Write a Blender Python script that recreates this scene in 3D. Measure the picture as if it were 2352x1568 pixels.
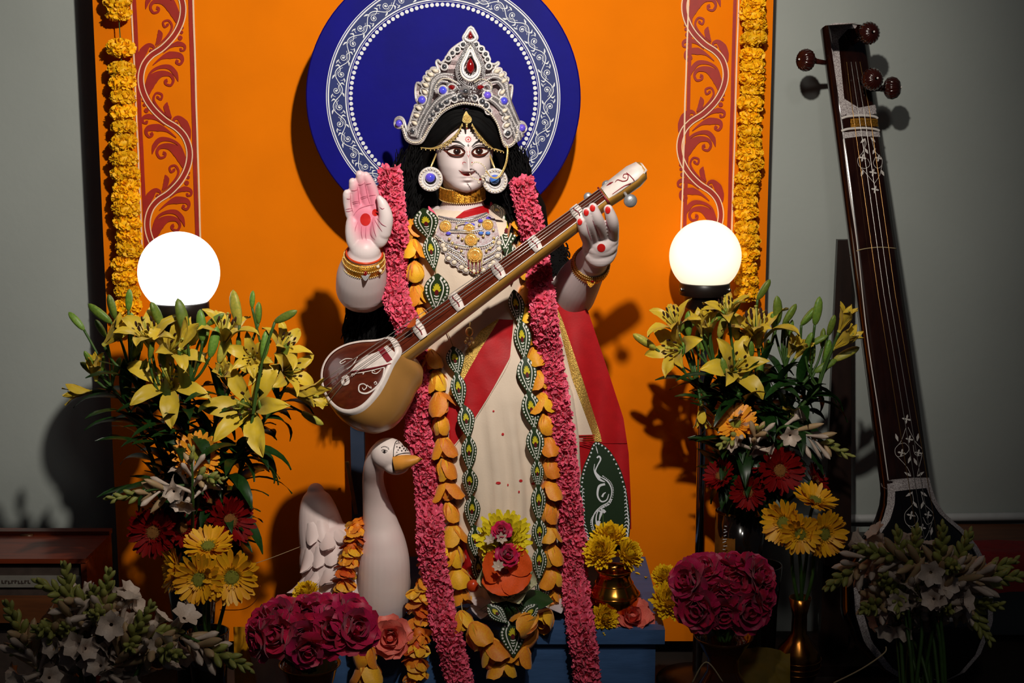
import bpy, math, random
from math import sin, cos, pi, radians, atan2, hypot, sqrt
from mathutils import Vector, Matrix, noise
from mathutils.bvhtree import BVHTree
from mathutils.geometry import tessellate_polygon

for o in list(bpy.data.objects): bpy.data.objects.remove(o)
SC = bpy.context.scene
COL = SC.collection

# ------------------------------------------------------------------ camera
TILT, F, CX0, CY0 = radians(10), 3600.0, 1176.0, 784.0
CAM = Vector((0, -3.55, 1.59))
cam_d = bpy.data.cameras.new('camera'); cam_d.sensor_width = 36; cam_d.lens = 36*F/2352
cam_d.clip_start = 0.05; cam_d.clip_end = 50
cam = bpy.data.objects.new('camera', cam_d); COL.objects.link(cam)
cam.location = CAM; cam.rotation_euler = (pi/2-TILT, 0, 0)
SC.camera = cam
# ------------------------------------------------------------------ light
world = bpy.data.worlds.new('world'); SC.world = world; world.use_nodes = True
world.node_tree.nodes['Background'].inputs[0].default_value = (0.62, 0.70, 0.90, 1)
world.node_tree.nodes['Background'].inputs[1].default_value = 0.016
def spot(name, loc, aim, power, size, blend, radius, col):
    d = bpy.data.lights.new(name, 'SPOT'); d.energy = power; d.spot_size = radians(size)
    d.spot_blend = blend; d.shadow_soft_size = radius; d.color = col
    o = bpy.data.objects.new(name, d); COL.objects.link(o); o.location = loc
    o.rotation_euler = (Vector(aim)-Vector(loc)).to_track_quat('-Z', 'Y').to_euler()
    return o
spot('ceiling_spotlight', (0.17, -1.80, 2.38), (-0.28, 0.45, 1.50), 240, 80, 1.0, 0.03, (1.0, 0.93, 0.82))
def fill_point(name, loc, power, radius, col):
    d = bpy.data.lights.new(name, 'POINT'); d.energy = power; d.shadow_soft_size = radius; d.color = col
    o = bpy.data.objects.new(name, d); COL.objects.link(o); o.location = loc
fill_point('front_fill_light', (0.55, -2.7, 2.85), 24, 0.12, (1.0, 0.94, 0.86))  # added fill with no visible source, lifts the front flowers
SC.view_settings.view_transform = 'Standard'; SC.view_settings.look = 'None'
SC.view_settings.exposure = 0.0; SC.view_settings.gamma = 1.0
SC.view_settings.use_curve_mapping = False

# ------------------------------------------------------------------ helpers
def ray(px, py):
    dx, dy = (px-CX0)/F, (CY0-py)/F
    return Vector((dx, cos(TILT)+dy*sin(TILT), -sin(TILT)+dy*cos(TILT)))
def P(px, py, Y):                    # the point of the plane y = Y seen at a pixel of the photograph
    r = ray(px, py); return CAM + r*((Y-CAM.y)/r.y)
def PZ(px, py, Z):
    r = ray(px, py); return CAM + r*((Z-CAM.z)/r.z)
def K(Y, py=784): r = ray(1176, py); return ((Y-CAM.y)/r.y)/F     # metres per pixel there
def lin(c): c /= 255.0; return c/12.92 if c <= .04045 else ((c+.055)/1.055)**2.4
def rgb(r, g, b): return (lin(r), lin(g), lin(b), 1)
MATS = {}
def mat(name, c, rough=.5, metal=0., var=.12, scale=40., bump=0., bscale=None, spec=.5, c2=None, trans=0., ior=1.45, sheen=0., sub=0., emit=None, es=1., coat=0., stretch=None, rv=0., rh=0.):
    m = bpy.data.materials.new(name); m.use_nodes = True
    nt = m.node_tree; b = nt.nodes['Principled BSDF']; I = b.inputs
    I['Roughness'].default_value = rough; I['Metallic'].default_value = metal
    I['Specular IOR Level'].default_value = spec; I['IOR'].default_value = ior
    I['Transmission Weight'].default_value = trans; I['Coat Weight'].default_value = coat
    I['Sheen Weight'].default_value = sheen
    if sub: I['Subsurface Weight'].default_value = sub; I['Subsurface Radius'].default_value = (.01,.006,.004); I['Subsurface Scale'].default_value = .5
    col = rgb(*c)
    tc = nt.nodes.new('ShaderNodeTexCoord'); mp = nt.nodes.new('ShaderNodeMapping'); nt.links.new(tc.outputs['Object'], mp.inputs[0])
    if stretch: mp.inputs['Scale'].default_value = stretch
    nz = nt.nodes.new('ShaderNodeTexNoise'); nz.inputs['Scale'].default_value = scale; nz.inputs['Detail'].default_value = 4
    nt.links.new(mp.outputs[0], nz.inputs['Vector'])
    cr_ = nt.nodes.new('ShaderNodeValToRGB'); nt.links.new(nz.outputs['Fac'], cr_.inputs[0])
    e = cr_.color_ramp.elements; e[0].position = .3; e[1].position = .7
    if c2: e[0].color = rgb(*c2); e[1].color = col
    else:
        e[0].color = tuple(x*(1-var) for x in col[:3])+(1,); e[1].color = tuple(min(1, x*(1+var)) for x in col[:3])+(1,)
    src = cr_.outputs[0]
    if rv or rh:                       # each copy a little different in tone
        oi = nt.nodes.new('ShaderNodeObjectInfo'); hs = nt.nodes.new('ShaderNodeHueSaturation'); nt.links.new(src, hs.inputs['Color'])
        for k, (amp, base) in {'Value': (rv, 1.), 'Hue': (rh, .5)}.items():
            ma = nt.nodes.new('ShaderNodeMapRange'); nt.links.new(oi.outputs['Random'], ma.inputs['Value'])
            ma.inputs['To Min'].default_value = base-amp; ma.inputs['To Max'].default_value = base+amp*(1 if k == 'Value' else -1) if k == 'Value' else base+amp
            nt.links.new(ma.outputs[0], hs.inputs[k])
        src = hs.outputs[0]
    nt.links.new(src, I['Base Color'])
    if bump:
        nb = nt.nodes.new('ShaderNodeTexNoise'); nb.inputs['Scale'].default_value = bscale or scale*3; nb.inputs['Detail'].default_value = 5
        nt.links.new(mp.outputs[0], nb.inputs['Vector'])
        bp = nt.nodes.new('ShaderNodeBump'); bp.inputs['Strength'].default_value = bump; bp.inputs['Distance'].default_value = .004
        nt.links.new(nb.outputs['Fac'], bp.inputs['Height']); nt.links.new(bp.outputs[0], I['Normal'])
    if emit: I['Emission Color'].default_value = rgb(*emit); I['Emission Strength'].default_value = es
    MATS[name] = m; return m

WM = {}                                # world matrices of the things, for parenting
def setp(o, label=None, cat=None, group=None, kind=None):
    if label: o['label'] = label
    if cat: o['category'] = cat
    if group: o['group'] = group
    if kind: o['kind'] = kind
    return o
def thing(name, label, cat, loc=(0,0,0), group=None, M=None):
    o = bpy.data.objects.new(name, None); COL.objects.link(o); o.empty_display_size = .02
    W = M.copy() if M else Matrix.Translation(Vector(loc)); o.matrix_basis = W; WM[o.name] = W
    return setp(o, label, cat, group)
def part(name, me, parent, M=None, label=None, kind=None):       # a mesh placed by a world matrix under its parent
    o = bpy.data.objects.new(name, me); COL.objects.link(o); M = M or Matrix()
    if parent:
        o.parent = parent; o.matrix_basis = WM[parent.name].inverted() @ M
    else: o.matrix_basis = M
    WM[o.name] = M
    return setp(o, label, kind=kind)

def cr(pts, n=6, closed=False):        # Catmull-Rom through points of any dimension
    pts = [tuple(p) for p in pts]; m = len(pts); out = []
    if m < 3 and not closed:
        a, b = pts[0], pts[-1]
        return [tuple(x+(y-x)*i/n for x, y in zip(a, b)) for i in range(n+1)]
    segs = m if closed else m-1
    for i in range(segs):
        g = (lambda j: pts[j % m]) if closed else (lambda j: pts[max(0, min(m-1, j))])
        p0, p1, p2, p3 = g(i-1), g(i), g(i+1), g(i+2)
        for k in range(n):
            t = k/n
            out.append(tuple(.5*((2*b)+(c-a)*t+(2*a-5*b+4*c-d)*t*t+(-a+3*b-3*c+d)*t**3) for a, b, c, d in zip(p0, p1, p2, p3)))
    if not closed: out.append(pts[-1])
    return out
def ip(table, x):                      # piecewise linear table lookup, values may be tuples
    if x <= table[0][0]: return table[0][1]
    for (a, va), (b, vb) in zip(table, table[1:]):
        if x <= b:
            t = (x-a)/(b-a)
            return tuple(p+(q-p)*t for p, q in zip(va, vb)) if isinstance(va, tuple) else va+(vb-va)*t
    return table[-1][1]
def sm(t): t = max(0, min(1, t)); return t*t*(3-2*t)
def frame(pos, d, roll=0.):            # matrix with local Z along d
    d = Vector(d).normalized(); q = d.to_track_quat('Z', 'Y')
    return Matrix.Translation(Vector(pos)) @ q.to_matrix().to_4x4() @ Matrix.Rotation(roll, 4, 'Z')
def scl(s, y=None, z=None):
    return Matrix.Diagonal((s, s if y is None else y, s if z is None else z, 1))

class MB:                              # collects shapes of ONE part, then links them as one mesh
    def __init__(s): s.v = []; s.f = []; s.fm = []; s.cur = 0; s.ns = 0
    def lay(s, mp):                    # successive brush strokes lie a breath above one another
        s.ns += 1; e = Vector((0, -2.5e-5*(s.ns % 24), 0))
        return lambda x, y: Vector(mp(x, y))+e
    def add(s, vs, fs, M=None):
        b = len(s.v)
        s.v += [tuple(M @ Vector(v)) for v in vs] if M else [tuple(v) for v in vs]
        for f in fs: s.f.append(tuple(b+i for i in f)); s.fm.append(s.cur)
        return s
    def grid(s, rows, closed=False, M=None, flip=False):
        n = len(rows[0]); vs = [p for r in rows for p in r]; fs = []
        for i in range(len(rows)-1):
            for j in range(n if closed else n-1):
                a, b, c, d = i*n+j, i*n+(j+1) % n, (i+1)*n+(j+1) % n, (i+1)*n+j
                fs.append((a, d, c, b) if flip else (a, b, c, d))
        return s.add(vs, fs, M)
    def tube(s, pts, r, n=8, cap=True, M=None, closed=False, flat=None):
        pts = [Vector(p) for p in pts]; m = len(pts); rows = []
        R = r if isinstance(r, (list, tuple)) else [r]*m
        if len(R) != m: R = [ip([(i/(len(R)-1), x) for i, x in enumerate(R)], k/(m-1)) for k in range(m)]
        up = None
        for i, p in enumerate(pts):
            t = (pts[(i+1) % m]-pts[i-1]) if closed else (pts[min(i+1, m-1)]-pts[max(i-1, 0)])
            t = t.normalized() if t.length > 1e-9 else Vector((0, 0, 1))
            if up is None: up = t.orthogonal().normalized()
            u = up-t*up.dot(t); u = u.normalized() if u.length > 1e-6 else t.orthogonal().normalized(); up = u
            w = t.cross(u)
            rows.append([p+(u*cos(2*pi*k/n)+w*sin(2*pi*k/n))*R[i] for k in range(n)])
        if closed: rows.append(rows[0])
        s.grid(rows, True, M)
        if cap and not closed:
            b = len(s.v)-n*m
            s.f.append(tuple(b+n-1-k for k in range(n))); s.fm.append(s.cur)
            s.f.append(tuple(b+n*(m-1)+k for k in range(n))); s.fm.append(s.cur)
        return s
    def lathe(s, prof, n=24, M=None):
        return s.grid([[(r*cos(2*pi*k/n), r*sin(2*pi*k/n), z) for k in range(n)] for r, z in prof], True, M)
    def ball(s, c, r, nu=12, nv=8, M=None):
        r = r if isinstance(r, (tuple, list)) else (r, r, r)
        rows = [[(c[0]+r[0]*max(1e-3, sin(pi*i/nv))*cos(2*pi*k/nu), c[1]+r[1]*max(1e-3, sin(pi*i/nv))*sin(2*pi*k/nu), c[2]-r[2]*cos(pi*i/nv)) for k in range(nu)] for i in range(nv+1)]
        return s.grid(rows, True, M)
    def box(s, c, d, M=None):
        x, y, z = [q/2 for q in d]
        vs = [(c[0]+a*x, c[1]+b*y, c[2]+e*z) for e in (-1, 1) for b in (-1, 1) for a in (-1, 1)]
        return s.add(vs, [(0, 2, 3, 1), (4, 5, 7, 6), (0, 1, 5, 4), (2, 6, 7, 3), (0, 4, 6, 2), (1, 3, 7, 5)], M)
    def plate(s, front, back):         # a closed outline as a plate: front and back rows of points
        n = len(front); tris = tessellate_polygon([[Vector(p) for p in front]])
        vs = list(front)+list(back); fs = [tuple(t) for t in tris]+[tuple(n+i for i in reversed(t)) for t in tris]
        fs += [(i, n+i, n+(i+1) % n, (i+1) % n) for i in range(n)]
        return s.add(vs, fs)
    def stroke(s, pts, w, mp, n=5, smooth=True):    # a painted brush stroke: 2D centre line + widths, mapped to 3D by mp
        mp = s.lay(mp)
        q = cr(pts, n) if smooth and len(pts) > 2 else [tuple(p) for p in pts]; m = len(q); L = []; Rr = []
        W = w if isinstance(w, (list, tuple)) else [w, w]
        for i, p in enumerate(q):
            a, b = q[max(0, i-1)], q[min(m-1, i+1)]; dx, dy = b[0]-a[0], b[1]-a[1]; l = hypot(dx, dy) or 1
            h = ip([(k/(len(W)-1), x) for k, x in enumerate(W)], i/(m-1))/2
            L.append(mp(p[0]-dy/l*h, p[1]+dx/l*h)); Rr.append(mp(p[0]+dy/l*h, p[1]-dx/l*h))
        return s.grid([L, Rr])
    def dot(s, x, y, r, mp, n=12, ry=None):
        mp = s.lay(mp)
        vs = [mp(x, y)]+[mp(x+r*cos(2*pi*k/n), y+(ry or r)*sin(2*pi*k/n)) for k in range(n)]
        return s.add(vs, [(0, k+1, (k+1) % n+1) for k in range(n)])
    def poly(s, pts, mp, split=1):     # a filled outline, cut finely enough to follow the surface it lies on
        tris = tessellate_polygon([[Vector((p[0], p[1], 0)) for p in pts]])
        for t in tris:
            a, b, c = [Vector(pts[i][:2]) for i in t]; idx = {}; vs = []; fs = []
            for i in range(split+1):
                for j in range(split+1-i):
                    q = a+(b-a)*(i/split)+(c-a)*(j/split); idx[i, j] = len(vs); vs.append(mp(q.x, q.y))
            for i in range(split):
                for j in range(split-i):
                    fs.append((idx[i, j], idx[i+1, j], idx[i, j+1]))
                    if j < split-i-1: fs.append((idx[i+1, j], idx[i+1, j+1], idx[i, j+1]))
            s.add(vs, fs)
        return s
    def mesh(s, name, mats, smooth=True, M=None):
        me = bpy.data.meshes.new(name)
        me.from_pydata([tuple(M @ Vector(v)) for v in s.v] if M else s.v, [], s.f)
        mats = mats if isinstance(mats, (list, tuple)) else [mats]
        for m in mats: me.materials.append(MATS[m] if isinstance(m, str) else m)
        if len(mats) > 1: me.polygons.foreach_set('material_index', s.fm)
        if smooth: me.polygons.foreach_set('use_smooth', [True]*len(me.polygons))
        me.update(); return me
    def part(s, name, mats, parent, smooth=True, label=None, kind=None):     # world-space shapes as a part
        W = WM[parent.name]
        o = bpy.data.objects.new(name, s.mesh(name, mats, smooth, W.inverted())); COL.objects.link(o); o.parent = parent; WM[o.name] = W
        return setp(o, label, kind=kind)
    def top(s, name, mats, label=None, cat=None, group=None, kind=None, smooth=True):
        xs = [v[0] for v in s.v]; ys = [v[1] for v in s.v]; zs = [v[2] for v in s.v]
        W = Matrix.Translation(((min(xs)+max(xs))/2, (min(ys)+max(ys))/2, min(zs)))
        o = bpy.data.objects.new(name, s.mesh(name, mats, smooth, W.inverted())); COL.objects.link(o)
        o.matrix_basis = W; WM[o.name] = W
        return setp(o, label, cat, group, kind)
    def bvh(s): return BVHTree.FromPolygons([Vector(v) for v in s.v], s.f)

def petal(L, W, a=(0, 0, 0), cup=.0, prof=None, nu=4, nv=7, ruf=0., seed=0, tip=0., thick=0.):
    # base at origin, grows along +Z, bends to +Y by the angle a0+a1 s+a2 s^2; returns rows
    prof = prof or [(0, .25), (.25, .75), (.55, 1), (.8, .8), (.93, .45), (1, .05)]
    rows = []; y = z = 0.
    for i in range(nv+1):
        t = i/nv; th = a[0]+a[1]*t+a[2]*t*t
        if i: y += sin(th)*L/nv; z += cos(th)*L/nv
        w = ip(prof, t)*W/2; r = []
        for j in range(nu+1):
            u = -1+2*j/nu; n = ruf*L*noise.noise(Vector((u*1.7+seed*3.1, t*4, seed*7.7)))*t
            cy = cup*W*(u*u)*ip(prof, t)
            r.append((u*w, y-cos(th)*cy+cos(th)*n, z+sin(th)*cy-sin(th)*n))
        rows.append(r)
    return rows
RND = random.Random(7)
def jit(a): return RND.uniform(-a, a)
def remesh(mb, vox, name, smooth_it=2, fac=.5, mats=None):       # fuse overlapping closed shapes into one skin
    me = mb.mesh('tmp', [], True); o = bpy.data.objects.new('tmp', me); COL.objects.link(o)
    m = o.modifiers.new('r', 'REMESH'); m.mode = 'VOXEL'; m.voxel_size = vox; m.use_smooth_shade = True
    if smooth_it:
        k = o.modifiers.new('s', 'SMOOTH'); k.factor = fac; k.iterations = smooth_it
    dg = bpy.context.evaluated_depsgraph_get(); ev = o.evaluated_get(dg); m2 = bpy.data.meshes.new_from_object(ev)
    out = MB(); out.v = [tuple(v.co) for v in m2.vertices]; out.f = [tuple(p.vertices) for p in m2.polygons]; out.fm = [0]*len(out.f)
    bpy.data.objects.remove(o); bpy.data.meshes.remove(me); bpy.data.meshes.remove(m2)
    return out
def drape(bvhs, off=.0012, Y0=0.):     # maps a pixel to the nearest of some surfaces, a hair in front of it
    def f(px, py):
        d = ray(px, py).normalized(); best = None
        for b in bvhs:
            h = b.ray_cast(CAM, d)
            if h[0] is not None and (best is None or h[3] < best): best = h[3]
        return CAM+d*(best-off) if best is not None else P(px, py, Y0)
    return f
# ================================================================== the setting
YW, YB, YH = .68, .50, .28            # wall, backdrop face, halo face
mat('wall_paint', (162, 168, 164), .75, var=.05, scale=3, bump=.12, bscale=60)
mat('floor_dark', (46, 38, 34), .6, var=.2, scale=8, bump=.1)
mat('conduit', (186, 188, 188), .45, var=.05)
mat('bench_wood', (96, 52, 22), .55, var=.25, scale=6, stretch=(1, 8, 8))
mat('red_cloth', (120, 12, 16), .8, var=.15, bump=.3, bscale=300)
m = MB(); m.box((0, YW+.06, 1.6), (7, .12, 3.4)); m.top('wall_back', 'wall_paint', kind='structure', smooth=False)
m = MB(); m.box((0, -1.2, -.06), (7, 4.2, .12)); m.top('floor', 'floor_dark', kind='structure', smooth=False)
a, b = PZ(1920, 1203, P(1920, 1203, YW-.02).z), P(2352, 1182, YW-.02)
m = MB(); z0 = P(2150, 1190, YW-.015).z
m.tube([(.62, YW-.015, z0-.006), (1.0, YW-.015, z0), (2.4, YW-.015, z0+.02)], .012, 10)
m.top('trim_1', 'conduit', kind='structure')
# low wooden bench against the wall, right
t = thing('low_bench', 'low brown wooden bench against the wall behind the long lute', 'bench', (1.15, .5, 0))
bz = P(2200, 1203, YW-.03).z
m = MB(); m.box((1.85, .505, bz-.02), (1.6, .29, .04)); m.part('seat_board', 'bench_wood', t, False)
for x in (1.1, 2.55):
    m = MB(); m.box((x, .50, (bz-.04)/2), (.05, .26, bz-.04)); m.part('leg', 'bench_wood', t, False)
m = MB()
rows = []
for i in range(15):
    x = 1.14+.05*i; rr = []
    for j in range(12):
        s = j/11; y = .47-.12*min(1, s/.6); z = bz+.004-(0 if s < .55 else (s-.55)*.22)+.006*noise.noise(Vector((x*9, s*5, 0)))
        rr.append((x, y-(.015 if s > .55 else 0)*(1+sin(i*1.3)), z+.004))
    rows.append(rr)
m.grid(rows); m.top('red_cloth', 'red_cloth', 'dark red cloth draped over the low wooden bench at the right edge', 'cloth')

# ================================================================== backdrop
mat('orange_cloth', (236, 122, 0), .85, spec=.12, var=.06, scale=5, bump=.06, bscale=200)
mat('paint_red', (158, 30, 12), .55, var=.1)
mat('paint_cream', (242, 206, 170), .5, var=.04)
t = thing('painted_backdrop', 'orange cloth covered backdrop board with red scroll borders behind the statue', 'backdrop', (0, YB+.02, 0))
xl, xr = P(226, 300, YB).x, P(1768, 300, YB).x; z1 = 2.15
rows = []; nx, nz = 60, 80
crease = [(P(900, y, YB).z, a) for y, a in ((700, .0012), (778, .0012), (1200, .001), (548, .0006))]
for i in range(nz+1):
    z = .05+(z1-.05)*i/nz; r = []
    for j in range(nx+1):
        x = xl+(xr-xl)*j/nx
        y = YB-.0008*noise.noise(Vector((x*2.2, z*1.3, 1)))
        for cz, am in crease:
            zz = cz+.012*x; y -= am*math.exp(-((z-zz)/.012)**2)
        r.append((x, y, z))
    rows.append(r)
m = MB(); m.grid(rows)
def bside(A, B): m.grid([A, B])
L = [r[0] for r in rows]; R_ = [r[-1] for r in rows]
bk = lambda p: (p[0], YB+.04, p[2])
m.grid([[bk(p) for p in L], L]); m.grid([R_, [bk(p) for p in R_]])
m.grid([rows[-1], [bk(p) for p in rows[-1]]]); m.grid([[bk(p) for p in L], [bk(p) for p in R_]])
m.part('cloth_panel', 'orange_cloth', t)
mp = lambda x, y: P(x, y, YB-.0035)
mpc = lambda x, y: P(x, y, YB-.0045)
def scrolls(red, cream, T, y0, y1, lines):
    # T maps the zoom frame to pixels; bends repeat every 450 units, mirrored
    for k in range(y0, y1):
        mir = (k % 2 != 0)
        def q(x, y): x = 950-x if mir else x; return T(x, y+450*k)
        S = lambda pts, w: red.stroke([q(*p) for p in pts], [u*sc for u in w], mp, 6)
        sc = abs(T(1, 0)[0]-T(0, 0)[0])
        S([(378, 590), (384, 540), (410, 490), (460, 458), (515, 462), (536, 495), (520, 528), (490, 522), (486, 503), (500, 498)], [8, 55, 66, 40, 24, 17, 15, 14, 18, 22])
        S([(362, 522), (395, 452), (450, 418), (512, 416), (550, 455), (566, 506)], [3, 14, 20, 30, 30, 2])
        S([(412, 404), (465, 362), (520, 342), (580, 345), (598, 372), (582, 398), (560, 388), (568, 372)], [4, 16, 46, 36, 20, 15, 16, 20])
        S([(480, 328), (525, 290), (575, 272), (612, 282), (614, 308), (592, 314), (590, 298)], [3, 16, 34, 20, 13, 12, 16])
        S([(512, 738), (445, 680), (408, 620), (425, 578), (460, 586), (455, 616), (434, 606), (436, 596)], [4, 12, 14, 13, 13, 13, 14, 18])
        S([(492, 634), (484, 660), (492, 695), (515, 730)], [2, 34, 32, 3])
        S([(624, 862), (612, 815), (590, 765), (556, 730), (526, 742), (536, 768), (552, 758)], [3, 40, 50, 26, 15, 14, 18])
        for x, y, r in ((590, 235, 15), (600, 200, 11), (607, 173, 8)): red.dot(*q(x, y), r*sc, mp)
        # tendrils hugging the main stem
        S([(372, 500), (374, 590), (420, 670), (500, 745), (512, 742)], [4, 11, 12, 10, 2])
    pts = []
    for k in range(y0-1, y1+2):
        mir = (k % 2 != 0)
        for x, y in ((405, 345), (356, 405), (334, 490), (348, 580), (395, 668), (470, 745)):
            pts.append(T(950-x if mir else x, y+450*k))
    pts = [p for p in pts if p[1] < 640]; pts.sort(key=lambda p: p[1]); sc = abs(T(1, 0)[0]-T(0, 0)[0])
    red.stroke(pts, [24*sc]*2, mp, 5)
    q = cr(pts, 5); 
    for sgn in (-1, 1):
        off = []
        for i, p in enumerate(q):
            a, b = q[max(0, i-1)], q[min(len(q)-1, i+1)]; dx, dy = b[0]-a[0], b[1]-a[1]; l = hypot(dx, dy) or 1
            off.append((p[0]-dy/l*sgn*17*sc, p[1]+dx/l*sgn*17*sc))
        cream.stroke(off, [7*sc]*2, mpc, 1, False)
    for (x0, xa, x1, xb, col, w) in lines:
        (red if col else cream).stroke([(x0+(x1-x0)*i/12+jit(.5), xa+(xb-xa)*i/12) for i in range(13)], [w, w], mp if col else mpc, 2)
for side in (0, 1):
    red, cream = MB(), MB()
    if side == 0:
        T = lambda x, y: (200+(x+.045*(y-490))/2.703, y/2.703)
        scrolls(red, cream, T, -2, 3, [(306, -60, 340, 640, 1, 8), (299, -60, 330, 640, 0, 3.5), (435, -60, 456, 640, 1, 8.5), (442, -60, 463, 640, 0, 4)])
    else:
        T = lambda x, y: (1520+(x*1.0-250-.035*(y-490))/2.8+22, (y+395-900)/2.8+15)
        scrolls(red, cream, T, -1, 4, [(1590, -60, 1569, 640, 1, 8), (1583, -60, 1561, 640, 0, 3.5), (1690, -60, 1671, 640, 1, 8), (1698, -60, 1678, 640, 0, 3.5)])
    red.part('painted_scroll_border', 'paint_red', t, False); cream.part('painted_outline', 'paint_cream', t, False)

# ================================================================== halo disc
mat('halo_blue', (6, 4, 116), .6, spec=.15, var=.14, scale=9, bump=.1, bscale=30)
mat('halo_band', (10, 32, 100), .55, var=.12, scale=14)
mat('paint_white', (214, 216, 222), .5, var=.06)
t = thing('halo_disc', 'large round blue disc with a white vine ring behind the crowned head', 'disc', (0, YH, 1.0))
HC = P(1018, 226, YH); kh = K(YH, 226)
hp = lambda r, a, d=0.: (HC.x+r*kh*cos(a), YH-d, HC.z+r*kh*sin(a)*.995)
m = MB(); R0 = 316
m.grid([[(lambda q: (q[0], YH+d, q[2]))(hp(r, 2*pi*k/96)) for k in range(96)] for r, d in [(.01, 0), (150, 0), (R0-3, 0)]], True)
m.grid([[(lambda q: (q[0], YH+d, q[2]))(hp(r, 2*pi*k/96)) for k in range(96)] for r, d in [(R0-3, 0), (R0, .003), (R0, .019), (R0-3, .022), (.01, .022)]], True)
m.part('disc', 'halo_blue', t)
m = MB(); m.grid([[hp(r, -2*pi*k/128, .0006) for k in range(129)] for r in (262, 222)]); m.part('ring_band', 'halo_band', t, False)
m = MB()
for r, w in ((268, 2), (263.5, 3), (223.5, 3), (219, 1.2)):
    m.grid([[hp(r+q, -2*pi*k/160, .0014) for k in range(161)] for q in (w/2, -w/2)])
m.part('ring_line', 'paint_white', t, False)
m = MB()
for k in range(112): 
    a = 2*pi*k/112; m.dot(0, 0, 4.6, lambda x, y: hp(212+x, a+y/212, .0014), 10)
m.part('painted_dot_row', 'paint_white', t, False)
m = MB(); NW = 40; LW = 242.5*2*pi/NW
for k in range(NW):
    sg = 1 if k % 2 == 0 else -1; a0 = 2*pi*k/NW
    hm = lambda x, y: hp(242.5+sg*y, a0+x/242.5, .0014)
    def SS(pts, w): m.stroke(pts, w, hm, 6)
    SS([(LW*u, 11*sin(pi*u)) for u in (0, .2, .4, .6, .8, 1)], [2.2, 1.6]); SS([(LW*u+3, 11*sin(pi*u)-3.4) for u in (.02, .2, .4, .6)], [.9, .6])
    sp = [(LW*.52+(8.6-6.2*t)*cos(2.6-8.2*t), -3.5+(8.6-6.2*t)*sin(2.6-8.2*t)) for t in [q/9 for q in range(10)]]
    SS([(LW*.1, 5)]+sp, [1.4, 1.5, 1.3, 1.3, 1.8])
    m.dot(LW*.52+1, -3.5, 2.6, hm, 10)
    SS([(LW*.62, 10.5), (LW*.74, 13.5), (LW*.9, 15.5)], [.6, 4.2, .4]); SS([(LW*.12, 4), (LW*.05, 9), (LW*.16, 14.5)], [.5, 4, .4])
    SS([(LW*.72, -11), (LW*.86, -13.5), (LW*.99, -14)], [.5, 3, .4]); SS([(LW*.9, -4), (LW*.86, -9), (LW*.74, -11.5)], [.8, 1.2, 1.2])
m.part('painted_vine', 'paint_white', t, False)
m = MB(); m.tube([(HC.x, YH+.022, HC.z), (HC.x, YB-.001, HC.z)], .02, 10); m.part('fixing_block', 'bench_wood', t)

# ================================================================== blue platform
mat('blue_paint', (62, 94, 140), .5, var=.12, scale=10, bump=.18, bscale=25, stretch=(1, 4, 4))
mat('blue_dark', (38, 52, 74), .6, var=.2, scale=10, bump=.2)
ZP = .30
t = thing('blue_platform', 'blue painted wooden platform the statue stands on', 'platform', (-.085, .2, 0))
m = MB(); m.box((-.085, .19, ZP-.0175), (.88, .55, .035)); m.part('top_board', 'blue_paint', t, False)
m = MB(); m.box((-.085, -.06, (ZP-.035)/2), (.84, .02, ZP-.035)); m.part('front_board', 'blue_paint', t, False)
for x in (-.49, .32):
    m = MB(); m.box((x, .20, (ZP-.035)/2), (.03, .48, ZP-.035)); m.part('side_board', 'blue_paint', t, False)
# dark post frame behind the statue
t = thing('support_frame', 'dark blue wooden support frame behind the round lute gourd', 'frame', (-.3, .4, ZP))
for x in (-.40, -.06):
    m = MB(); m.box((x, .41, ZP+.27), (.035, .03, .54)); m.part('post', 'blue_dark', t, False)
m = MB(); m.box((-.232, .385, ZP+.47), (.42, .02, .13)); m.part('panel', 'blue_dark', t, False)
mat('bamboo', (122, 92, 40), .6, var=.2)
m = MB(); m.tube([P(818, 1180, .37), P(806, 1110, .37), P(797, 1060, .37)], .005, 8); m.part('brace', 'bamboo', t)

# ================================================================== globe lamps
mat('lamp_black', (26, 19, 17), .35, var=.1, spec=.6)
mat('chrome', (200, 200, 205), .12, 1.)
def lamp(px, py, Y, label, mt):
    c = P(px, py, Y); R = .09
    t = thing('globe_lamp', label, 'lamp', (c.x, c.y, 0), 'globe lamps')
    T = Matrix.Translation(c)
    m = MB(); m.ball((0, 0, 0), R, 48, 32, T); m.part('globe', mt, t)
    z = -R*.86
    m = MB(); m.lathe([(.03, z+.012), (.062, z+.012), (.064, z+.009), (.064, z-.018), (.062, z-.02), (.052, z-.022), (.050, z-.05), (.047, z-.055), (.036, z-.06), (.032, z-.085), (.014, z-.09), (.012, z-.1), (.001, z-.1)], 32, T)
    m.part('holder', 'lamp_black', t)
    m = MB(); m.tube([(c.x, c.y, c.z+z-.095), (c.x, c.y, .02)], .011, 12); m.part('pole', 'chrome', t)
    m = MB(); m.lathe([(.001, .03), (.03, .028), (.10, .012), (.105, .006), (.105, 0), (.001, 0)], 32, Matrix.Translation((c.x, c.y, 0))); m.part('base', 'lamp_black', t)
    for a in (-.5, pi+.4):
        m = MB(); m.ball((c.x+.066*cos(a), c.y+.066*sin(a), c.z+z-.004), .005, 8, 6); m.part('screw', 'chrome', t)
mat('globe_white', (255, 255, 252), .3, var=.0, emit=(255, 253, 250), es=1.8)
mat('globe_warm', (255, 250, 235), .3, var=.0, emit=(255, 236, 206), es=1.0)
lamp(411, 625, -.10, 'bright white globe lamp rising behind the left lilies', 'globe_white')
lamp(1620, 588, .345, 'warm white globe lamp behind the right lilies near the backdrop', 'globe_warm')
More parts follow.
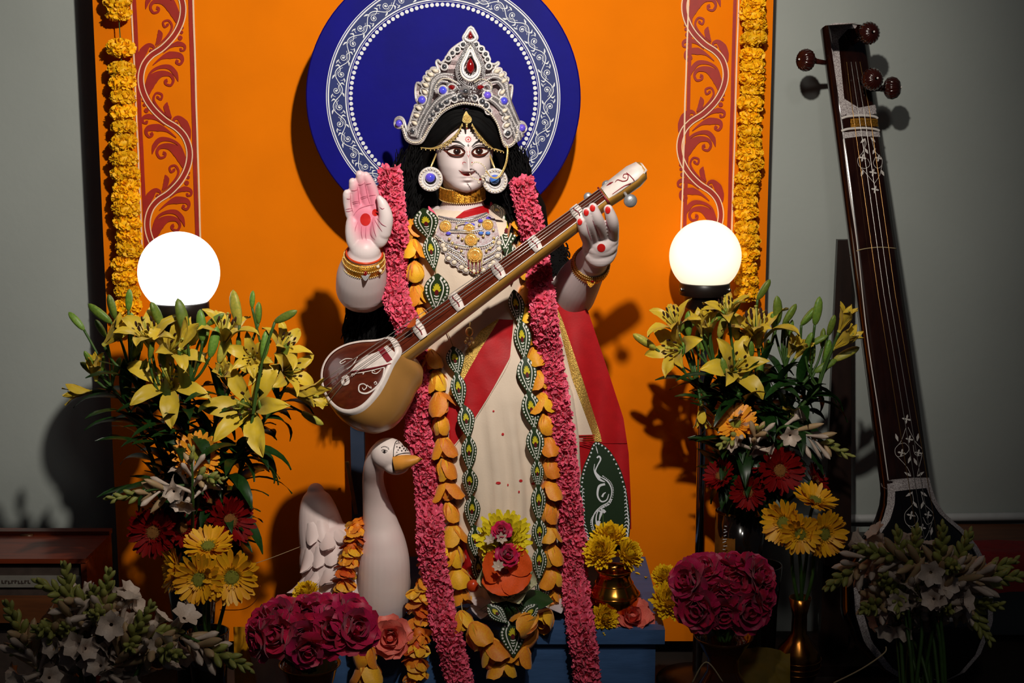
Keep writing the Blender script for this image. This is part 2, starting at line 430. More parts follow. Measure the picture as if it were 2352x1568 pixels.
# ================================================================== statue
mat('clay_white', (214, 202, 206), .42, var=.03, scale=8, spec=.4)
mat('hair_black', (7, 6, 7), .8, var=.3, scale=60, spec=.15)
mat('sari_cream', (226, 206, 186), .7, var=.05, scale=12, bump=.1, bscale=250, sheen=.2)
mat('sari_red', (176, 18, 26), .5, var=.1, scale=40, bump=.06, bscale=250)
mat('gold_zari', (226, 184, 96), .34, .75, var=.3, scale=350, bump=.5, bscale=500)
mat('ink_black', (22, 12, 12), .5, var=.05)
mat('ink_brown', (96, 36, 22), .5, var=.05)
mat('eye_white', (238, 232, 228), .35, var=.02)
mat('lip_red', (196, 30, 26), .35, var=.1)
mat('kumkum', (196, 40, 44), .5, var=.05)
mat('gold', (250, 214, 136), .28, .6, var=.12, scale=90, bump=.15, bscale=400)
mat('gold_deep', (206, 142, 44), .34, .75, var=.4, scale=240, bump=.4, bscale=420)
mat('silver_white', (212, 206, 206), .42, .25, var=.1, scale=120, bump=.3, bscale=500)
mat('silver', (188, 184, 186), .25, .75, var=.2, scale=300, bump=.12, bscale=600)
mat('pearl', (226, 212, 192), .22, var=.04, coat=.6)
mat('gem_blue', (58, 74, 214), .08, var=.4, scale=60, coat=1., c2=(120, 90, 220))
mat('gem_teal', (70, 150, 214), .08, var=.4, scale=60, coat=1., c2=(80, 84, 220))
mat('gem_red', (120, 8, 10), .1, var=.2, coat=1.)
mat('gem_dark', (112, 112, 120), .1, .75, coat=1.)
mat('coral', (206, 66, 26), .3)
# palm: white clay with pink blush around the hollow of the hand
mp_ = mat('clay_skin', (224, 208, 208), .42, var=.03, scale=8, spec=.4)
def blush():
    nt = mp_.node_tree; b = nt.nodes['Principled BSDF']; old = b.inputs['Base Color'].links[0].from_socket
    geo = nt.nodes.new('ShaderNodeTexCoord'); mixn = nt.nodes.new('ShaderNodeMix'); mixn.data_type = 'RGBA'
    vm = nt.nodes.new('ShaderNodeVectorMath'); vm.operation = 'SUBTRACT'; nt.links.new(geo.outputs['Object'], vm.inputs[0])
    c = P(838, 478, -.085)-STAT; vm.inputs[1].default_value = tuple(c)
    vs = nt.nodes.new('ShaderNodeVectorMath'); vs.operation = 'MULTIPLY'; vs.inputs[1].default_value = (24, 30, 11); nt.links.new(vm.outputs[0], vs.inputs[0])
    ln = nt.nodes.new('ShaderNodeVectorMath'); ln.operation = 'LENGTH'; nt.links.new(vs.outputs[0], ln.inputs[0])
    mr = nt.nodes.new('ShaderNodeMapRange'); mr.interpolation_type = 'SMOOTHSTEP'
    mr.inputs['From Min'].default_value = .45; mr.inputs['From Max'].default_value = 1.15; mr.inputs['To Min'].default_value = .85; mr.inputs['To Max'].default_value = 0
    nt.links.new(ln.outputs['Value'], mr.inputs['Value']); nt.links.new(mr.outputs[0], mixn.inputs['Factor'])
    nt.links.new(old, mixn.inputs['A']); mixn.inputs['B'].default_value = rgb(226, 112, 142)
    nt.links.new(mixn.outputs['Result'], b.inputs['Base Color'])
STAT = Vector((-.02, .11, ZP)); blush()
ST = thing('goddess_statue', 'white faced standing goddess statue in a cream and red sari', 'statue', STAT)

# ---- skin: head, neck, chest, arms and hands in one surface
YC = .08; kH = K(YC, 360); HO = P(1067, 362, YC); yaw = radians(8)
HWt = [(-77, 6), (-74, 22), (-66, 37), (-52, 49), (-36, 57), (-16, 62.5), (5, 65), (30, 66), (55, 63), (80, 54), (100, 38), (112, 6)]
FRt = [(-77, 44), (-72, 54), (-60, 60), (-45, 62), (-20, 65), (5, 66), (30, 68), (55, 65), (80, 52), (100, 34), (112, 6)]
BKt = [(-77, 4), (-70, 20), (-50, 40), (-20, 66), (20, 82), (55, 82), (85, 64), (105, 32), (112, 6)]
def gs(u, v, cu, cv, su, sv): return math.exp(-((u-cu)/su)**2-((v-cv)/sv)**2)
def feat(u, v):
    d = ip([(-35, 0), (-31, 12), (-26, 27), (-17, 22), (0, 14), (18, 6), (32, 1)], v)*math.exp(-(u/(6.2+max(0, -v)*.10))**2)
    d += 10*(gs(u, v, -10, -25, 4.5, 5)+gs(u, v, 10, -25, 4.5, 5))
    d += 9*gs(u, v, 0, -39, 13, 3.4)+10*gs(u, v, 0, -46.5, 10, 3.6)-4*gs(u, v, 0, -42.6, 15, 1.5)-4*gs(u, v, 0, -53, 10, 3)
    d += 5*gs(u, v, 0, -64, 13, 9)
    for s in (-1, 1): d += -4*gs(u, v, s*25, 12, 15, 8)+2.5*gs(u, v, s*25, 15, 11, 5)+2*gs(u, v, s*26, 31, 18, 6)+4*gs(u, v, s*34, -18, 17, 16)
    return d
body = MB(); rows = []
N = 84
for i in range(86):
    v = -77+189*i/85; hw, fr, bk_ = ip(HWt, v), ip(FRt, v), ip(BKt, v); r = []
    for k in range(N):
        a = 2*pi*k/N; ca, sa = cos(a), sin(a)
        u = hw*math.copysign(abs(ca)**.92, ca); w = (fr if sa < 0 else bk_)*math.copysign(abs(sa)**.92, sa)
        if sa < -.05: w -= feat(u, v)*sm((-sa-.05)/.3)
        x, y = u*cos(yaw)-w*sin(yaw), u*sin(yaw)+w*cos(yaw)
        r.append((HO.x+x*kH, YC+y*kH, HO.z+v*kH))
    rows.append(r)
body.grid(rows, True)
body.f.append(tuple(range(N-1, -1, -1))); body.fm.append(0); body.f.append(tuple(N*85+k for k in range(N))); body.fm.append(0)
def limb(pts, r, n=16):       # pixel path (px, py, Y) with radii in pixels
    R_ = [ip([(i/(len(r)-1), x) for i, x in enumerate(r)], k/(len(pts)-1)) for k in range(len(pts))]
    q = cr([tuple(P(*p))+(x*.00101,) for p, x in zip(pts, R_)], 8); n = 32; body.tube([p[:3] for p in q], [p[3] for p in q], n)
    body.ball(q[0][:3], q[0][3], n, 16); body.ball(q[-1][:3], q[-1][3], n, 16)
limb([(1064, 420, .10), (1063, 455, .10), (1063, 500, .11)], [47, 46, 60])
body.ball(P(1066, 560, .125), (.165, .085, .10), 32, 16)
body.ball(P(1080, 640, .125), (.14, .085, .14), 32, 16)
limb([(960, 560, .14), (900, 630, .11), (838, 668, .04)], [52, 50, 50], 20)
limb([(829, 660, .015), (831, 632, -.015), (836, 603, -.045), (839, 575, -.062)], [57, 56, 47, 34], 24)
body.ball(P(839, 522, -.066), (.041, .0185, .062), 24, 14)
body.ball(P(836, 490, -.068), (.040, .0155, .034), 24, 14)
body.ball(P(872, 528, -.074), (.023, .02, .04), 16, 12); body.ball(P(812, 532, -.07), (.019, .017, .045), 16, 12)
for pts, r in (([(862, 478, -.068), (856, 440, -.074), (846, 414, -.082), (840, 403, -.086)], [13.5, 12.5, 11, 9]),
               ([(845, 475, -.068), (836, 435, -.075), (829, 408, -.084), (826, 400, -.088)], [12.5, 12, 11, 9]),
               ([(824, 480, -.068), (816, 448, -.075), (812, 424, -.083), (810, 417, -.086)], [12, 11.5, 10.5, 8.5]),
               ([(805, 492, -.068), (799, 466, -.074), (797, 447, -.082), (797, 443, -.084)], [11.5, 10.5, 9.5, 8]),
               ([(880, 532, -.078), (886, 500, -.088), (879, 470, -.093), (871, 455, -.095)], [18, 16, 12, 7])): limb(pts, r, 14)
# the other arm: elbow low at the right, hand closing on the neck of the lute
limb([(1190, 570, .16), (1250, 640, .16), (1312, 672, .14)], [52, 50, 50], 20)
limb([(1316, 676, .125), (1330, 645, .07), (1353, 612, .005), (1366, 590, -.04)], [53, 51, 40, 33], 24)
body.ball(P(1378, 568, -.075), (.040, .026, .046), 24, 14); body.ball(P(1384, 545, -.098), (.037, .024, .03), 24, 14)
limb([(1364, 600, -.035), (1372, 574, -.066), (1382, 552, -.088)], [31, 33, 33])
body.ball(P(1381, 556, -.088), (.039, .027, .036), 24, 14)
GF = (([(1352, 556, -.105), (1341, 530, -.160), (1333, 508, -.184)], [13, 12, 9]),
      ([(1368, 548, -.108), (1354, 512, -.168), (1347, 486, -.190)], [13, 12.5, 9.5]),
      ([(1388, 542, -.108), (1373, 505, -.172), (1362, 476, -.192)], [14, 13, 10]),
      ([(1407, 545, -.100), (1407, 510, -.160), (1397, 480, -.184)], [14, 13, 10]))
for pts, r in GF: limb(pts, r, 14)
skin = remesh(body, .0019, 'skin', 5, .5)
skin_o = skin.part('body', 'clay_skin', ST)
SK = skin.bvh()

# ---- lotus pedestal
m = MB(); c = (-.012, .10)
TP = Matrix.Translation((c[0], c[1], ZP))
m.lathe([(.001, .045), (.118, .045), (.13, .04), (.135, .02), (.13, .0), (.001, 0)], 40, TP)
ped = m.part('pedestal', 'clay_white', ST)
pm = MB(); pm.grid(petal(.07, .075, (.9, .7, .2), .25)); pmm = pm.mesh('pedestal_petal', 'clay_white')
for k in range(12):
    a = 2*pi*k/12+.2; part('pedestal_petal', pmm, ped, TP @ Matrix.Rotation(a, 4, 'Z') @ Matrix.Translation((0, .125, .012)))

# ---- sari skirt and bodice
ST_T = [(478, (1063, 66, .060)), (490, (1064, 100, .075)), (505, (1066, 140, .085)), (530, (1068, 160, .098)), (580, (1070, 158, .11)), (640, (1075, 150, .108)), (700, (1085, 142, .10)), (760, (1100, 150, .10)),
        (820, (1122, 175, .108)), (900, (1134, 196, .118)), (1000, (1146, 196, .122)), (1100, (1154, 186, .122)), (1200, (1160, 172, .12)), (1300, (1163, 158, .118)), (1385, (1164, 146, .115))]
YS = .115; sari = MB(); rows = []; NS = 128
for i in range(111):
    py = 478+(1388-478)*i/110; cxp, hw, dp = ip(ST_T, py); c0 = P(cxp, py, YS); k = K(YS, py); r = []
    for j in range(NS):
        a = 2*pi*j/NS; ca, sa = cos(a), sin(a)
        pl = sm((py-840)/160)
        fold = .007*pl*sin(a*26+2.2*noise.noise(Vector((0, 0, py*.006)))+1.5*noise.noise(Vector((a*2, py*.004, 0))))+.008*pl*noise.noise(Vector((cos(a)*3, sin(a)*3, py*.0035)))
        fold += .003*noise.noise(Vector((ca*6, sa*6, py*.02)))*(1-pl*.5)
        rr = 1+fold/.13
        r.append((c0.x+hw*k*ca*rr, YS+dp*sa*rr, max(c0.z, ZP+.02)))
    rows.append(r)
sari.grid(rows, True, flip=True)
sari.f.append(tuple(range(NS))); sari.fm.append(0)
sari_o = sari.part('sari', 'sari_cream', ST)
SB = sari.bvh(); dS = drape([SB], .002); dS2 = drape([SB], .004)
Z7 = lambda pts: [(980+x/2.904, 700+y/2.904) for x, y in pts]
m = MB(); m.poly(Z7([(485, 95), (580, 100), (556, 350), (430, 580), (305, 780), (165, 960), (110, 940), (120, 690), (250, 490), (350, 310)]), dS, 14); m.part('red_border', 'sari_red', sari_o)
m = MB(); m.poly(Z7([(470, 95), (486, 95), (350, 310), (250, 490), (120, 700), (100, 660), (235, 440), (265, 300), (360, 170)]), dS, 10); m.part('gold_border', 'gold_zari', sari_o)
m = MB(); m.stroke(Z7([(582, 100), (557, 352), (432, 582), (306, 782), (165, 963)]), [2, 2], dS2, 10); m.part('border_edge', 'sari_cream', sari_o)
for x, y, rx, ry in ((508, 862, 9, 9), (478, 1187, 17, 9), (628, 1172, 12, 9), (710, 1192, 12, 9), (305, 818, 9, 8), (446, 708, 7, 6), (616, 1246, 6, 8), (542, 1200, 5, 8)):
    m = MB(); m.dot(*Z7([(x, y)])[0], rx/2.9, dS, 10, ry/2.9); m.part('red_spot', 'kumkum', sari_o)
m = MB(); m.poly([(1046, 500), (1066, 484), (1100, 474), (1122, 470), (1124, 500), (1090, 502)], drape([SB, SK], .003), 8); m.part('red_collar', 'sari_red', sari_o)
m = MB(); m.poly([(1040, 1225), (1062, 1228), (1095, 1330), (1060, 1330), (1036, 1300)], dS, 6); m.part('red_hem', 'sari_red', sari_o)
# hanging end of the sari at the right, strips woven one beside the other
def pallu(name, L, R_, mt, y0, y1, ph=0, dY=0):
    m = MB(); rows = []
    for i in range(41):
        py = y0+(y1-y0)*i/40; a, b = ip(L, py), ip(R_, py); r = []
        for j in range(13):
            px = a+(b-a)*j/12; f = .010*sin((px-1280)*.055+.6+py*.002)+.006*noise.noise(Vector((px*.02, py*.006, 5)))
            r.append(P(px, py, .085+dY+f*sm((py-690)/150)))
        rows.append(r)
    m.grid(rows); m.grid([[Vector(p)+Vector((0, .003, 0)) for p in r] for r in rows], flip=True)
    return m.part(name, mt, sari_o)
e0 = [(690, 1240), (735, 1262), (1000, 1300), (1230, 1306)]
e1 = [(690, 1264), (735, 1281), (870, 1314), (1000, 1362), (1230, 1400)]
e2 = [(690, 1272), (735, 1292), (870, 1338), (1000, 1380), (1230, 1420)]
e3 = [(690, 1330), (712, 1350), (850, 1396), (960, 1432), (1040, 1444), (1150, 1449), (1215, 1450)]
pallu('sari_fall', e0, e1, 'sari_cream', 690, 1000); pallu('sari_fall_gold', e1, e2, 'gold_zari', 690, 1014, dY=-.001)
pallu('sari_fall_red', e2, e3, 'sari_red', 690, 1018)
pallu('sari_fall_end', [(985, 1298), (1230, 1306)], e3, 'sari_red', 1014, 1215, dY=.002)
m = MB()
for k in range(5): m.stroke([(1296, 1001+k*5), (1330, 1000+k*5), (1366, 999+k*5)], [2.2, 2.2], lambda x, y: P(x, y, .072), 4)
m.part('woven_stripe', 'sari_red', sari_o)

# ---- painted face
fd = drape([SK], .0007); fd2 = drape([SK], .0011); fd3 = drape([SK], .0015)
Z1 = lambda pts: [(860+x/3.5625, 40+y/3.5625) for x, y in pts]
def paint(name, mt, ops, d=fd, each=False):
    if each:
        for op in ops: paint(name, mt, [op], d)
        return
    m = MB()
    for op in ops:
        if op[0] == 's': m.stroke(Z1(op[1]), [w/3.5625 for w in op[2]], d, 6)
        elif op[0] == 'p': m.poly(cr(Z1(op[1]), 5, True), d, 4)
        else: m.dot(*Z1([(op[1], op[2])])[0], op[3]/3.5625, d, 16, (op[4] if len(op) > 4 else op[3])/3.5625)
    return m.part(name, mt, skin_o)
EL = [(600, 1094), (620, 1084), (650, 1076), (690, 1077), (718, 1088), (734, 1104), (712, 1116), (680, 1121), (640, 1117), (616, 1106)]
ER = [(802, 1104), (818, 1090), (845, 1078), (885, 1077), (912, 1084), (926, 1094), (908, 1107), (880, 1117), (845, 1120), (818, 1114)]
paint('eye_shadow', 'ink_brown', [('p', [(560, 1080), (600, 1074), (650, 1052), (700, 1056), (735, 1080), (744, 1106), (718, 1144), (670, 1150), (620, 1138), (588, 1106)]),
      ('p', [(792, 1106), (805, 1080), (840, 1058), (890, 1056), (925, 1072), (948, 1078), (930, 1104), (902, 1138), (850, 1150), (808, 1138)])])
paint('eye', 'eye_white', [('p', EL), ('p', ER)], fd2, True)
mat('iris_brown', (58, 26, 17), .4, var=.2)
paint('iris', 'iris_brown', [('d', 676, 1096, 31, 27), ('d', 858, 1094, 31, 27)], fd3, True)
fd4 = drape([SK], .0019)
paint('pupil', 'ink_black', [('d', 676, 1096, 18), ('d', 858, 1094, 18)], fd4, True)
paint('eye_glint', 'eye_white', [('d', 670, 1088, 4), ('d', 852, 1086, 4)], drape([SK], .0022), True)
ops = [('s', [(545, 1082), (600, 1080), (650, 1062), (690, 1062), (725, 1080), (745, 1104)], [2, 9, 10, 10, 8, 4]), ('s', [(794, 1104), (812, 1078), (850, 1062), (890, 1062), (925, 1074), (950, 1074)], [4, 8, 10, 10, 9, 2]),
       ('s', [(556, 1066), (610, 1062), (660, 1044), (705, 1048), (738, 1070)], [2, 5, 6, 5, 2]), ('s', [(800, 1068), (835, 1046), (880, 1044), (920, 1058), (948, 1064)], [2, 5, 6, 5, 2]),
       ('s', [(594, 1100), (620, 1126), (660, 1140), (705, 1136), (738, 1114)], [3, 7, 8, 7, 3]), ('s', [(798, 1114), (822, 1132), (860, 1140), (905, 1128), (938, 1098)], [3, 7, 8, 7, 3]),
       ('s', [(588, 1026), (635, 1014), (690, 1020), (742, 1054)], [2, 15, 17, 3]), ('s', [(796, 1056), (838, 1020), (885, 1012), (930, 1034)], [3, 17, 15, 2])]
for k in range(13):
    t = k/12; x = 600+130*t; y = 1066-13*sin(pi*(.15+.7*t)); ops.append(('s', [(x, y+6), (x-3+6*t-4, y-8), (x-6+10*t-5, y-13)], [2.4, 1]))
    x2 = 806+130*t; ops.append(('s', [(x2, y+6), (x2+2*t, y-8), (x2+6*t, y-13)], [2.4, 1]))
    yb = 1128+12*sin(pi*t); ops.append(('s', [(x, yb), (x-2+4*t, yb+12)], [2.4, 1])); ops.append(('s', [(x2, yb), (x2-2+4*t, yb+12)], [2.4, 1]))
paint('lash_and_brow', 'ink_black', ops, fd3)
paint('lips', 'lip_red', [('p', [(692, 1250), (715, 1262), (738, 1264), (757, 1262), (778, 1265), (810, 1260), (832, 1252), (808, 1276), (780, 1294), (752, 1296), (725, 1286)])], fd2)
paint('lip_line', 'ink_brown', [('s', [(690, 1249), (715, 1268), (745, 1274), (760, 1270), (778, 1274), (810, 1266), (834, 1250)], [2, 4, 5, 4, 5, 4, 2])], fd3)
ops = [('s', [(768+19*cos(a*.3), 997+19*sin(a*.3)) for a in range(22)], [4, 4]), ('d', 768, 998, 8), ('s', [(755, 1098), (782, 1094)], [4, 3]), ('s', [(757, 1108), (784, 1104)], [4, 3]), ('s', [(760, 1120), (770, 1136), (780, 1120)], [2, 3, 2]), ('s', [(770, 1136), (771, 1152)], [3, 2]),
       ('s', [(726, 1204), (722, 1188), (736, 1182), (750, 1190)], [2, 4, 4, 2]), ('d', 800, 1186, 5)]
for k in range(12): ops.append(('d', 768+25*cos(k*pi/6), 997+25*sin(k*pi/6), 2.6))
paint('forehead_mark', 'kumkum', ops, fd2)
paint('brow_star', 'ink_black', [('s', [(768-9*cos(a), 1046-13*sin(a)), (768+9*cos(a), 1046+13*sin(a))], [3, 3]) for a in (0, pi/3, 2*pi/3)], fd3)
paint('parting', 'lip_red', [('s', [(735, 740), (738, 800), (748, 850)], [14, 18, 14])], drape([SK], .018))
# ---- painted hands
def hp_(name, mt, ops, d, each=True):
    if each and name in ('nail', 'palm_spot'):
        for op in ops: hp_(name, mt, [op], d, False)
        return
    m = MB()
    for op in ops:
        if op[0] == 's': m.stroke(op[1], op[2], d, 6)
        else: m.dot(op[1], op[2], op[3], d, 18, op[4])
    return m.part(name, mt, skin_o)
hp_('palm_spot', 'lip_red', [('d', 839.5, 504, 12.3, 14.5), ('d', 862, 488, 7.5, 8)], fd)  # second dot paints the shade in the hollow beside the thumb
mat('crease', (186, 96, 118), .6, var=.05)
Z3 = lambda pts: [(740+x/4.02, 370+y/4.02) for x, y in pts]
hp_('palm_crease', 'crease', [('s', Z3(q), [.4, 1.6, .4]) for q in ([(215, 445), (245, 440), (285, 438)], [(215, 462), (245, 464), (285, 452)], [(275, 382), (310, 372), (345, 368)], [(280, 395), (310, 388), (345, 382)], [(355, 338), (385, 326), (425, 318)], [(358, 352), (390, 340), (425, 330)],
    [(430, 320), (465, 315), (495, 312)], [(265, 270), (300, 272), (328, 262)], [(330, 215), (355, 220), (388, 205)], [(400, 218), (425, 210), (455, 206)], [(225, 345), (245, 350), (262, 346)], [(485, 540), (520, 600), (555, 650)], [(465, 560), (480, 640), (500, 700)], [(445, 600), (450, 680), (490, 725)], [(505, 525), (550, 580), (595, 605)],
    [(330, 560), (310, 610), (305, 650)], [(365, 600), (362, 660), (372, 720)], [(405, 600), (402, 680), (408, 730)], [(262, 290), (268, 400), (285, 470)], [(328, 240), (338, 340), (350, 400)], [(392, 190), (420, 320), (440, 390)], [(290, 500), (340, 440), (420, 410), (480, 400)], [(530, 420), (555, 440), (575, 432)])], fd2)
hp_('nail', 'lip_red', [('d', 1332, 509, 5.6, 7.6), ('d', 1346.5, 487.5, 6, 8), ('d', 1361, 477.5, 6.2, 8), ('d', 1396, 482, 6.2, 8.5)], fd2)
hp_('hand_dot', 'lip_red', [('d', 1381, 569, 9.5, 9.5)], fd)
hp_('finger_blush', 'crease', [('s', q, [.6, 2.4, .8]) for q in ([(1347, 515), (1352, 535), (1359, 553)], [(1361, 505), (1370, 528), (1378, 543)], [(1388, 490), (1394, 515), (1402, 534)])], fd)

# ---- hair: back masses and many locks
hair = MB()
def blob(px, py, Y, rx, ry, rz, am=.012, sc=22):
    c0 = P(px, py, Y); rows = []
    for i in range(25):
        t = pi*i/24; r = []
        for k in range(36):
            a = 2*pi*k/36; d = Vector((sin(t)*cos(a), sin(t)*sin(a), -cos(t))); s = 1+am*10*noise.noise(d*3+Vector((px*.1, py*.1, 0)))*.6
            r.append(c0+Vector((d.x*rx*s, d.y*ry*s, d.z*rz*s)))
        rows.append(r)
    hair.grid(rows, True)
blob(1066, 395, .150, .133, .055, .155); blob(1060, 500, .165, .15, .05, .12); blob(985, 620, .17, .10, .045, .14)
blob(880, 760, .15, .085, .05, .10); blob(935, 700, .16, .09, .05, .13); blob(1180, 520, .16, .08, .05, .12); blob(1255, 600, .15, .05, .04, .07)
hair_o = hair.part('hair', 'hair_black', ST)
locks = MB(); R2 = random.Random(3)
dH = drape([SK], .0, .08)
for s in (-1, 1):
    for k in range(26):
        f = k/25                                # 0: innermost along the hairline, 1: over the crown
        if s < 0: base = [(1068, 274-20*f), (1042-6*f, 286-28*f), (1010-12*f, 316-36*f), (984-26*f, 346-40*f), (966-30*f, 400-30*f), (956-28*f, 470), (942-24*f, 560+30*f)]
        else: base = [(1072, 274-20*f), (1098+4*f, 288-26*f), (1126+10*f, 318-34*f), (1148+16*f, 350-36*f), (1160+24*f, 410-30*f), (1170+22*f, 470), (1180+20*f, 550+20*f)]
        q = []
        for i, (x, y) in enumerate(base):
            x += R2.uniform(-3, 3); y += R2.uniform(-3, 3); t = i/6
            yy = (.0, .004, .02, .055, .085, .06, .03)[i]+.018*f
            h = dH(x, y); yy = min(yy, h.y-.003) if i < 3 else yy
            q.append(tuple(P(x, y, yy)))
        locks.tube(cr(q, 5), [.003, .008, .0095, .009, .008, .006, .002], 6)
for k in range(700):
    x0 = R2.choice([R2.uniform(912, 975), R2.uniform(1160, 1205)]); y0 = R2.uniform(330, 600 if x0 < 1000 else 480); q = []
    for i in range(6):
        q.append(tuple(P(x0+R2.uniform(-7, 7)-(i*7 if x0 < 1066 else -i*6), y0+i*26, .045+R2.uniform(-.015, .03))))
    locks.tube(cr(q, 3), [.001, .002, .002, .0007], 4)
for k in range(260):
    x0 = R2.uniform(800, 940); y0 = R2.uniform(640, 760); q = [tuple(P(x0+R2.uniform(-6, 6)-i*3, y0+i*20, .105+R2.uniform(-.01, .02))) for i in range(5)]
    locks.tube(cr(q, 3), [.0015, .003, .003, .001], 4)
for k in range(46):
    x0 = R2.uniform(1262, 1296); y0 = R2.uniform(560, 630); q = [tuple(P(x0+7*cos(i*.9+k)+i, y0+7*sin(i*.9+k)+i*2, .10)) for i in range(8)]
    locks.tube(cr(q, 3), .0022, 5)
locks.part('hair_strands', 'hair_black', hair_o, kind='stuff')
# ================================================================== crown
CY_ = .0                                 # the crown stands just in front of the hair
cz = lambda x, y, d=0.: P(860+x/3.5625, 40+y/3.5625, CY_-d+.05*(abs(x-770)/420)**2+.02*max(0, (500-y)/430))
c2 = lambda d: (lambda x, y: cz(x, y, d))
CL = [(790, 75), (745, 130), (725, 165), (732, 198), (700, 212), (640, 255), (610, 290), (578, 345), (545, 372), (520, 350), (505, 372), (520, 425), (470, 420), (430, 470), (400, 520), (388, 548), (350, 535), (335, 600), (345, 680), (372, 715), (332, 742), (308, 800), (290, 860), (276, 900), (268, 935), (254, 880), (236, 832), (205, 815), (175, 832), (170, 868), (205, 893), (222, 886), (238, 935), (262, 1000), (310, 1030), (368, 1030), (402, 1000), (440, 930), (482, 868), (540, 795), (602, 748), (682, 714), (745, 704)]
CR_ = [(835, 140), (842, 170), (825, 205), (866, 235), (902, 272), (938, 322), (945, 372), (985, 382), (1012, 366), (1016, 385), (985, 412), (1030, 430), (1062, 472), (1085, 522), (1084, 560), (1126, 556), (1120, 640), (1098, 712), (1064, 722), (1096, 752), (1114, 830), (1120, 880), (1108, 915), (1128, 938), (1142, 898), (1178, 858), (1214, 858), (1236, 892), (1206, 930), (1184, 916), (1168, 972), (1140, 1032), (1092, 1060), (1060, 1040), (1034, 960), (1010, 880), (960, 802), (902, 752), (850, 722)]
out = CL+list(reversed(CR_))
mat('crown_ground', (198, 192, 194), .4, .35, var=.5, scale=500, bump=.35, bscale=700, c2=(140, 96, 98))
CT = thing('crown', 'tall silver crown with pearls and red and blue gems on the head', 'crown', P(1068, 330, .04))
m = MB(); m.plate([cz(x, y) for x, y in out], [cz(x, y, -.006) for x, y in out]); plate_o = m.part('plate', 'crown_ground', CT, False)
def rope(pts, w, d=.004, n=6, mt='silver_white', name='braid', closed=False):
    m = MB(); q = cr([tuple(cz(x, y, d)) for x, y in pts], n, closed); m.tube(q, w/3.5625*.00098, 7, closed=closed); return m.part(name, mt, CT)
rope(out, 11, .003, 3, closed=True, name='rim')
LB = [[(372, 1000), (395, 930), (432, 850), (470, 790), (530, 720), (590, 670), (660, 640)], [(350, 985), (372, 910), (410, 830), (450, 760), (505, 690), (570, 640), (655, 615)],
      [(330, 960), (352, 890), (392, 800), (440, 700), (470, 590), (500, 500), (560, 465), (640, 470)], [(420, 740), (455, 660), (478, 560), (520, 500), (580, 485), (650, 520), (690, 545)],
      [(395, 800), (445, 700), (462, 600), (480, 520), (540, 470)], [(600, 600), (605, 560), (630, 545), (665, 560), (660, 585), (620, 600)], [(510, 620), (500, 570), (540, 525), (600, 530)],
      [(290, 940), (320, 915), (345, 925), (335, 965), (300, 965)], [(240, 905), (262, 975), (305, 1008), (360, 1008), (385, 985)]]
for q in LB: rope(q, 9, .006); rope([(x-13, y-7) for x, y in q], 6, .005, mt='silver'); rope([(x+13, y+7) for x, y in q], 6, .005, mt='silver')
mirror = lambda x, y: (1552-x+max(0, (y-700))*-.05, y+18*((y-400)/500 if y > 400 else 0))
rope([(1180, 915), (1164, 978), (1134, 1028), (1092, 1044), (1064, 1014)], 8, .006); rope([(1066, 950), (1080, 925), (1105, 930), (1110, 965), (1085, 985)], 8, .005)
for q in LB[:-2]: rope([mirror(x, y) for x, y in q], 9, .006); rope([mirror(x-13, y-7) for x, y in q], 6, .005, mt='silver'); rope([mirror(x+13, y+7) for x, y in q], 6, .005, mt='silver')
# bead rows, small stones: too small to pick apart one by one
beads = MB()
def row(pts, step, r, d, mb=None):
    q = [Vector(cz(x, y, d)) for x, y in cr(pts, 10)]; acc = 0
    for a, b in zip(q, q[1:]):
        acc += (b-a).length
        if acc >= step/3.5625*.00098: (mb or beads).ball(b, r/3.5625*.00098, 8, 6); acc = 0
hem = [(222, 870), (242, 935), (268, 995), (312, 1022), (366, 1020), (398, 985), (440, 915), (485, 850), (545, 780), (610, 735), (690, 706), (745, 700), (850, 716), (900, 745), (958, 795), (1005, 870), (1032, 955), (1058, 1030), (1092, 1050), (1136, 1026), (1160, 968), (1176, 905)]
row(hem, 15, 8, .008)
for q in ([(505, 600), (510, 550), (550, 505), (610, 505), (665, 530)], [(950, 600), (960, 560), (930, 520), (870, 505), (820, 530)]): row(q, 12, 6, .009)
tear = lambda s, cx=785, cy=395: [(cx, cy-105*s), (cx+28*s, cy-50*s), (cx+52*s, cy+5*s), (cx+42*s, cy+55*s), (cx, cy+80*s), (cx-42*s, cy+55*s), (cx-52*s, cy+5*s), (cx-28*s, cy-50*s), (cx, cy-105*s)]
row(tear(1.55), 12, 7, .012)
sb = MB()
for s_ in (1.72, 1.9, 2.08, 2.26): row(tear(s_), 10, 6, .006, sb)
for q in LB[:-2]:
    row([(x+3, y+1) for x, y in q], 10, 4.5, .0085, sb); row([mirror(x+3, y+1) for x, y in q], 10, 4.5, .0085, sb)
for y in (575, 600, 640, 672): row([(672, y+14), (720, y), (780, y), (835, y+14)], 14, 7, .006, sb)
sb.part('silver_bead_row', 'silver', CT, kind='stuff')
beads.part('bead_row', 'pearl', CT, kind='stuff')
st = MB(); R3 = random.Random(5)
for k in range(150):
    a = R3.uniform(0, 2*pi); rr = R3.uniform(.6, 1); st.ball(cz(785+95*rr*cos(a), 400+105*rr*sin(a)*(1 if sin(a) > 0 else 1.25), .008), .0021, 6, 4)
for k in range(40): st.ball(cz(R3.uniform(690, 830), R3.uniform(560, 690), .006), .0028, 6, 4)
st.part('rhinestone_field', 'silver', CT, kind='stuff')
for s_, mt in ((1.5, 'silver_white'), (1.15, 'silver_white'), (1.28, 'silver')): rope(tear(s_)[:-1], 10, .011, 4, mt, 'tear_frame', True)
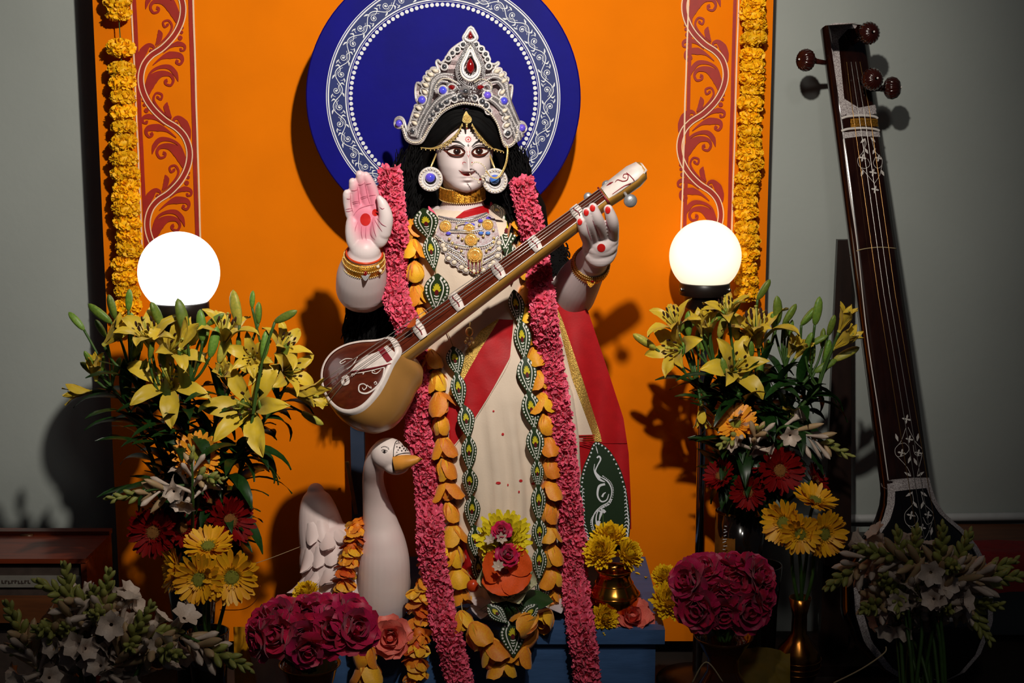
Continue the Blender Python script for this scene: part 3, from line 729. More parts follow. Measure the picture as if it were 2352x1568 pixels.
def dome(mp, x, y, rx, ry, h, mt, name, parent, nrm=(0, -1, 0)):
    m = MB(); c0 = Vector(mp(x, y)); k = .00098; rows = []
    for i in range(6):
        t = pi/2*i/5; rows.append([c0+Vector((rx*k*cos(t)*cos(2*pi*j/18), -h*sin(t), ry*k*cos(t)*sin(2*pi*j/18))) for j in range(18)])
    m.grid(rows, True); return m.part(name, mt, parent)
f1 = 1/3.5625
def tearpart(cx, cy, w, h, ang, d, mt, name, bulge=.006):
    m = MB(); c0 = Vector(cz(cx, cy, d)); rows = []
    for i in range(9):
        t = i/8; wv = w*ip([(0, .05), (.15, .45), (.4, .9), (.65, 1), (.85, .75), (1, .05)], t)/2; y = h*(.5-t); r = []
        for j in range(12):
            a = 2*pi*j/12; x_ = wv*cos(a); X, Yy = x_*cos(ang)-y*sin(ang), x_*sin(ang)+y*cos(ang)
            r.append(c0+Vector((X*f1*.00098, -bulge*max(-.3, sin(a))*wv/(w/2), Yy*f1*.00098)))
        rows.append(r)
    m.grid(rows, True); return m.part(name, mt, CT)
tearpart(785, 395, 68, 125, 0, .008, 'gem_red', 'red_gem'); tearpart(785, 152, 40, 80, 0, .004, 'gem_red', 'red_gem')
rope([(785, 98), (755, 140), (740, 172), (785, 195), (828, 172), (812, 138)], 13, .006, 4, closed=True, name='tip_frame')
tearpart(632, 572, 44, 60, 1.4, .006, 'gem_red', 'red_gem'); tearpart(868, 572, 44, 60, -1.4, .006, 'gem_red', 'red_gem')
for x, y, a in ((497, 436, 1.2), (460, 466, 1.1), (436, 506, 1.0), (418, 552, 1.0), (412, 610, .8), (364, 742, 1.1), (346, 802, 1.1), (330, 864, 1.0), (1005, 440, -1.2), (1040, 474, -1.1), (1062, 518, -1.0), (1048, 612, -.8), (1066, 762, -1.1), (1084, 820, -1.1), (1086, 882, -1.0)):
    tearpart(x, y, 36, 62, a, .006, 'pearl', 'pearl', .008)
    q = [(x+26*cos(t)*cos(a)-40*sin(t)*-sin(a)*-1, y+26*cos(t)*sin(a)*-1+40*sin(t)*cos(a)) for t in [k*pi/5 for k in range(10)]]
    rope([(x+26*cos(t)*cos(a)-40*sin(t)*sin(a), y-26*cos(t)*sin(a)-40*sin(t)*cos(a)) for t in [k*pi/5 for k in range(10)]], 8, .003, 3, closed=True)
for x, y, r in ((560, 597, 33), (388, 675, 33), (925, 637, 31), (1060, 684, 32), (202, 868, 31), (1206, 905, 32)):
    dome(c2(.007), x, y, r*f1, r*f1, .007, 'gem_blue', 'blue_cabochon', CT)
    rope([(x+38*cos(t), y+38*sin(t)) for t in [k*pi/5 for k in range(10)]], 9, .005, 3, closed=True, name='cabochon_rim')
for x, y, r in ((725, 222, 18), (678, 262, 17), (637, 292, 16), (604, 336, 18), (832, 222, 17), (876, 258, 17), (910, 300, 17), (926, 344, 16), (655, 664, 24), (590, 690, 22), (548, 718, 24), (512, 752, 24), (478, 795, 20), (455, 835, 20), (882, 690, 23), (912, 722, 22), (935, 768, 20), (1090, 948, 24), (316, 932, 26), (572, 404, 20), (935, 400, 20), (700, 650, 22), (820, 660, 20)):
    dome(c2(.005), x, y, r*f1, r*f1, .004, 'gem_dark', 'glass_stone', CT)
    rope([(x+(r+7)*cos(t), y+(r+7)*sin(t)) for t in [k*pi/4 for k in range(8)]], 7, .004, 3, closed=True, name='stone_rim')
m = MB(); c0 = Vector(cz(740, 600, .0)); m.lathe([(.0135, 0), (.0135, .004), (.011, .013), (.0085, .02), (.006, .024), (.0005, .025)], 20, Matrix.Translation(c0) @ Matrix.Rotation(pi/2, 4, 'X') @ Matrix.Rotation(.12, 4, 'Y')); m.part('centre_boss', 'silver', CT)
dome(c2(.024), 745, 605, 6, 6, .004, 'gem_dark', 'boss_stone', CT)

# ================================================================== earrings, nose ring, forehead chain, choker
def ring_px(mb, cx, cy, r, w, Y, n=28, d=0, rz=None):
    c0 = P(cx, cy, Y); k = K(Y, cy)
    mb.tube([(c0.x+r*k*cos(2*pi*i/n), Y-d, c0.z+(rz or r)*k*sin(2*pi*i/n)) for i in range(n)], w*k, 8, closed=True)
for cx, cy, Y, r, gm, lab in ((989, 411, .015, 25.5, 'gem_blue', 'round pearl edged earring with deep blue stone at the left cheek'), (1137, 415, .02, 26.5, 'gem_teal', 'round pearl edged earring with turquoise stone under the gold chain')):
    c0 = P(cx, cy, Y); k = K(Y, cy); t = thing('earring', lab, 'earring', c0, 'earrings of the statue')
    m = MB(); T = Matrix.Translation(c0) @ Matrix.Rotation(pi/2, 4, 'X')
    m.lathe([(r*.55*k, -.003), (r*k, -.003), (r*1.02*k, 0), (r*k, .003), (r*.55*k, .003), (r*.53*k, 0), (r*.55*k, -.003)], 36, T); m.part('disc', 'silver_white', t)
    for q, w in ((1., 3), (.84, 2.2), (.58, 2.6)): m = MB(); ring_px(m, cx, cy, r*q, w, Y, 36, .003); m.part('coil', 'silver_white', t)
    for j in range(22):
        a = 2*pi*j/22; m = MB(); m.ball((c0.x+r*.93*k*cos(a), Y-.006, c0.z+r*.93*k*sin(a)), 2.5*k, 8, 6); m.part('pearl', 'pearl', t)
    m = MB(); m.ball((c0.x, Y+.002, c0.z-.002), (r*.52*k, .002, r*.52*k), 20, 8); m.part('backing', 'ink_black', t)
    dome(lambda x, y: P(x, y, Y-.003), cx-1, cy-3, 11.5, 11.5, .009, gm, 'stone', t)
    m = MB(); m.tube([(c0.x, Y, c0.z+r*k), (c0.x+(.012 if cx < 1067 else -.012), Y+.03, c0.z+r*k+.03)], .0022, 6); m.part('hook', 'gold', t)
t = thing('nose_ring', 'pearl beaded nose ring with a gold chain up to the crown', 'jewellery', P(1092, 385, -.03))
kk = K(-.02, 390)
m = MB(); NR = [(1083, 378), (1087, 374), (1095, 372), (1104, 375), (1112, 382), (1116, 391), (1114, 402), (1108, 409), (1100, 413), (1091, 411), (1083, 406), (1079, 399)]
q = cr([tuple(P(x, y, -.022-.004*abs(i-6)/6)) for i, (x, y) in enumerate(NR)], 4); m.tube(q, .0007, 6); m.part('wire', 'gold', t)
for i, p in enumerate(q[::2]):
    m = MB(); m.ball(p, .0019 if i < 14 else .0015, 8, 6); m.part('pearl', 'pearl', t)
for x, y, mt in ((1103, 412, 'gem_red'), (1100, 419, 'pearl'), (1108, 405, 'pearl'), (1110, 413, 'pearl')): m = MB(); m.ball(P(x, y, -.024), .0028, 8, 6); m.part('drop_bead', mt, t)
ch = [(1116, 391, -.022), (1122, 401, -.015), (1132, 407, -.012), (1142, 406, -.008), (1150, 398, -.005), (1158, 383, -.002), (1163, 365, .0), (1165, 345, .004), (1163, 335, .01)]
m = MB(); q = cr([tuple(P(*p)) for p in ch], 6); m.tube(q, .0011, 6); m.part('chain', 'gold', t)
m = MB()
for i, p in enumerate(q): m.ball((p[0]+.002, p[1]-.001, p[2]-.002), .0015, 6, 4)
m.part('chain_beads', 'gold', t, kind='stuff')
t = thing('forehead_chain', 'gold filigree hair chain with pendant along the hairline', 'jewellery', P(1072, 290, -.01))
m = MB(); tp = cr([(1066, 262), (1063, 270), (1062, 278), (1067, 282), (1074, 283), (1082, 280), (1083, 271), (1076, 263), (1071, 255)], 4, True)
m.plate([P(x, y, -.010) for x, y in tp], [P(x, y, -.006) for x, y in tp]); m.part('pendant', 'gold', t, False)
gr = MB()
for k in range(3):
    for j in range(8+4*k): a = 2*pi*j/(8+4*k); gr.ball(P(1072.5+(2.5+3*k)*cos(a), 272+(2.5+3*k)*sin(a), -.0115), .0012, 6, 4)
gr.part('granulation', 'gold', t, kind='stuff')
for x, y, r in ((1072, 286, 3), (1072, 291, 2.6), (1072, 295.5, 2)): m = MB(); m.ball(P(x, y, -.006), r*.00098, 8, 6); m.part('drop_bead', 'gem_red' if y > 295 else 'gold', t)
dF = drape([SK], .003, .02); 
for pts in ([(1062, 284), (1050, 304), (1034, 320), (1014, 332), (992, 340), (966, 339)], [(1084, 284), (1094, 300), (1106, 315), (1122, 330), (1140, 342), (1158, 348)]):
    for off, r_ in ((0, .0012), (7, .001)):
        q = []
        for i, (x, y) in enumerate(pts):
            yv = min(-.006+.010*i, (dF(x, y).y if i < 3 else 9)); q.append(tuple(P(x, y+off*sin(pi*min(1, (i+.5)/5)), yv)))
        qq = cr(q, 8); m = MB(); m.tube(qq, r_, 6); m.part('chain', 'gold', t)
        if off == 0: q1 = qq
    z = MB()
    for i, (a, b) in enumerate(zip(q1, qq)):
        if i+2 < len(q1): z.tube([a, qq[i+2]] if i % 4 < 2 else [b, q1[i+2]], .0006, 4)
        if i % 3 == 0: z.ball((b[0], b[1], b[2]-.003), .0016, 6, 4)
    z.part('filigree', 'gold', t, kind='stuff')
t = thing('choker', 'wide gold filigree choker around the neck', 'necklace', P(1062, 460, .06))
c0 = P(1062, 445, .098)
def nk(a, r, z): return (c0.x+r*cos(a), .098+r*sin(a)*.95, c0.z+z-.010*max(0, -sin(a))+.006)
m = MB(); m.grid([[nk(2*pi*j/48, r, z) for j in range(48)] for r, z in ((.050, -.015), (.0525, -.015), (.0525, .015), (.050, .015))], True); m.part('band', 'gold_deep', t)
for j in range(13):
    a = -pi/2+(j-6)*.25; m = MB(); g = [[nk(a-.105+.21*u/4, .0548, z) for u in range(5)] for z in (-.0125, .0125)]
    g2 = [[nk(a-.105+.21*u/4, .052, z) for u in range(5)] for z in (-.0125, .0125)]
    m.grid(g); m.grid([g[0], g2[0]]); m.grid([g[1], g2[1]], flip=True); m.add([g[0][0], g[1][0], g2[1][0], g2[0][0], g[0][4], g[1][4], g2[1][4], g2[0][4]], [(0, 1, 2, 3), (7, 6, 5, 4)])
    m.part('plaque', 'gold_deep', t, False)
for z in (-.0145, .0145):
    b = MB()
    for j in range(70): b.ball(nk(2*pi*j/70, .0536, z), .0017, 6, 4)
    b.part('bead_edge', 'gold', t, kind='stuff')

# ================================================================== breast ornament
CB = drape([SB, SK], .006, .01)
Z2 = lambda x, y: (920+x/4.356, 440+y/4.356)
d2 = lambda o: (lambda x, y: Vector(CB(*Z2(x, y)))+Vector((0, -o, 0)))
NT = thing('breast_ornament', 'silver bead breast ornament with five gold roses', 'necklace', CB(1085, 600))
op = [(385, 240), (600, 272), (860, 205), (945, 265), (985, 420), (1015, 520), (1010, 640), (985, 715), (900, 765), (820, 800), (735, 812), (640, 795), (545, 745), (470, 700), (430, 590), (350, 440), (380, 330)]
mat('ornament_ground', (220, 214, 218), .45, .15, var=.35, scale=160, bump=.8, bscale=420, c2=(186, 150, 156))
m = MB(); m.poly(op, d2(0), 8); m.part('backing', 'ornament_ground', NT)
for q, w in (([(380, 245), (500, 275), (640, 280), (760, 258), (865, 212)], 20), ([(500, 385), (600, 385), (700, 390), (830, 375)], 18), ([(350, 430), (460, 500), (580, 530), (700, 545), (860, 530), (980, 440)], 16), ([(430, 560), (560, 610), (660, 700)], 16), ([(470, 600), (580, 670), (670, 740)], 14), ([(840, 640), (920, 600), (1000, 540)], 16), ([(830, 700), (920, 650), (1005, 600)], 14), ([(560, 320), (640, 300), (740, 330)], 14), ([(400, 460), (500, 560), (640, 620)], 12), ([(860, 560), (930, 520), (960, 450)], 12)):
    m = MB(); m.tube(cr([tuple(d2(.004)(*p)) for p in q], 8), w/4.356*.0005, 7); m.part('strand', 'silver', NT)
    b = MB()
    for p in cr([tuple(d2(.008)(x, y+14)) for x, y in q], 7): b.ball(p, .0018, 6, 4)
    b.part('bead_row', 'pearl', NT, kind='stuff')
for i in range(13):
    t_ = i/12; x, y = cr([(425, 535), (455, 600), (500, 690), (560, 712), (635, 772), (700, 790), (800, 790), (880, 755), (930, 705), (970, 640), (985, 570), (985, 510)], 3)[int(t_*33)]
    m = MB(); m.ball(d2(.006)(x, y), (.0062, .004, .0055), 10, 8); m.part('pearl', 'pearl', NT)
    m = MB(); c_ = d2(.004)(x, y); m.tube([(c_.x+.0085*cos(k*pi/6), c_.y, c_.z+.0075*sin(k*pi/6)) for k in range(12)], .0009, 6, closed=True); m.part('pearl_setting', 'silver_white', NT)
gold_rose = MB()
for lay, (r, n, z, ln) in enumerate(((.93, 9, 0, .42), (.70, 8, .10, .40), (.48, 7, .2, .34), (.28, 5, .3, .28))):
    for k in range(n):
        gold_rose.grid(petal(ln, .62*r+.1, (1.25-.1*lay, -.5, -.3), .15, nu=4, nv=4), M=Matrix.Rotation(2*pi*k/n+lay*.4, 4, 'Z') @ Matrix.Translation((0, r-ln*.9, z)))
gold_rose.ball((0, 0, .32), (.2, .2, .2), 10, 6); gold_rose.lathe([(.95, -.02), (.9, .05), (.01, .12)], 20)
grm = gold_rose.mesh('gold_rose', 'gold')
for x, y, r in ((450, 345, 66), (685, 372, 60), (872, 330, 62), (706, 482, 72), (745, 632, 86)):
    part('gold_rose', grm, NT, frame(d2(.005)(x, y), (0, -1, .12), 0) @ scl(r/4.356*.00098))
for x, y in ((480, 415), (800, 290), (880, 262), (875, 412), (805, 412), (660, 320), (720, 330)):
    m = MB(); m.ball(d2(.006)(x, y), (.006, .003, .004), 10, 6); m.part('blue_stone', 'gem_teal' if x % 2 else 'gem_blue', NT)
for x, y in ((560, 355), (620, 470), (490, 470), (520, 510), (560, 550), (610, 590), (580, 440), (780, 470), (830, 440), (935, 460), (930, 500), (900, 560), (860, 590), (790, 330), (930, 380)):
    m = MB(); m.ball(d2(.007)(x, y), .0034, 8, 6); m.part('gold_bead', 'gold', NT)
for k in range(8):
    x = 680+19*k; l = 690+50*sin(pi*k/7); m = MB(); m.tube([d2(.007)(x, 680), d2(.008)(x, l+60)], .0011, 5); m.ball(d2(.008)(x, l+72), .0024, 8, 6); m.part('fringe', 'gold' if k % 2 else 'gem_red', NT)
t = thing('key_bell', 'small gold bell cluster hanging below the lute neck', 'jewellery', P(1078, 790, -.02))
m = MB(); m.ball(P(1078, 762, -.02), (.009, .007, .011), 12, 8); m.tube([P(1080, 740, -.01), P(1078, 765, -.02)], .0015, 6); m.part('bell_cap', 'gold', t)
for x, y in ((1070, 785), (1078, 790), (1086, 786), (1074, 778), (1083, 778)): m = MB(); m.ball(P(x, y, -.022), .004, 10, 8); m.part('bell', 'gold', t)

# ================================================================== bangles
def bangle(label, c, axis, rx, mats, group):
    t = thing('bangle', label, 'bangle', c, group); M = frame(c, axis)
    for nm, mt, prof in mats:
        m = MB(); m.lathe([(rx*a, z) for a, z in prof], 40, M); m.part(nm, mt, t)
    return t, M
ax = (P(836, 620, -.03)-P(839, 560, -.064)).normalized()*-1
t, M = bangle('broad gold bangle with a red stone pendant on the raised wrist', P(836, 598, -.048), ax, .0455,
       [('band', 'gold_deep', [(.95, -.016), (1.05, -.014), (1.04, 0), (.98, .014), (.9, .015), (.9, -.01), (.95, -.016)])], 'gold bangles')
for z, r in ((-.0145, 1.055), (.013, .995), (0, 1.045)):
    b = MB()
    for k in range(64): b.ball((.0455*r*cos(k*pi/32), .0455*r*sin(k*pi/32), z), .0019, 6, 4, M)
    b.part('bead_edge', 'gold', t, kind='stuff')
m = MB(); m.lathe([(.043*.93, .017), (.043*1.0, .02), (.043*.93, .023), (.043*.88, .02), (.043*.93, .017)], 40, M); m.part('orange_bangle', 'coral', t, label='thin orange red bangle')
c0 = P(839, 626, -.105)
m = MB(); q = cr([(839, 645), (829, 632), (826, 622), (834, 614), (844, 614), (853, 622), (849, 633)], 4, True); m.plate([P(x, y, -.094+.0006*(645-y)) for x, y in q], [P(x, y, -.091+.0006*(645-y)) for x, y in q]); m.part('pendant', 'silver', t, False)
dome(lambda x, y: P(x, y, -.086), 839, 626, 6, 8, .005, 'gem_red', 'pendant_stone', t)
for x, y in ((805, 612), (812, 620), (868, 612), (874, 622), (820, 618)): m = MB(); m.ball(P(x, y, -.08 if x > 815 else -.06), .0042, 8, 6); m.part('pearl', 'pearl', t)
t, M = bangle('broad gold bangle with a red stone on the wrist holding the lute', P(1357, 606, .0), (P(1368, 575, -.06)-P(1345, 625, .035)), .0415,
       [('band', 'gold_deep', [(.95, -.019), (1.06, -.017), (1.08, 0), (1.0, .015), (.9, .016), (.9, -.01), (.95, -.019)])], 'gold bangles')
b = MB()
for z, r in ((-.018, 1.06), (.014, 1.02), (-.006, 1.09), (.006, 1.06)):
    for k in range(56): b.ball((.0405*r*cos(k*pi/28+z*9), .0405*r*sin(k*pi/28+z*9), z), .0019, 6, 4, M)
b.part('bead_edge', 'gold', t, kind='stuff')
m = MB(); q = cr([(1357, 660), (1347, 646), (1350, 634), (1362, 632), (1371, 640)], 4, True); m.plate([P(x, y, -.024) for x, y in q], [P(x, y, -.020) for x, y in q]); m.part('pendant', 'gold_deep', t, False)
dome(lambda x, y: P(x, y, -.024), 1361, 644, 5, 6, .004, 'gem_red', 'pendant_stone', t)
# ================================================================== lute held by the statue
mat('tan_wood', (176, 128, 56), .4, var=.18, scale=14, stretch=(1, 5, 1), bump=.08, coat=.2)
mat('gourd_tan', (178, 128, 66), .42, var=.12, scale=8, bump=.05, coat=.2)
mat('board_brown', (84, 30, 14), .3, var=.25, scale=20, stretch=(1, 5, 5), coat=.4)
mat('lute_white', (220, 206, 200), .45, var=.12, scale=50)
mat('lute_maroon', (128, 22, 34), .5)
mat('string_steel', (200, 196, 190), .3, .7)
A0, A1 = P(903, 804, -.165), P(1386, 446, -.17); ax_ = (A1-A0).normalized(); NL = (A1-A0).length
fc = Vector((0, -1, 0)); fc = (fc-ax_*fc.dot(ax_)).normalized(); uu = ax_.cross(fc); uu = uu if uu.z > 0 else -uu
th = radians(45); nn = fc*cos(th)+uu*sin(th); ww = uu*cos(th)-fc*sin(th)
def LV(a, w, n): return A0+ax_*a+ww*w+nn*n
VT = thing('veena', 'carved wooden lute with round gourd held across the statue', 'lute', A0-Vector((0, 0, .15)))
def dsec(a, hw, dp, n=14, top=0.):
    pts = [LV(a, -hw, top), LV(a, hw, top)]
    return pts+[LV(a, hw*cos(pi*k/n), top-dp*sin(pi*k/n)**.8) for k in range(1, n)]
m = MB(); rows = [dsec(a, hw, dp) for a, hw, dp in [(-.012, .03, .062), (.0, .027, .060), (.05, .0255, .057), (NL*.5, .0225, .051), (NL, .0185, .044), (NL+.03, .0205, .046), (NL+.075, .022, .046), (NL+.095, .020, .038), (NL+.103, .012, .02)]]
m.grid(rows, True, flip=True); m.f.append(tuple(len(m.v)-len(rows[0])+k for k in range(len(rows[0])))); m.fm.append(0)
m.part('neck', 'tan_wood', VT)
m = MB(); pts = [(a, .9*ip([(0, .027), (NL, .0185)], a)) for a in (0, NL*.33, NL*.66, NL)]
m.grid([[LV(a, -h, .001), LV(a, -h, .003), LV(a, h, .003), LV(a, h, .001)] for a, h in pts]); m.part('fingerboard', 'board_brown', VT, False)
m = MB(); m.tube([LV(a, -h*1.05, .002) for a, h in pts], .0013, 6); m.part('edge_line', 'lute_white', VT)
# gourd
OL = [(.108, 0), (.103, .024), (.075, .040), (.04, .066), (.005, .084), (-.03, .089), (-.06, .076), (-.08, .046), (-.088, 0)]
OC = cr(OL+[(x, -y) for x, y in reversed(OL[1:-1])], 5, True)
gc = -.092
def GV(x, y, n, s=1.): return LV(gc+x*s, y*s, n)
m = MB(); rows = []
for s_, z in ((1.0, 0), (1.07, -.014), (1.13, -.042), (1.12, -.078), (1.02, -.112), (.84, -.140), (.58, -.158), (.28, -.167), (.01, -.17)):
    rows.append([LV(gc+x*(1+(s_-1)*(.15 if x > 0 and s_ > 1 else 1)), y*s_, z+.012) for x, y in OC])
m.grid(rows, True, flip=True); m.part('gourd', 'gourd_tan', VT)
pl = MB(); pl.grid([[GV(x, y, z, s_) for x, y in OC] for s_, z in ((1.0, .012), (.97, .015), (.7, .02), (.35, .023), (.01, .024))], True); pl.part('sound_board', 'board_brown', VT)
PB = drape([pl.bvh()], .0012, -.2)
m = MB(); m.grid([[GV(x, y, z, s_) for x, y in OC] for s_, z in ((1.035, .004), (1.02, .0125), (1.0, .0155), (.95, .0175), (.93, .0168))], True); m.part('white_rim', 'lute_white', VT)
Z5 = lambda pts: [(720+x/3.921, 640+y/3.921) for x, y in pts]
m = MB(); m.poly(Z5([(662, 598), (735, 665), (705, 762), (520, 800), (328, 836), (390, 760), (470, 692), (570, 660)]), PB, 5); m.part('bridge_panel', 'lute_white', VT)
PB2 = drape([pl.bvh()], .0024, -.2)
m = MB(); m.poly(Z5([(578, 640), (628, 612), (712, 728), (662, 752)]), PB2, 3); m.part('bridge_mark', 'lute_maroon', VT)
m = MB()
for q, w in (([(640, 800), (620, 900), (560, 980), (480, 1030), (415, 1015), (412, 960), (450, 945), (480, 970), (455, 1000), (440, 980)], [14, 14, 15, 15, 12, 10, 9, 8, 7]), ([(672, 790), (660, 880), (600, 975)], [6, 6, 3]), ([(640, 795), (500, 830), (345, 858)], [7, 7, 7]), ([(610, 815), (570, 850), (530, 845), (535, 825), (555, 835)], [4, 8, 7, 6, 5]), ([(545, 940), (560, 925), (570, 945), (550, 950)], [8, 8, 7, 6]),
             ([(360, 870), (370, 855), (345, 860), (350, 878)], [7, 7, 7]), ([(445, 860), (455, 840), (435, 845)], [8, 9, 8]), ([(480, 955), (520, 985), (515, 965)], [7, 8, 3]), ([(350, 720), (290, 720), (240, 750), (255, 762), (290, 740)], [5, 8, 8, 7, 4]), ([(400, 700), (355, 770), (300, 815)], [5, 9, 5]), ([(260, 900), (300, 880), (310, 930), (270, 945), (262, 905)], [28, 30, 30, 28, 28])):
    m.stroke(Z5(q), [x/3.921 for x in w], PB2, 6)
m.part('painted_scroll', 'lute_white', VT, False)
m = MB(); m.stroke(Z5([(700, 762), (520, 808), (320, 838)]), [2, 2], drape([pl.bvh()], .003, -.2), 6); m.part('maroon_line', 'lute_maroon', VT, False)
nb = (ax_, ww, nn)
for px, py in ((964, 757), (1051, 695), (1150, 628), (1234, 566), (1327, 488)):
    a = (P(px, py, -.165)-A0).dot(ax_); h = ip([(0, .027), (NL, .0185)], a)
    fr = thing if False else None
    m = MB(); rows = []
    for j in range(9):
        w_ = h*1.04*(-1+2*j/8); bz_ = .0045+.0035*(1-(w_/h/1.05)**2)
        rows.append([LV(a+q*(.0095+.003*(1-abs(w_)/h)), w_, z) for q, z in ((-1, .003), (-1, bz_), (1, bz_), (1, .003))])
    m.grid(rows); fo = m.part('fret_block', 'lute_white', VT)
    m = MB(); m.tube([LV(a+.002*sin(j), h*(-.75+1.5*j/6), .0088-.0025*(abs(-1+j/3))**2) for j in range(7)], .0014, 5); m.part('fret_line', 'lute_maroon', fo)
for k, w_ in enumerate((-.010, -.003, .006, .0135)):
    m = MB(); s0 = GV(-.098, w_*2.6, .016); m.tube([s0, GV(-.02, w_*1.5, .034), LV(NL*.5, w_, .014), LV(NL, w_*.9, .008)], .00075, 5); m.part('string', 'string_steel', VT)
m = MB(); m.tube([LV(NL-.001, -.021, -.012), LV(NL-.001, -.019, .005), LV(NL-.001, .019, .006)], .0022, 6); m.part('nut', 'lute_maroon', VT)
hd = MB(); hd.grid([[LV(NL+a, -h, z-.004), LV(NL+a, -h*.98, z), LV(NL+a, 0, z+.003), LV(NL+a, h*.98, z), LV(NL+a, h, z-.004)] for a, h, z in ((.004, .0185, .002), (.03, .021, .003), (.075, .0225, .003), (.097, .019, 0), (.106, .011, -.006))]); hd.part('head_panel', 'lute_white', VT)
HB = drape([hd.bvh()], .0012, -.15); Z4 = lambda pts: [(1160+x/4.02, 370+y/4.02) for x, y in pts]
m = MB()
for q, w in (([(1120, 105), (1160, 140), (1190, 190), (1100, 230), (990, 305)], [5, 8, 10, 9, 4]), ([(935, 228), (970, 205), (1000, 190)], [2, 16, 3]), ([(1015, 195), (1040, 172), (1090, 185), (1130, 170), (1135, 125), (1100, 120), (1090, 148), (1115, 155)], [3, 8, 9, 9, 8, 7, 6, 6]), ([(905, 262), (940, 330)], [8, 9])): m.stroke(Z4(q), [x/4.02 for x in w], HB, 6)
m.part('painted_scroll', 'lute_maroon', VT, False)
mat('peg_silver', (168, 168, 172), .35, .6, var=.15, bump=.2)
for px, py, Y, r, dx in ((1448, 461, -.195, .0145, (0, 0)), (1351, 452, -.12, .010, (0, 0)), (1394, 425, -.12, .011, (0, 0))):
    c0 = P(px, py, Y); m = MB(); m.ball(c0, (r, r*.6, r), 16, 10); a = (c0-A0).dot(ax_); m.tube([c0, LV(a, 0, -.015)], .0035, 8); m.part('peg', 'peg_silver', VT)

# ================================================================== swan
mat('swan_white', (236, 222, 216), .5, var=.08, scale=7, c2=(230, 202, 200))
mat('beak_orange', (226, 150, 58), .5, var=.1)
SW = thing('swan_figure', 'white clay swan figure with orange beak beside the statue', 'swan', P(850, 1400, .05)*1)
SW.location.z = ZP; WM[SW.name] = Matrix.Translation(SW.location)
b = MB()
NK = [(880, 1425, .03, 50), (880, 1370, .01, 62), (882, 1300, .0, 62), (880, 1250, .0, 55), (873, 1200, .0, 42), (863, 1150, -.015, 31), (857, 1105, -.045, 25), (860, 1072, -.075, 25), (874, 1048, -.09, 30), (893, 1040, -.103, 35), (908, 1046, -.111, 32)]
q = cr([tuple(P(x, y, Y))+(r*.00099,) for x, y, Y, r in NK], 6); b.tube([p[:3] for p in q], [p[3] for p in q], 28)
b.ball(P(892, 1042, -.105), (.040, .034, .037), 24, 16); b.ball(P(918, 1050, -.117), (.026, .025, .027), 20, 14)
b.ball(P(910, 1070, -.115), (.03, .022, .02), 20, 14)
b.ball(P(882, 1335, .03), (.064, .075, .085), 28, 18); b.ball(P(800, 1345, .10), (.115, .11, .085), 32, 20); b.ball(P(770, 1290, .13), (.088, .07, .10), 32, 20)
q = cr([tuple(P(x, y, Y))+(r*.00105,) for x, y, Y, r in ((770, 1300, .14, 80), (742, 1230, .15, 58), (730, 1170, .155, 44), (726, 1140, .158, 32), (725, 1128, .16, 20))], 6); b.tube([p[:3] for p in q], [p[3] for p in q], 24)
b.ball(q[-1][:3], q[-1][3], 16, 10)
b.box((P(820, 1400, .07).x, .075, ZP+.02), (.19, .17, .04))
sw = remesh(b, .003, 'swan', 5, .5)
for i, v in enumerate(sw.v):
    if v[2] < ZP: sw.v[i] = (v[0], v[1], ZP)
sw_o = sw.part('body', 'swan_white', SW); SWB = sw.bvh()
bk = MB(); kb = []
for x, y, Y, hy, hz in ((906, 1062, -.125, .025, .024), (922, 1061, -.137, .023, .021), (940, 1057, -.143, .019, .015), (957, 1053, -.146, .013, .009), (967, 1052, -.147, .004, .003)):
    c0 = P(x, y, Y); kb.append([c0+Vector((-.004*sin(2*pi*k/16), hy*cos(2*pi*k/16), hz*sin(2*pi*k/16)*(1 if sin(2*pi*k/16) < 0 else .8))) for k in range(16)])
bk.grid(kb, True, flip=True); bk.f.append(tuple(len(bk.v)-16+k for k in range(16))); bk.fm.append(0); bk.part('beak', 'beak_orange', SW)
Z6 = lambda pts: [(660+x/3.4075, 980+y/3.4075) for x, y in pts]
sd = drape([SWB], .001, -.13)
m = MB()
for q, w in (([(735, 185), (755, 178), (785, 188)], [2, 5, 2]), ([(740, 190), (760, 205), (780, 192)], [2, 4, 2]), ([(832, 345), (830, 270), (832, 180), (850, 115), (880, 108)], [6, 6, 6, 6, 3]), ([(832, 240), (870, 215), (920, 205), (968, 205)], [6, 7, 7, 4])): m.stroke(Z6(q), [x/3.4 for x in w], sd, 6)
for x, y, r in ((760, 192, 10), (738, 160, 4), (748, 155, 4), (758, 153, 4), (768, 154, 4), (778, 157, 4), (788, 163, 4), (793, 172, 4), (857, 130, 5), (878, 125, 4), (858, 155, 5), (880, 162, 7), (868, 180, 5), (900, 150, 6), (920, 140, 5), (896, 186, 6), (912, 170, 6), (925, 184, 6), (935, 165, 6), (940, 150, 5), (858, 198, 4), (905, 125, 4), (942, 182, 5)): m.dot(*Z6([(x, y)])[0], r/3.4, sd, 8)
m.part('painted_face', 'ink_black', sw_o, False, kind='stuff')
fm = MB(); fr_ = petal(.062, .040, (.0, .3, .3), .2, [(0, .5), (.3, .95), (.6, 1), (.85, .6), (1, .08)], 4, 6)
fm.grid(fr_); fm.grid([[(p[0], p[1]-.004, p[2]) for p in r] for r in fr_], flip=True); fmm = fm.mesh('feather', 'swan_white')
def surf(bv, px, py):
    d = ray(px, py).normalized(); h = bv.ray_cast(CAM, d); return (h[0], h[1]) if h[0] is not None else (None, None)
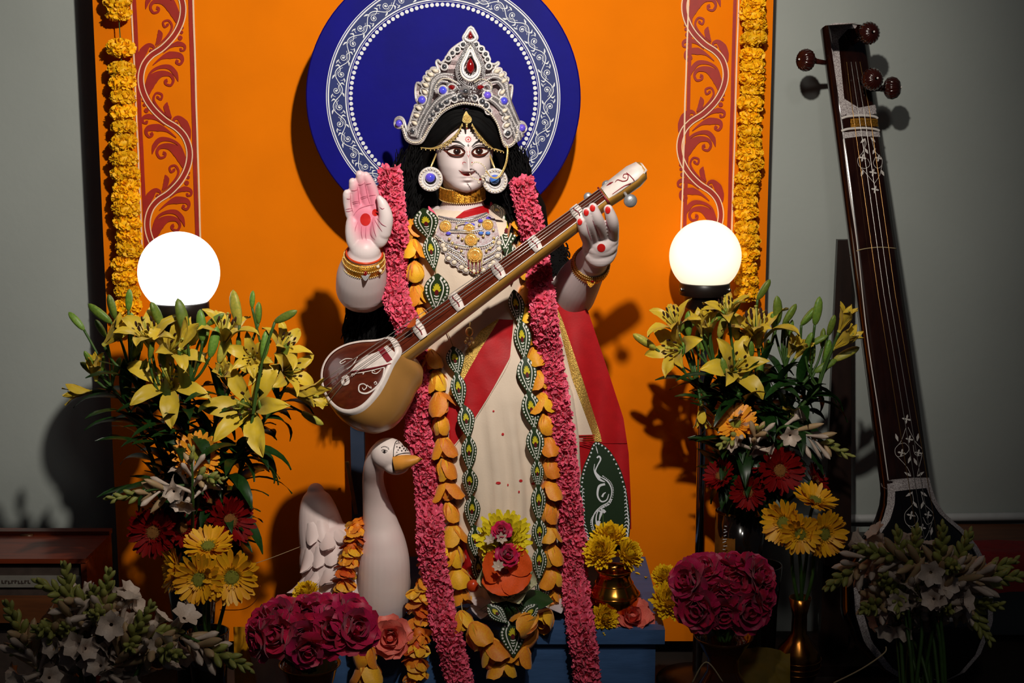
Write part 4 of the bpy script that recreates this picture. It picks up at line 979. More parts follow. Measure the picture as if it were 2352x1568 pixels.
for r_ in range(6):
    for c_ in range(5):
        px, py = 712+26*c_+(13 if r_ % 2 else 0)-3*r_, 1200+30*r_-6*c_
        h, n_ = surf(SWB, px, py)
        if h is None or px > 835: continue
        dn = Vector((.28, -.1, -1)); dn = (dn-n_*dn.dot(n_)).normalized()
        X = n_.cross(dn).normalized(); R_ = Matrix((X, n_, dn)).transposed().to_4x4()
        part('feather', fmm, SW, Matrix.Translation(h+n_*.003) @ R_ @ Matrix.Rotation(jit(.15), 4, 'Y') @ scl(1+jit(.12)))
# ================================================================== garlands on the statue
mat('rose_yellow', (232, 158, 24), .55, var=.1, scale=18, c2=(226, 120, 24), rv=.12, rh=.012, sheen=.2)
mat('rose_yellow2', (236, 172, 30), .55, var=.1, scale=18, rv=.12, rh=.012, sheen=.2)
mat('pink_petal', (240, 104, 134), .5, var=.12, scale=60, c2=(222, 70, 104), rv=.16, sheen=.2)
mat('leaf_green_paint', (34, 54, 24), .5, var=.15)
mat('dot_white', (224, 222, 214), .5, var=.03)
mat('fan_yellow', (206, 190, 36), .5, var=.06)
mat('fan_maroon', (96, 18, 24), .5, var=.06)
mat('thread', (180, 160, 120), .8)
bodyd = drape([SB, SK], 0., .0)
def onbody(px, py, off, lo=None):
    if py > 1425: y = -.10
    else:
        h = bodyd(px, py); y = h.y if h.y < .4 else .02
        if py > 1390: y = y+(-.10-y)*(py-1390)/35
    return P(px, py, y-off)
# --- rose head of a garland: a cup of petals hanging mouth down
def cup(seed, L=1., open_=0.):
    R = random.Random(seed); ms = []
    for k in range(6):
        lay = k // 3; a0 = 1.25-.35*lay+R.uniform(-.1, .1)
        rr = petal(L*(1.18-.12*lay), .95-.1*lay, (a0, -2.2+open_+R.uniform(-.25, .25), 1.0+R.uniform(-.3, .4)), .24, [(0, .5), (.2, .9), (.5, 1.), (.8, .95), (.95, .7), (1, .45)], 6, 8, .06, seed+k)
        m = MB(); m.grid(rr); ms.append((m.mesh('petal', 'rose_yellow' if (seed+k) % 3 else 'rose_yellow2'), Matrix.Rotation(2*pi*k/3+lay*1.05+R.uniform(-.2, .2), 4, 'Z') @ Matrix.Translation((0, .06+.0*lay, -.02*lay))))
    core = MB(); core.ball((0, 0, .38), (.3, .3, .4), 10, 8); return core.mesh('bloom', 'rose_yellow'), ms
CUPS = [cup(s, 1., o) for s, o in ((1, 0), (5, .12), (9, -.1), (14, .3))]
def put_cup(parent, pos, down, size, i):
    core, ms = CUPS[i % len(CUPS)]; M = frame(pos, down, RND.uniform(0, 6.28)) @ scl(size)
    o = part('bloom', core, parent, M)
    for me, T in ms: part('petal', me, o, M @ T)
GY = thing('rose_garland', 'garland of yellow rose heads hanging inside the pink strands', 'garland', P(1140, 1540, -.12))
def strand(parent, pts, step, size, seed, off=.02, threadm=True, lo=.0):
    q = [p for p in cr(pts, 12)]; acc = step; last = None; i = seed; th_ = []
    for a, b in zip(q, q[1:]):
        d = hypot(b[0]-a[0], b[1]-a[1]); acc += d
        if acc >= step:
            acc = 0; dirp = (b[0]-a[0], b[1]-a[1]); p = onbody(a[0], a[1], off); p2 = onbody(a[0]+dirp[0]/d*20, a[1]+dirp[1]/d*20, off)
            dn = (p2-p); dn = Vector((dn.x, dn.y*.4, dn.z)).normalized()
            sz = size*(1+jit(.08)); put_cup(parent, p-dn*sz*.45, (dn+Vector((jit(.12), jit(.1), 0))), sz, i); i += 1; th_.append(p)
    if len(th_) > 2:
        m = MB(); m.tube(th_, .0012, 5); m.part('thread', 'thread', parent)
strand(GY, [(945, 522), (950, 560), (952, 620), (956, 680), (962, 730)], 47, .046, 0, .022)
strand(GY, [(992, 822), (1003, 880), (1010, 930), (1015, 985), (1018, 1030), (1022, 1080), (1025, 1125), (1032, 1180), (1042, 1225), (1045, 1275), (1050, 1325), (1058, 1375), (1066, 1425), (1095, 1470), (1140, 1508)], 48, .048, 3, .022)
strand(GY, [(1186, 520), (1200, 560), (1208, 620), (1212, 690), (1218, 740), (1228, 810), (1240, 880), (1250, 950), (1258, 1010), (1262, 1070), (1264, 1130), (1264, 1200), (1266, 1260), (1268, 1320), (1268, 1370), (1245, 1425), (1195, 1480)], 48, .045, 1, .018)
for x, y, d, s_, i in ((1085, 1450, (.5, -.3, -1), .058, 0), (1122, 1486, (.4, -.3, -1), .058, 3), (1150, 1524, (.1, -.2, -1), .054, 1), (1234, 1432, (-1, -.5, -.5), .062, 2), (1204, 1500, (-.3, -.2, -1), .05, 3)):
    put_cup(GY, P(x, y-22, -.135), d, s_, i)

# --- pink garland
petl = [(0, .3), (.3, .85), (.6, 1), (.85, .75), (1, .15)]
FL = []
for s in range(5):
    R = random.Random(40+s); m = MB()
    for k in range(7):
        m.grid(petal(.0165*R.uniform(.85, 1.2), .0115, (R.uniform(.3, 1.2), R.uniform(-.5, .7), 0), R.uniform(-.1, .45), petl, 4, 4), M=Matrix.Rotation(2*pi*k/7*2.3+R.uniform(-.4, .4), 4, 'Z') @ Matrix.Translation((0, .002, 0)))
    FL.append(m)
FLM = [m.mesh('floret', 'pink_petal') for m in FL]
GP = thing('pink_garland', 'long garland of packed pink petals looped around the shoulders', 'garland', P(1060, 1560, -.12))
SPK = [[(895, 385), (897, 440), (905, 500), (908, 560), (905, 620), (910, 690), (935, 745), (950, 790), (958, 850), (960, 920), (963, 1000), (980, 1090), (987, 1180), (990, 1260), (1003, 1340), (1018, 1420), (1040, 1500), (1062, 1600)],
       [(1196, 412), (1210, 470), (1222, 530), (1232, 590), (1242, 660), (1252, 740), (1263, 820), (1275, 900), (1290, 1000), (1300, 1100), (1312, 1200), (1318, 1290), (1326, 1380), (1340, 1480), (1352, 1600)]]
cand = []
for si, pts in enumerate(SPK):
    q = cr(pts, 24); core = []
    for i, (x, y) in enumerate(q[::4]):
        yv = onbody(x, y, .026).y
        if y < 520: yv = .0
        if si == 0 and y > 1180: yv = min(yv, -.06)
        core.append((x, y, min(yv, .02)))
    for _ in range(4): core = [(x, y, (core[max(0, i-1)][2]+Y_+core[min(len(core)-1, i+1)][2])/3) for i, (x, y, Y_) in enumerate(core)]
    core = [P(*c_) for c_ in core]
    m = MB(); cq = cr([tuple(p) for p in core], 3); rad = [ip([(0, .019), (.15, .023), (1, .027)], i/(len(cq)-1)) for i in range(len(cq))]; m.tube(cq, [r*.62 for r in rad], 10); m.part('core', 'pink_petal', GP)
    L = 0; cq = [Vector(p) for p in cq]; acc = 0
    for i, (a, b) in enumerate(zip(cq, cq[1:])):
        acc += (b-a).length
        while acc > .0085:
            acc -= .0085; L += 1; tdir = (b-a).normalized(); sx = tdir.cross(Vector((0, -1, 0))).normalized(); fr2 = sx.cross(tdir)*-1
            if fr2.y > 0: fr2 = -fr2
            nring = 10
            for k in range(nring):
                an = 2*pi*(k+.5*(L % 2))/nring+RND.uniform(-.15, .15); rd = (fr2*cos(an)+sx*sin(an))
                pos = a+rd*rad[i]*.66+tdir*jit(.004); dr = rd+tdir*jit(.45)+sx*jit(.3)
                cand.append((cos(an)+(0 if pos.z > .28 else -1)-jit(.3)*.6, pos, dr))
idx = sorted(range(len(cand)), key=lambda i: -cand[i][0])
front = set(random.Random(2).sample(idx[:int(len(idx)*.5)], 300)); st = MB()
for i, (w, pos, dr) in enumerate(cand):
    M = frame(pos, dr, RND.uniform(0, 6.28)) @ scl(RND.uniform(.8, 1.15))
    if i in front: part('floret', FLM[i % 5], GP, M)
    else: st.add(FL[i % 5].v, FL[i % 5].f, M)
st.part('packed_florets', 'pink_petal', GP, kind='stuff')

# --- painted leaf garland
GL = thing('leaf_garland', 'garland of dark green paper leaves painted with white dots and yellow fans', 'garland', P(1178, 1500, -.13))
LO = [(0, .06), (.08, .42), (.2, .8), (.35, 1), (.5, .95), (.68, .68), (.85, .32), (1, .04)]
lf = MB(); rr = [[((-1+2*j/6)*ip(LO, i/14)*.5, -.09*(1-(-1+2*j/6)**2)*ip(LO, i/14), -i/14) for j in range(7)] for i in range(15)]
lf.grid(rr, flip=True); lf.grid([[(x, y+.03, z) for x, y, z in r] for r in rr]); lfm = lf.mesh('leaf', 'leaf_green_paint')
LB_ = lf.bvh()
def lmap(o):
    def f(x, y):
        h = LB_.ray_cast(Vector((x, -2, -y)), Vector((0, 1, 0))); yy = h[0].y if h[0] is not None else 0; return Vector((x, yy-o, -y))
    return f
wd = MB(); l1 = lmap(.02)
for s in (-1, 1):
    for k in range(11):
        t = .10+.78*k/10; wd.dot(s*(ip(LO, t)*.5-.085), t, .05-.018*k/10, l1, 10, .036-.014*k/10)
    wd.stroke([(s*.10, .12), (s*.24, .28), (s*.24, .45), (s*.12, .68), (0, .86)], [.035, .045, .045, .04, .03], l1, 4)
for y, w in ((.56, .2), (.63, .16), (.70, .1)): wd.stroke([(-w/2, y-.02), (0, y), (w/2, y-.02)], [.02, .035, .02], l1, 4)
wdm = wd.mesh('white_paint', 'dot_white', False)
yf = MB()
for k in range(7):
    a = -1.25+2.5*k/6; yf.stroke([(.05*sin(a), .45-.05*cos(a)), (.12*sin(a), .45-.15*cos(a)), (.17*sin(a), .45-.22*cos(a))], [.03, .06, .03], l1, 3)
yfm = yf.mesh('yellow_fan', 'fan_yellow', False)
mf = MB(); mf.dot(0, .46, .08, lmap(.024), 12, .07); mfm = mf.mesh('maroon_centre', 'fan_maroon', False)
SEG = [(972, 478, 986, 548, 56), (986, 540, 997, 618, 40), (1005, 628, 1001, 715, 58), (1040, 795, 1052, 862, 42), (1048, 855, 1060, 938, 36), (1066, 930, 1076, 1005, 40), (1077, 1000, 1078, 1080, 36), (1080, 1075, 1079, 1142, 40), (1086, 1138, 1083, 1210, 38), (1090, 1205, 1092, 1280, 36), (1096, 1275, 1104, 1345, 34),
       (1166, 490, 1160, 575, 56), (1136, 468, 1152, 500, 34), (1172, 560, 1176, 640, 40), (1180, 665, 1194, 745, 38), (1196, 735, 1205, 825, 42), (1205, 818, 1217, 905, 46), (1214, 898, 1228, 985, 44), (1226, 980, 1234, 1062, 42), (1233, 1055, 1236, 1120, 30), (1236, 1112, 1238, 1198, 36), (1238, 1190, 1240, 1262, 36), (1240, 1255, 1238, 1330, 36), (1244, 1322, 1250, 1385, 36),
       (1120, 1388, 1165, 1430, 34), (1235, 1388, 1190, 1432, 34), (1176, 1420, 1180, 1505, 58)]
for i, (x0, y0, x1, y1, w) in enumerate(SEG):
    off = .028 if y0 < 1380 else .05
    a = onbody(x0, y0, off); b2 = onbody(x1, y1, off-.004)
    if y0 > 1380: a, b2 = P(x0, y0, -.15), P(x1, y1, -.165)
    d = (a-b2); Ln = d.length*1.06; Z = d.normalized(); X = Vector((1, 0, 0)); X = (X-Z*X.dot(Z)).normalized(); Yv = Z.cross(X)
    M = Matrix.Translation(a) @ Matrix((X, Yv, Z)).transposed().to_4x4() @ Matrix.Rotation(jit(.35) if i not in (0, 2, 11, 26) else 0, 4, 'Z') @ Matrix.Diagonal((w*.00102, .012*2.2, Ln, 1))
    o = part('leaf', lfm, GL, M); part('white_paint', wdm, o, M); part('yellow_fan', yfm, o, M); part('maroon_centre', mfm, o, M)
m = MB(); m.tube([onbody(x, y, .008) for x, y in ((980, 480), (1000, 600), (1004, 700), (1040, 795), (1060, 900), (1078, 1000), (1082, 1130), (1092, 1280))], .0012, 5); m.part('thread', 'thread', GL)
for x, y, d in ((995, 485, (.6, -.5, -.8)), (1138, 475, (.3, -.6, -.8))):
    m = MB(); rr = petal(.03, .014, (.2, -.2, 0), .3); m.grid(rr, M=frame(onbody(x, y, .02)+Vector((-.01, 0, .012)), d)); m.part('pink_petal', 'pink_petal', GL)

# --- orange garland around the swan
GS = thing('swan_garland', 'garland of orange yellow rose petals around the neck of the swan', 'garland', P(900, 1540, -.12))
mat('rose_orange', (226, 122, 30), .55, var=.12, scale=18, c2=(212, 84, 26), rv=.15, rh=.015)
def frill(seed):
    R = random.Random(seed); ms = []
    for k in range(7):
        rr = petal(.72, .85, (1.35+R.uniform(-.25, .2), -.5+R.uniform(-.3, .3), -.3), R.uniform(-.15, .15), [(0, .5), (.3, .9), (.6, 1.), (.85, .9), (1, .4)], 5, 6, .16, seed+k*1.7)
        m = MB(); m.grid(rr); ms.append((m.mesh('petal', ('rose_orange', 'rose_yellow', 'rose_yellow2')[(seed+k) % 3]), Matrix.Rotation(2*pi*k/7*2+R.uniform(-.2, .2), 4, 'Z') @ Matrix.Translation((0, .03, .10*(k % 3)))))
    core = MB(); core.ball((0, 0, .2), (.3, .3, .3), 10, 8); return core.mesh('bloom', 'rose_orange'), ms
FR = [frill(s) for s in (3, 8, 13)]
def put_frill(parent, pos, dn, size, i):
    core, ms = FR[i % 3]; M = frame(pos, dn, RND.uniform(0, 6.28)) @ scl(size)
    o = part('bloom', core, parent, M)
    for me, T in ms: part('petal', me, o, M @ T)
sl = [(835, 1190, .01), (822, 1200, -.01), (812, 1222, -.025), (808, 1247, -.035), (805, 1272, -.04), (798, 1300, -.045), (792, 1328, -.05), (788, 1355, -.055), (786, 1382, -.06)]
for i, (x, y, Y) in enumerate(sl): put_frill(GS, P(x, y, Y), (-.1+jit(.15), -.25, -1), .044, i)
sl2 = [(835, 1440, -.08), (836, 1490, -.135), (842, 1530, -.14), (846, 1570, -.14)]
for i, (x, y, Y) in enumerate(sl2): put_cup(GS, P(x, y-20, Y), (.05, -.2, -1), .060, i+1)
sr = [(1005, 1255, -.02), (992, 1290, -.03), (978, 1325, -.045), (966, 1355, -.055), (962, 1385, -.06), (962, 1415, -.07), (962, 1445, -.11), (958, 1475, -.13), (956, 1505, -.135), (952, 1538, -.14), (950, 1570, -.14)]
for i, (x, y, Y) in enumerate(sr): put_frill(GS, P(x, y, Y), (jit(.15), -.25, -1), .050, i+1)
m = MB(); m.tube([P(*p) for p in sl]+[P(*p) for p in sl2], .0012, 5); m.part('thread', 'thread', GS)
m = MB(); m.tube([P(*p) for p in sr], .0012, 5); q = [P(925, 1568, -.15), P(932, 1556, -.155), P(942, 1552, -.155), P(938, 1562, -.155), P(928, 1566, -.155), P(955, 1572, -.15)]; m.tube(cr([tuple(p) for p in q], 5), .001, 5); m.part('thread', 'thread', GS)
# ================================================================== flower kit
mat('marigold', (252, 200, 10), .6, var=.25, scale=70, c2=(240, 172, 6), rv=.12)
mat('lily_yellow', (206, 174, 36), .45, var=.1, scale=14, c2=(206, 176, 60), rv=.12, sheen=.1)
mat('lily_bud', (118, 142, 52), .45, var=.2, scale=12, c2=(86, 118, 40), rv=.2, rh=.02)
mat('lily_budy', (198, 180, 70), .45, var=.2, scale=12, c2=(150, 156, 62), rv=.15)
mat('stem_green', (58, 88, 34), .5, var=.2)
mat('leaf_green', (24, 54, 16), .38, var=.25, scale=20, rv=.3, spec=.5)
mat('anther', (52, 22, 14), .7)
mat('gerb_yellow', (236, 168, 22), .5, var=.08, rv=.1, rh=.008)
mat('gerb_orange', (244, 158, 36), .5, var=.08, rv=.1)
mat('gerb_red', (112, 6, 7), .6, spec=.12, var=.2, scale=30, rv=.2)
mat('gerb_eye', (150, 150, 50), .7, var=.3, scale=300, bump=.6, bscale=600)
mat('gerb_eye_red', (170, 120, 44), .7, var=.3, scale=300, bump=.6, bscale=600, c2=(110, 40, 24))
mat('tube_white', (202, 182, 166), .5, var=.08, scale=20, rv=.1)
mat('tube_bud', (166, 160, 108), .5, scale=25, c2=(190, 136, 112), rv=.15)
mat('tube_budg', (132, 146, 62), .5, scale=25, c2=(160, 150, 86), rv=.15)
mat('rose_magenta', (190, 14, 74), .5, var=.18, scale=20, rv=.14, rh=.008, sheen=.2)
mat('rose_coral', (226, 96, 92), .5, var=.1, scale=20, c2=(236, 132, 108), rv=.1)
mat('chrys_yellow', (236, 192, 20), .5, var=.1, rv=.08)
mat('hib_orange', (222, 84, 26), .5, var=.12, scale=20)
mat('magnolia', (214, 204, 178), .45, var=.08, scale=10, c2=(178, 184, 130))
def oblong(mb, L, r, n=8, nv=8, M=None, prof=None):
    prof = prof or [(0, .35), (.15, .7), (.45, 1), (.75, .8), (.92, .4), (1, .04)]
    mb.lathe([(r*ip(prof, i/nv), L*i/nv) for i in range(nv+1)], n, M); return mb
# ---- marigold
MG = []
for s in range(4):
    R = random.Random(70+s); m = MB(); m.ball((0, 0, 0), (.8, .8, .42), 12, 8)
    for k in range(190):
        z = R.uniform(-1, 1); a = R.uniform(0, 6.28); rr = sqrt(max(0, 1-z*z)); p = Vector((rr*cos(a)*.72, rr*sin(a)*.72, z*.36)); n_ = Vector((p.x/.52, p.y/.52, p.z/.13)).normalized()+Vector((R.uniform(-.4, .4), R.uniform(-.4, .4), R.uniform(-.4, .4)))
        m.grid(petal(.3, .34, (0, R.uniform(-.4, .9), 0), R.uniform(-.3, .3), [(0, .4), (.5, 1), (.85, .95), (1, .6)], 2, 2, .25, k+s), M=frame(p, n_, R.uniform(0, 6.28)))
    MG.append(m.mesh('marigold_head', 'marigold'))
def marigolds(label, pts):
    t = thing('marigold_garland', label, 'garland', P(pts[-1][0], pts[-1][1]+18, YB-.04), 'marigold garlands on the backdrop')
    prev = None; th_ = []
    for i, (x, y, w) in enumerate(pts):
        p = P(x, y, YB-.012-w*.0006); th_.append(p); k = w*.00108/1.86
        part('marigold_head', MG[i % 4], t, Matrix.Translation(p) @ Matrix.Rotation(jit(.2), 4, 'Y') @ Matrix.Rotation(RND.uniform(0, 6.28), 4, 'Z') @ Matrix.Diagonal((k, k, k*1.02, 1)))
    m = MB(); m.tube(th_, .0015, 5); m.part('thread', 'stem_green', t)
zz = [(190, -60), (190, 5), (195, 80), (210, 298), (215, 435), (222, 510), (225, 603), (225, 695), (228, 790), (225, 885), (230, 985), (238, 1078), (244, 1152), (240, 1225), (244, 1295), (250, 1385), (258, 1465), (262, 1545)]
lm = [(200+x/2.703, y/2.703, 62+jit(4)) for x, y in zz]+[(288+i*1.6+jit(3), 604+33*i, 62+jit(4)) for i in range(5)]
marigolds('yellow marigold garland at the left edge of the backdrop with one gap', lm)
zz = [(590, -50), (588, 30), (582, 95), (598, 160), (588, 250), (580, 355), (585, 430), (578, 508), (580, 585), (572, 668), (565, 760), (565, 840), (565, 920), (565, 985), (576, 1055), (552, 1145), (542, 1220), (535, 1295), (545, 1365), (545, 1460), (550, 1545)]
rm = [(1520+x/2.8, y/2.8, 58+jit(4)) for x, y in zz]+[(1714+jit(4), 584+30*i, 58+jit(4)) for i in range(4)]
marigolds('unbroken yellow marigold garland at the right edge of the backdrop', rm)

# ---- lily
LP_ = [(0, .22), (.2, .5), (.45, .95), (.6, 1), (.8, .7), (.93, .32), (1, .03)]
LYP = {}
for kind, ang in {'open': (.28, .15, 1.45), 'wide': (.5, .55, .95), 'half': (.10, .12, .40)}.items():
    LYP[kind] = []
    for s in range(3):
        m = MB(); m.grid(petal(1., .37 if s else .30, (ang[0]+.06*s, ang[1], ang[2]+.2*s-.2), .13, LP_, 6, 10, .09, s*5+hash(kind) % 3)); LYP[kind].append(m.mesh('petal', 'lily_yellow'))
sm_ = MB(); an_ = MB()
for k in range(6):
    a = k*pi/3; q = [(0, 0, .05), (.08*cos(a), .08*sin(a), .35), (.17*cos(a), .17*sin(a), .62)]; sm_.tube(q, .012, 5); an_.ball((.18*cos(a), .18*sin(a), .65), (.028, .028, .075), 6, 6)
sm_.tube([(0, 0, 0), (0, 0, .78)], .018, 6); sm_.ball((0, 0, .79), (.035, .035, .02), 8, 6); sm_.lathe([(.07, 0), (.05, .12), (.01, .14)], 8)
SMM, ANM = sm_.mesh('flower', 'lily_budy'), an_.mesh('stamens', 'anther')
def lily(parent, pos, d, size, kind='open'):
    size *= .86; M = frame(pos, d, RND.uniform(0, 6.28)) @ scl(size)
    o = part('flower', SMM, parent, M)
    if kind != 'half': part('stamens', ANM, o, M)
    for k in range(6):
        part('petal', LYP[kind][(k % 2)+(1 if k == 3 else 0)], o, M @ Matrix.Rotation(k*pi/3+jit(.12), 4, 'Z') @ Matrix.Translation((0, .03, .0)) @ Matrix.Rotation(jit(.15), 4, 'X'))
bd = []
for mt in ('lily_bud', 'lily_budy'):
    m = MB(); rows = [[((1+.13*cos(3*a))*r*cos(a), (1+.13*cos(3*a))*r*sin(a), z) for a in [2*pi*k/15 for k in range(15)]] for r, z in ((.04, 0), (.085, .06), (.125, .2), (.15, .4), (.15, .6), (.125, .8), (.075, .93), (.01, 1))]
    m.grid(rows, True); bd.append(m.mesh('bud', mt))
lv = []
for s in range(4):
    m = MB(); m.grid(petal(1., .20+.03*s, (.6+.12*s, .5+.3*s, .3), .12, [(0, .2), (.2, .8), (.45, 1), (.75, .6), (1, .02)], 4, 8, .03, s)); lv.append(m.mesh('leaf', 'leaf_green'))
def lily_stem(label, group, base, node, Y, flowers, buds, leaves=36, y_low=.30):
    # node (px,py) where the pedicels start; flowers (px, py, dir, size, kind); buds (px,py of middle, dir px, length px, kind)
    b = Vector(base); n_ = P(node[0], node[1], Y)
    t = thing('lily_stem', label, 'lily', b, group)
    q = [b, b+(n_-b)*.35+Vector((0, 0, .02)), b+(n_-b)*.75+Vector((-(n_-b).x*.1, 0, .015)), n_]; qq = cr([tuple(p) for p in q], 6)
    m = MB(); m.tube(qq, [.0055, .005, .0042], 8); m.part('stem', 'stem_green', t)
    ped = MB(); RB_ = random.Random(int(node[0])); buds = list(buds)+[(node[0]+RB_.uniform(-34, 34), node[1]-RB_.uniform(40, 110), RB_.uniform(-14, 14), -34, RB_.uniform(34, 48), 0) for _ in range(2)]
    for x, y, d, s, kind in flowers:
        p = P(x, y, Y-.02); d = Vector(d).normalized(); p0 = p-d*s*.45
        ped.tube(cr([tuple(n_), tuple(n_+(p0-n_)*.5-d*.01), tuple(p0)], 5), [.0035, .003, .004], 6)
        lily(t, p0, d, s, kind)
    for x, y, dx, dy, ln, kind in buds:
        l = hypot(dx, dy); d = Vector((dx/l, jit(.3)-.1, -dy/l)).normalized(); k = K(Y, y); p0 = P(x, y, Y+jit(.03))-d*ln*k*.5
        ped.tube(cr([tuple(n_), tuple(n_+(p0-n_)*.6-d*.012), tuple(p0)], 5), [.003, .0028, .0032], 6)
        part('bud', bd[kind], t, frame(p0, d, RND.uniform(0, 6)) @ scl(ln*k*1.18))
    if ped.v: ped.part('pedicels', 'stem_green', t)
    for k in range(leaves):
        f = .24+.72*k/leaves; i = min(len(qq)-1, int(f*(len(qq)-1))); p = Vector(qq[i]); a = k*2.4+RND.uniform(0, .6)
        d = Vector((cos(a), sin(a)*.8-.1, .55+jit(.35)))
        part('leaf', lv[k % 4], t, frame(p, (cos(a)*.3, sin(a)*.3, 1), 0) @ Matrix.Rotation(a-pi/2, 4, 'Z') @ Matrix.Rotation(-.1+jit(.4), 4, 'X') @ scl(RND.uniform(.10, .15)))
VL = P(440, 1300, -.17); VL = Vector((VL.x, VL.y, .40))
gL = 'yellow lily stems in the left bouquet'; cd = -1.
def LB(i): a = i*.9; return VL+Vector((.022*cos(a), .022*sin(a), 0))
lily_stem('lily stem at the far left edge of the left bouquet, buds pointing outward', gL, LB(0), (258, 890), -.17, [(218, 842, (.1, -.5, .9), .085, 'half'), (175, 900, (-1, -.3, .05), .075, 'half')], [(178, 740, -30, -34, 46, 0), (212, 852, -36, -24, 52, 0), (233, 757, -14, -34, 42, 0), (205, 824, -10, -24, 34, 0)])
lily_stem('lily stem with four upright green buds left of the white globe lamp', gL, LB(1), (300, 860), -.20, [(268, 765, (.8, -.2, .7), .095, 'half')], [(233, 722, -36, -28, 58, 0), (258, 708, -6, -36, 50, 0), (296, 692, 4, -36, 44, 0), (302, 752, 2, -40, 54, 0), (312, 800, 12, -40, 60, 0)])
lily_stem('lily stem with the broad drooping bloom under the white globe lamp', gL, LB(2), (372, 915), -.23, [(384, 862, (.05, -.75, .55), .135, 'wide'), (336, 755, (-.05, -.45, .9), .125, 'open')], [(362, 729, -12, -40, 60, 0)])
lily_stem('lily stem with a cluster of green buds right in front of the lamp holder', gL, LB(3), (438, 880), -.22, [(408, 790, (.5, -.6, .5), .12, 'open'), (430, 765, (.4, .2, .8), .09, 'half')], [(420, 734, -10, -50, 74, 0), (463, 752, -2, -40, 62, 0), (492, 735, 36, -24, 42, 0), (470, 775, 8, -36, 50, 0), (489, 790, 10, -40, 62, 0)])
lily_stem('lily stem with two trumpet blooms to the right of the white globe lamp', gL, LB(4), (528, 890), -.20, [(520, 745, (.2, -.2, 1), .115, 'open'), (577, 815, (.05, -.9, .3), .09, 'open'), (508, 852, (.1, -.8, .5), .07, 'half'), (592, 850, (.2, -.9, -.1), .07, 'open')], [(544, 712, -8, -50, 70, 1), (594, 722, 2, -34, 44, 0), (512, 800, 14, -44, 66, 1)])
lily_stem('lily stem with the largest star shaped open bloom of the left bouquet', gL, LB(5), (572, 1010), -.24, [(560, 930, (-.18, -.9, .35), .15, 'wide')], [(607, 796, 6, -40, 58, 0), (653, 728, 38, -20, 52, 0)])
lily_stem('lily stem leaning far right in the left bouquet towards the round gourd', gL, LB(6), (640, 920), -.19, [(674, 850, (.7, -.6, .25), .105, 'open'), (658, 785, (.55, -.4, .7), .1, 'open'), (706, 905, (.8, -.35, -.1), .115, 'half')], [(652, 812, 14, -34, 44, 0), (714, 958, 36, 22, 50, 1), (580, 690, 2, -30, 34, 0)])
VR = P(1700, 1260, .14); VR = Vector((VR.x, VR.y, .46)); gR = 'yellow lily stems in the right bouquet'
def RB(i): a = i*.8; return VR+Vector((.022*cos(a), .022*sin(a), 0))
lily_stem('lily stem reaching left of the warm globe lamp with two curled blooms', gR, RB(0), (1600, 880), .12, [(1544, 725, (-.35, -.3, .9), .11, 'open'), (1546, 800, (-.5, -.55, .15), .125, 'open'), (1612, 958, (.05, -.35, -1), .07, 'half')], [(1484, 786, -40, -26, 54, 1), (1568, 756, -26, -36, 50, 0), (1592, 738, 16, -36, 44, 0)])
lily_stem('lily stem with a bud cluster just below the warm globe lamp holder', gR, RB(1), (1648, 860), .10, [(1630, 742, (-.1, -.5, .9), .085, 'half'), (1608, 740, (-.2, -.3, 1), .08, 'half')], [(1650, 728, 30, -32, 44, 0), (1682, 714, 22, -36, 48, 0), (1688, 756, -12, -44, 60, 1), (1582, 748, -2, -40, 52, 0)])
lily_stem('lily stem with the largest open bloom of the right bouquet facing forward', gR, RB(2), (1696, 900), .08, [(1692, 836, (.1, -.8, .5), .14, 'open'), (1668, 700, (-.2, -.2, 1), .10, 'open')], [(1658, 752, 8, -36, 50, 1)])
lily_stem('lily stem with a wide cupped bloom beside the right marigold garland', gR, RB(3), (1748, 850), .13, [(1738, 735, (-.1, -.1, 1), .15, 'open'), (1718, 760, (-.6, -.3, .5), .10, 'open')], [(1752, 668, 20, -34, 46, 0), (1745, 850, 2, -34, 46, 0), (1785, 716, -4, -46, 60, 0)])
lily_stem('lily stem with one small dangling bloom near the upper right tuberose', gR, RB(4), (1806, 850), .12, [(1822, 795, (.2, -.5, .8), .075, 'half'), (1816, 955, (.1, -.6, -.6), .062, 'open'), (1842, 800, (.4, -.4, .8), .07, 'half')], [(1812, 724, 22, -36, 46, 0), (1804, 755, 2, -40, 46, 0)])
lily_stem('lily stem carrying only green buds against the grey wall', gR, RB(5), (1862, 860), .13, [], [(1876, 718, 6, -44, 56, 0), (1856, 728, 28, -34, 48, 0), (1876, 784, 36, -22, 42, 0)])
lily_stem('lily stem leaning far right in the right bouquet against the dark stand', gR, RB(6), (1880, 890), .10, [(1942, 730, (.35, -.3, 1), .085, 'half'), (1944, 778, (.6, -.4, .6), .095, 'half')], [(1940, 815, 40, -22, 56, 1), (1893, 842, 40, -22, 50, 0), (1908, 750, 10, -40, 44, 0)])

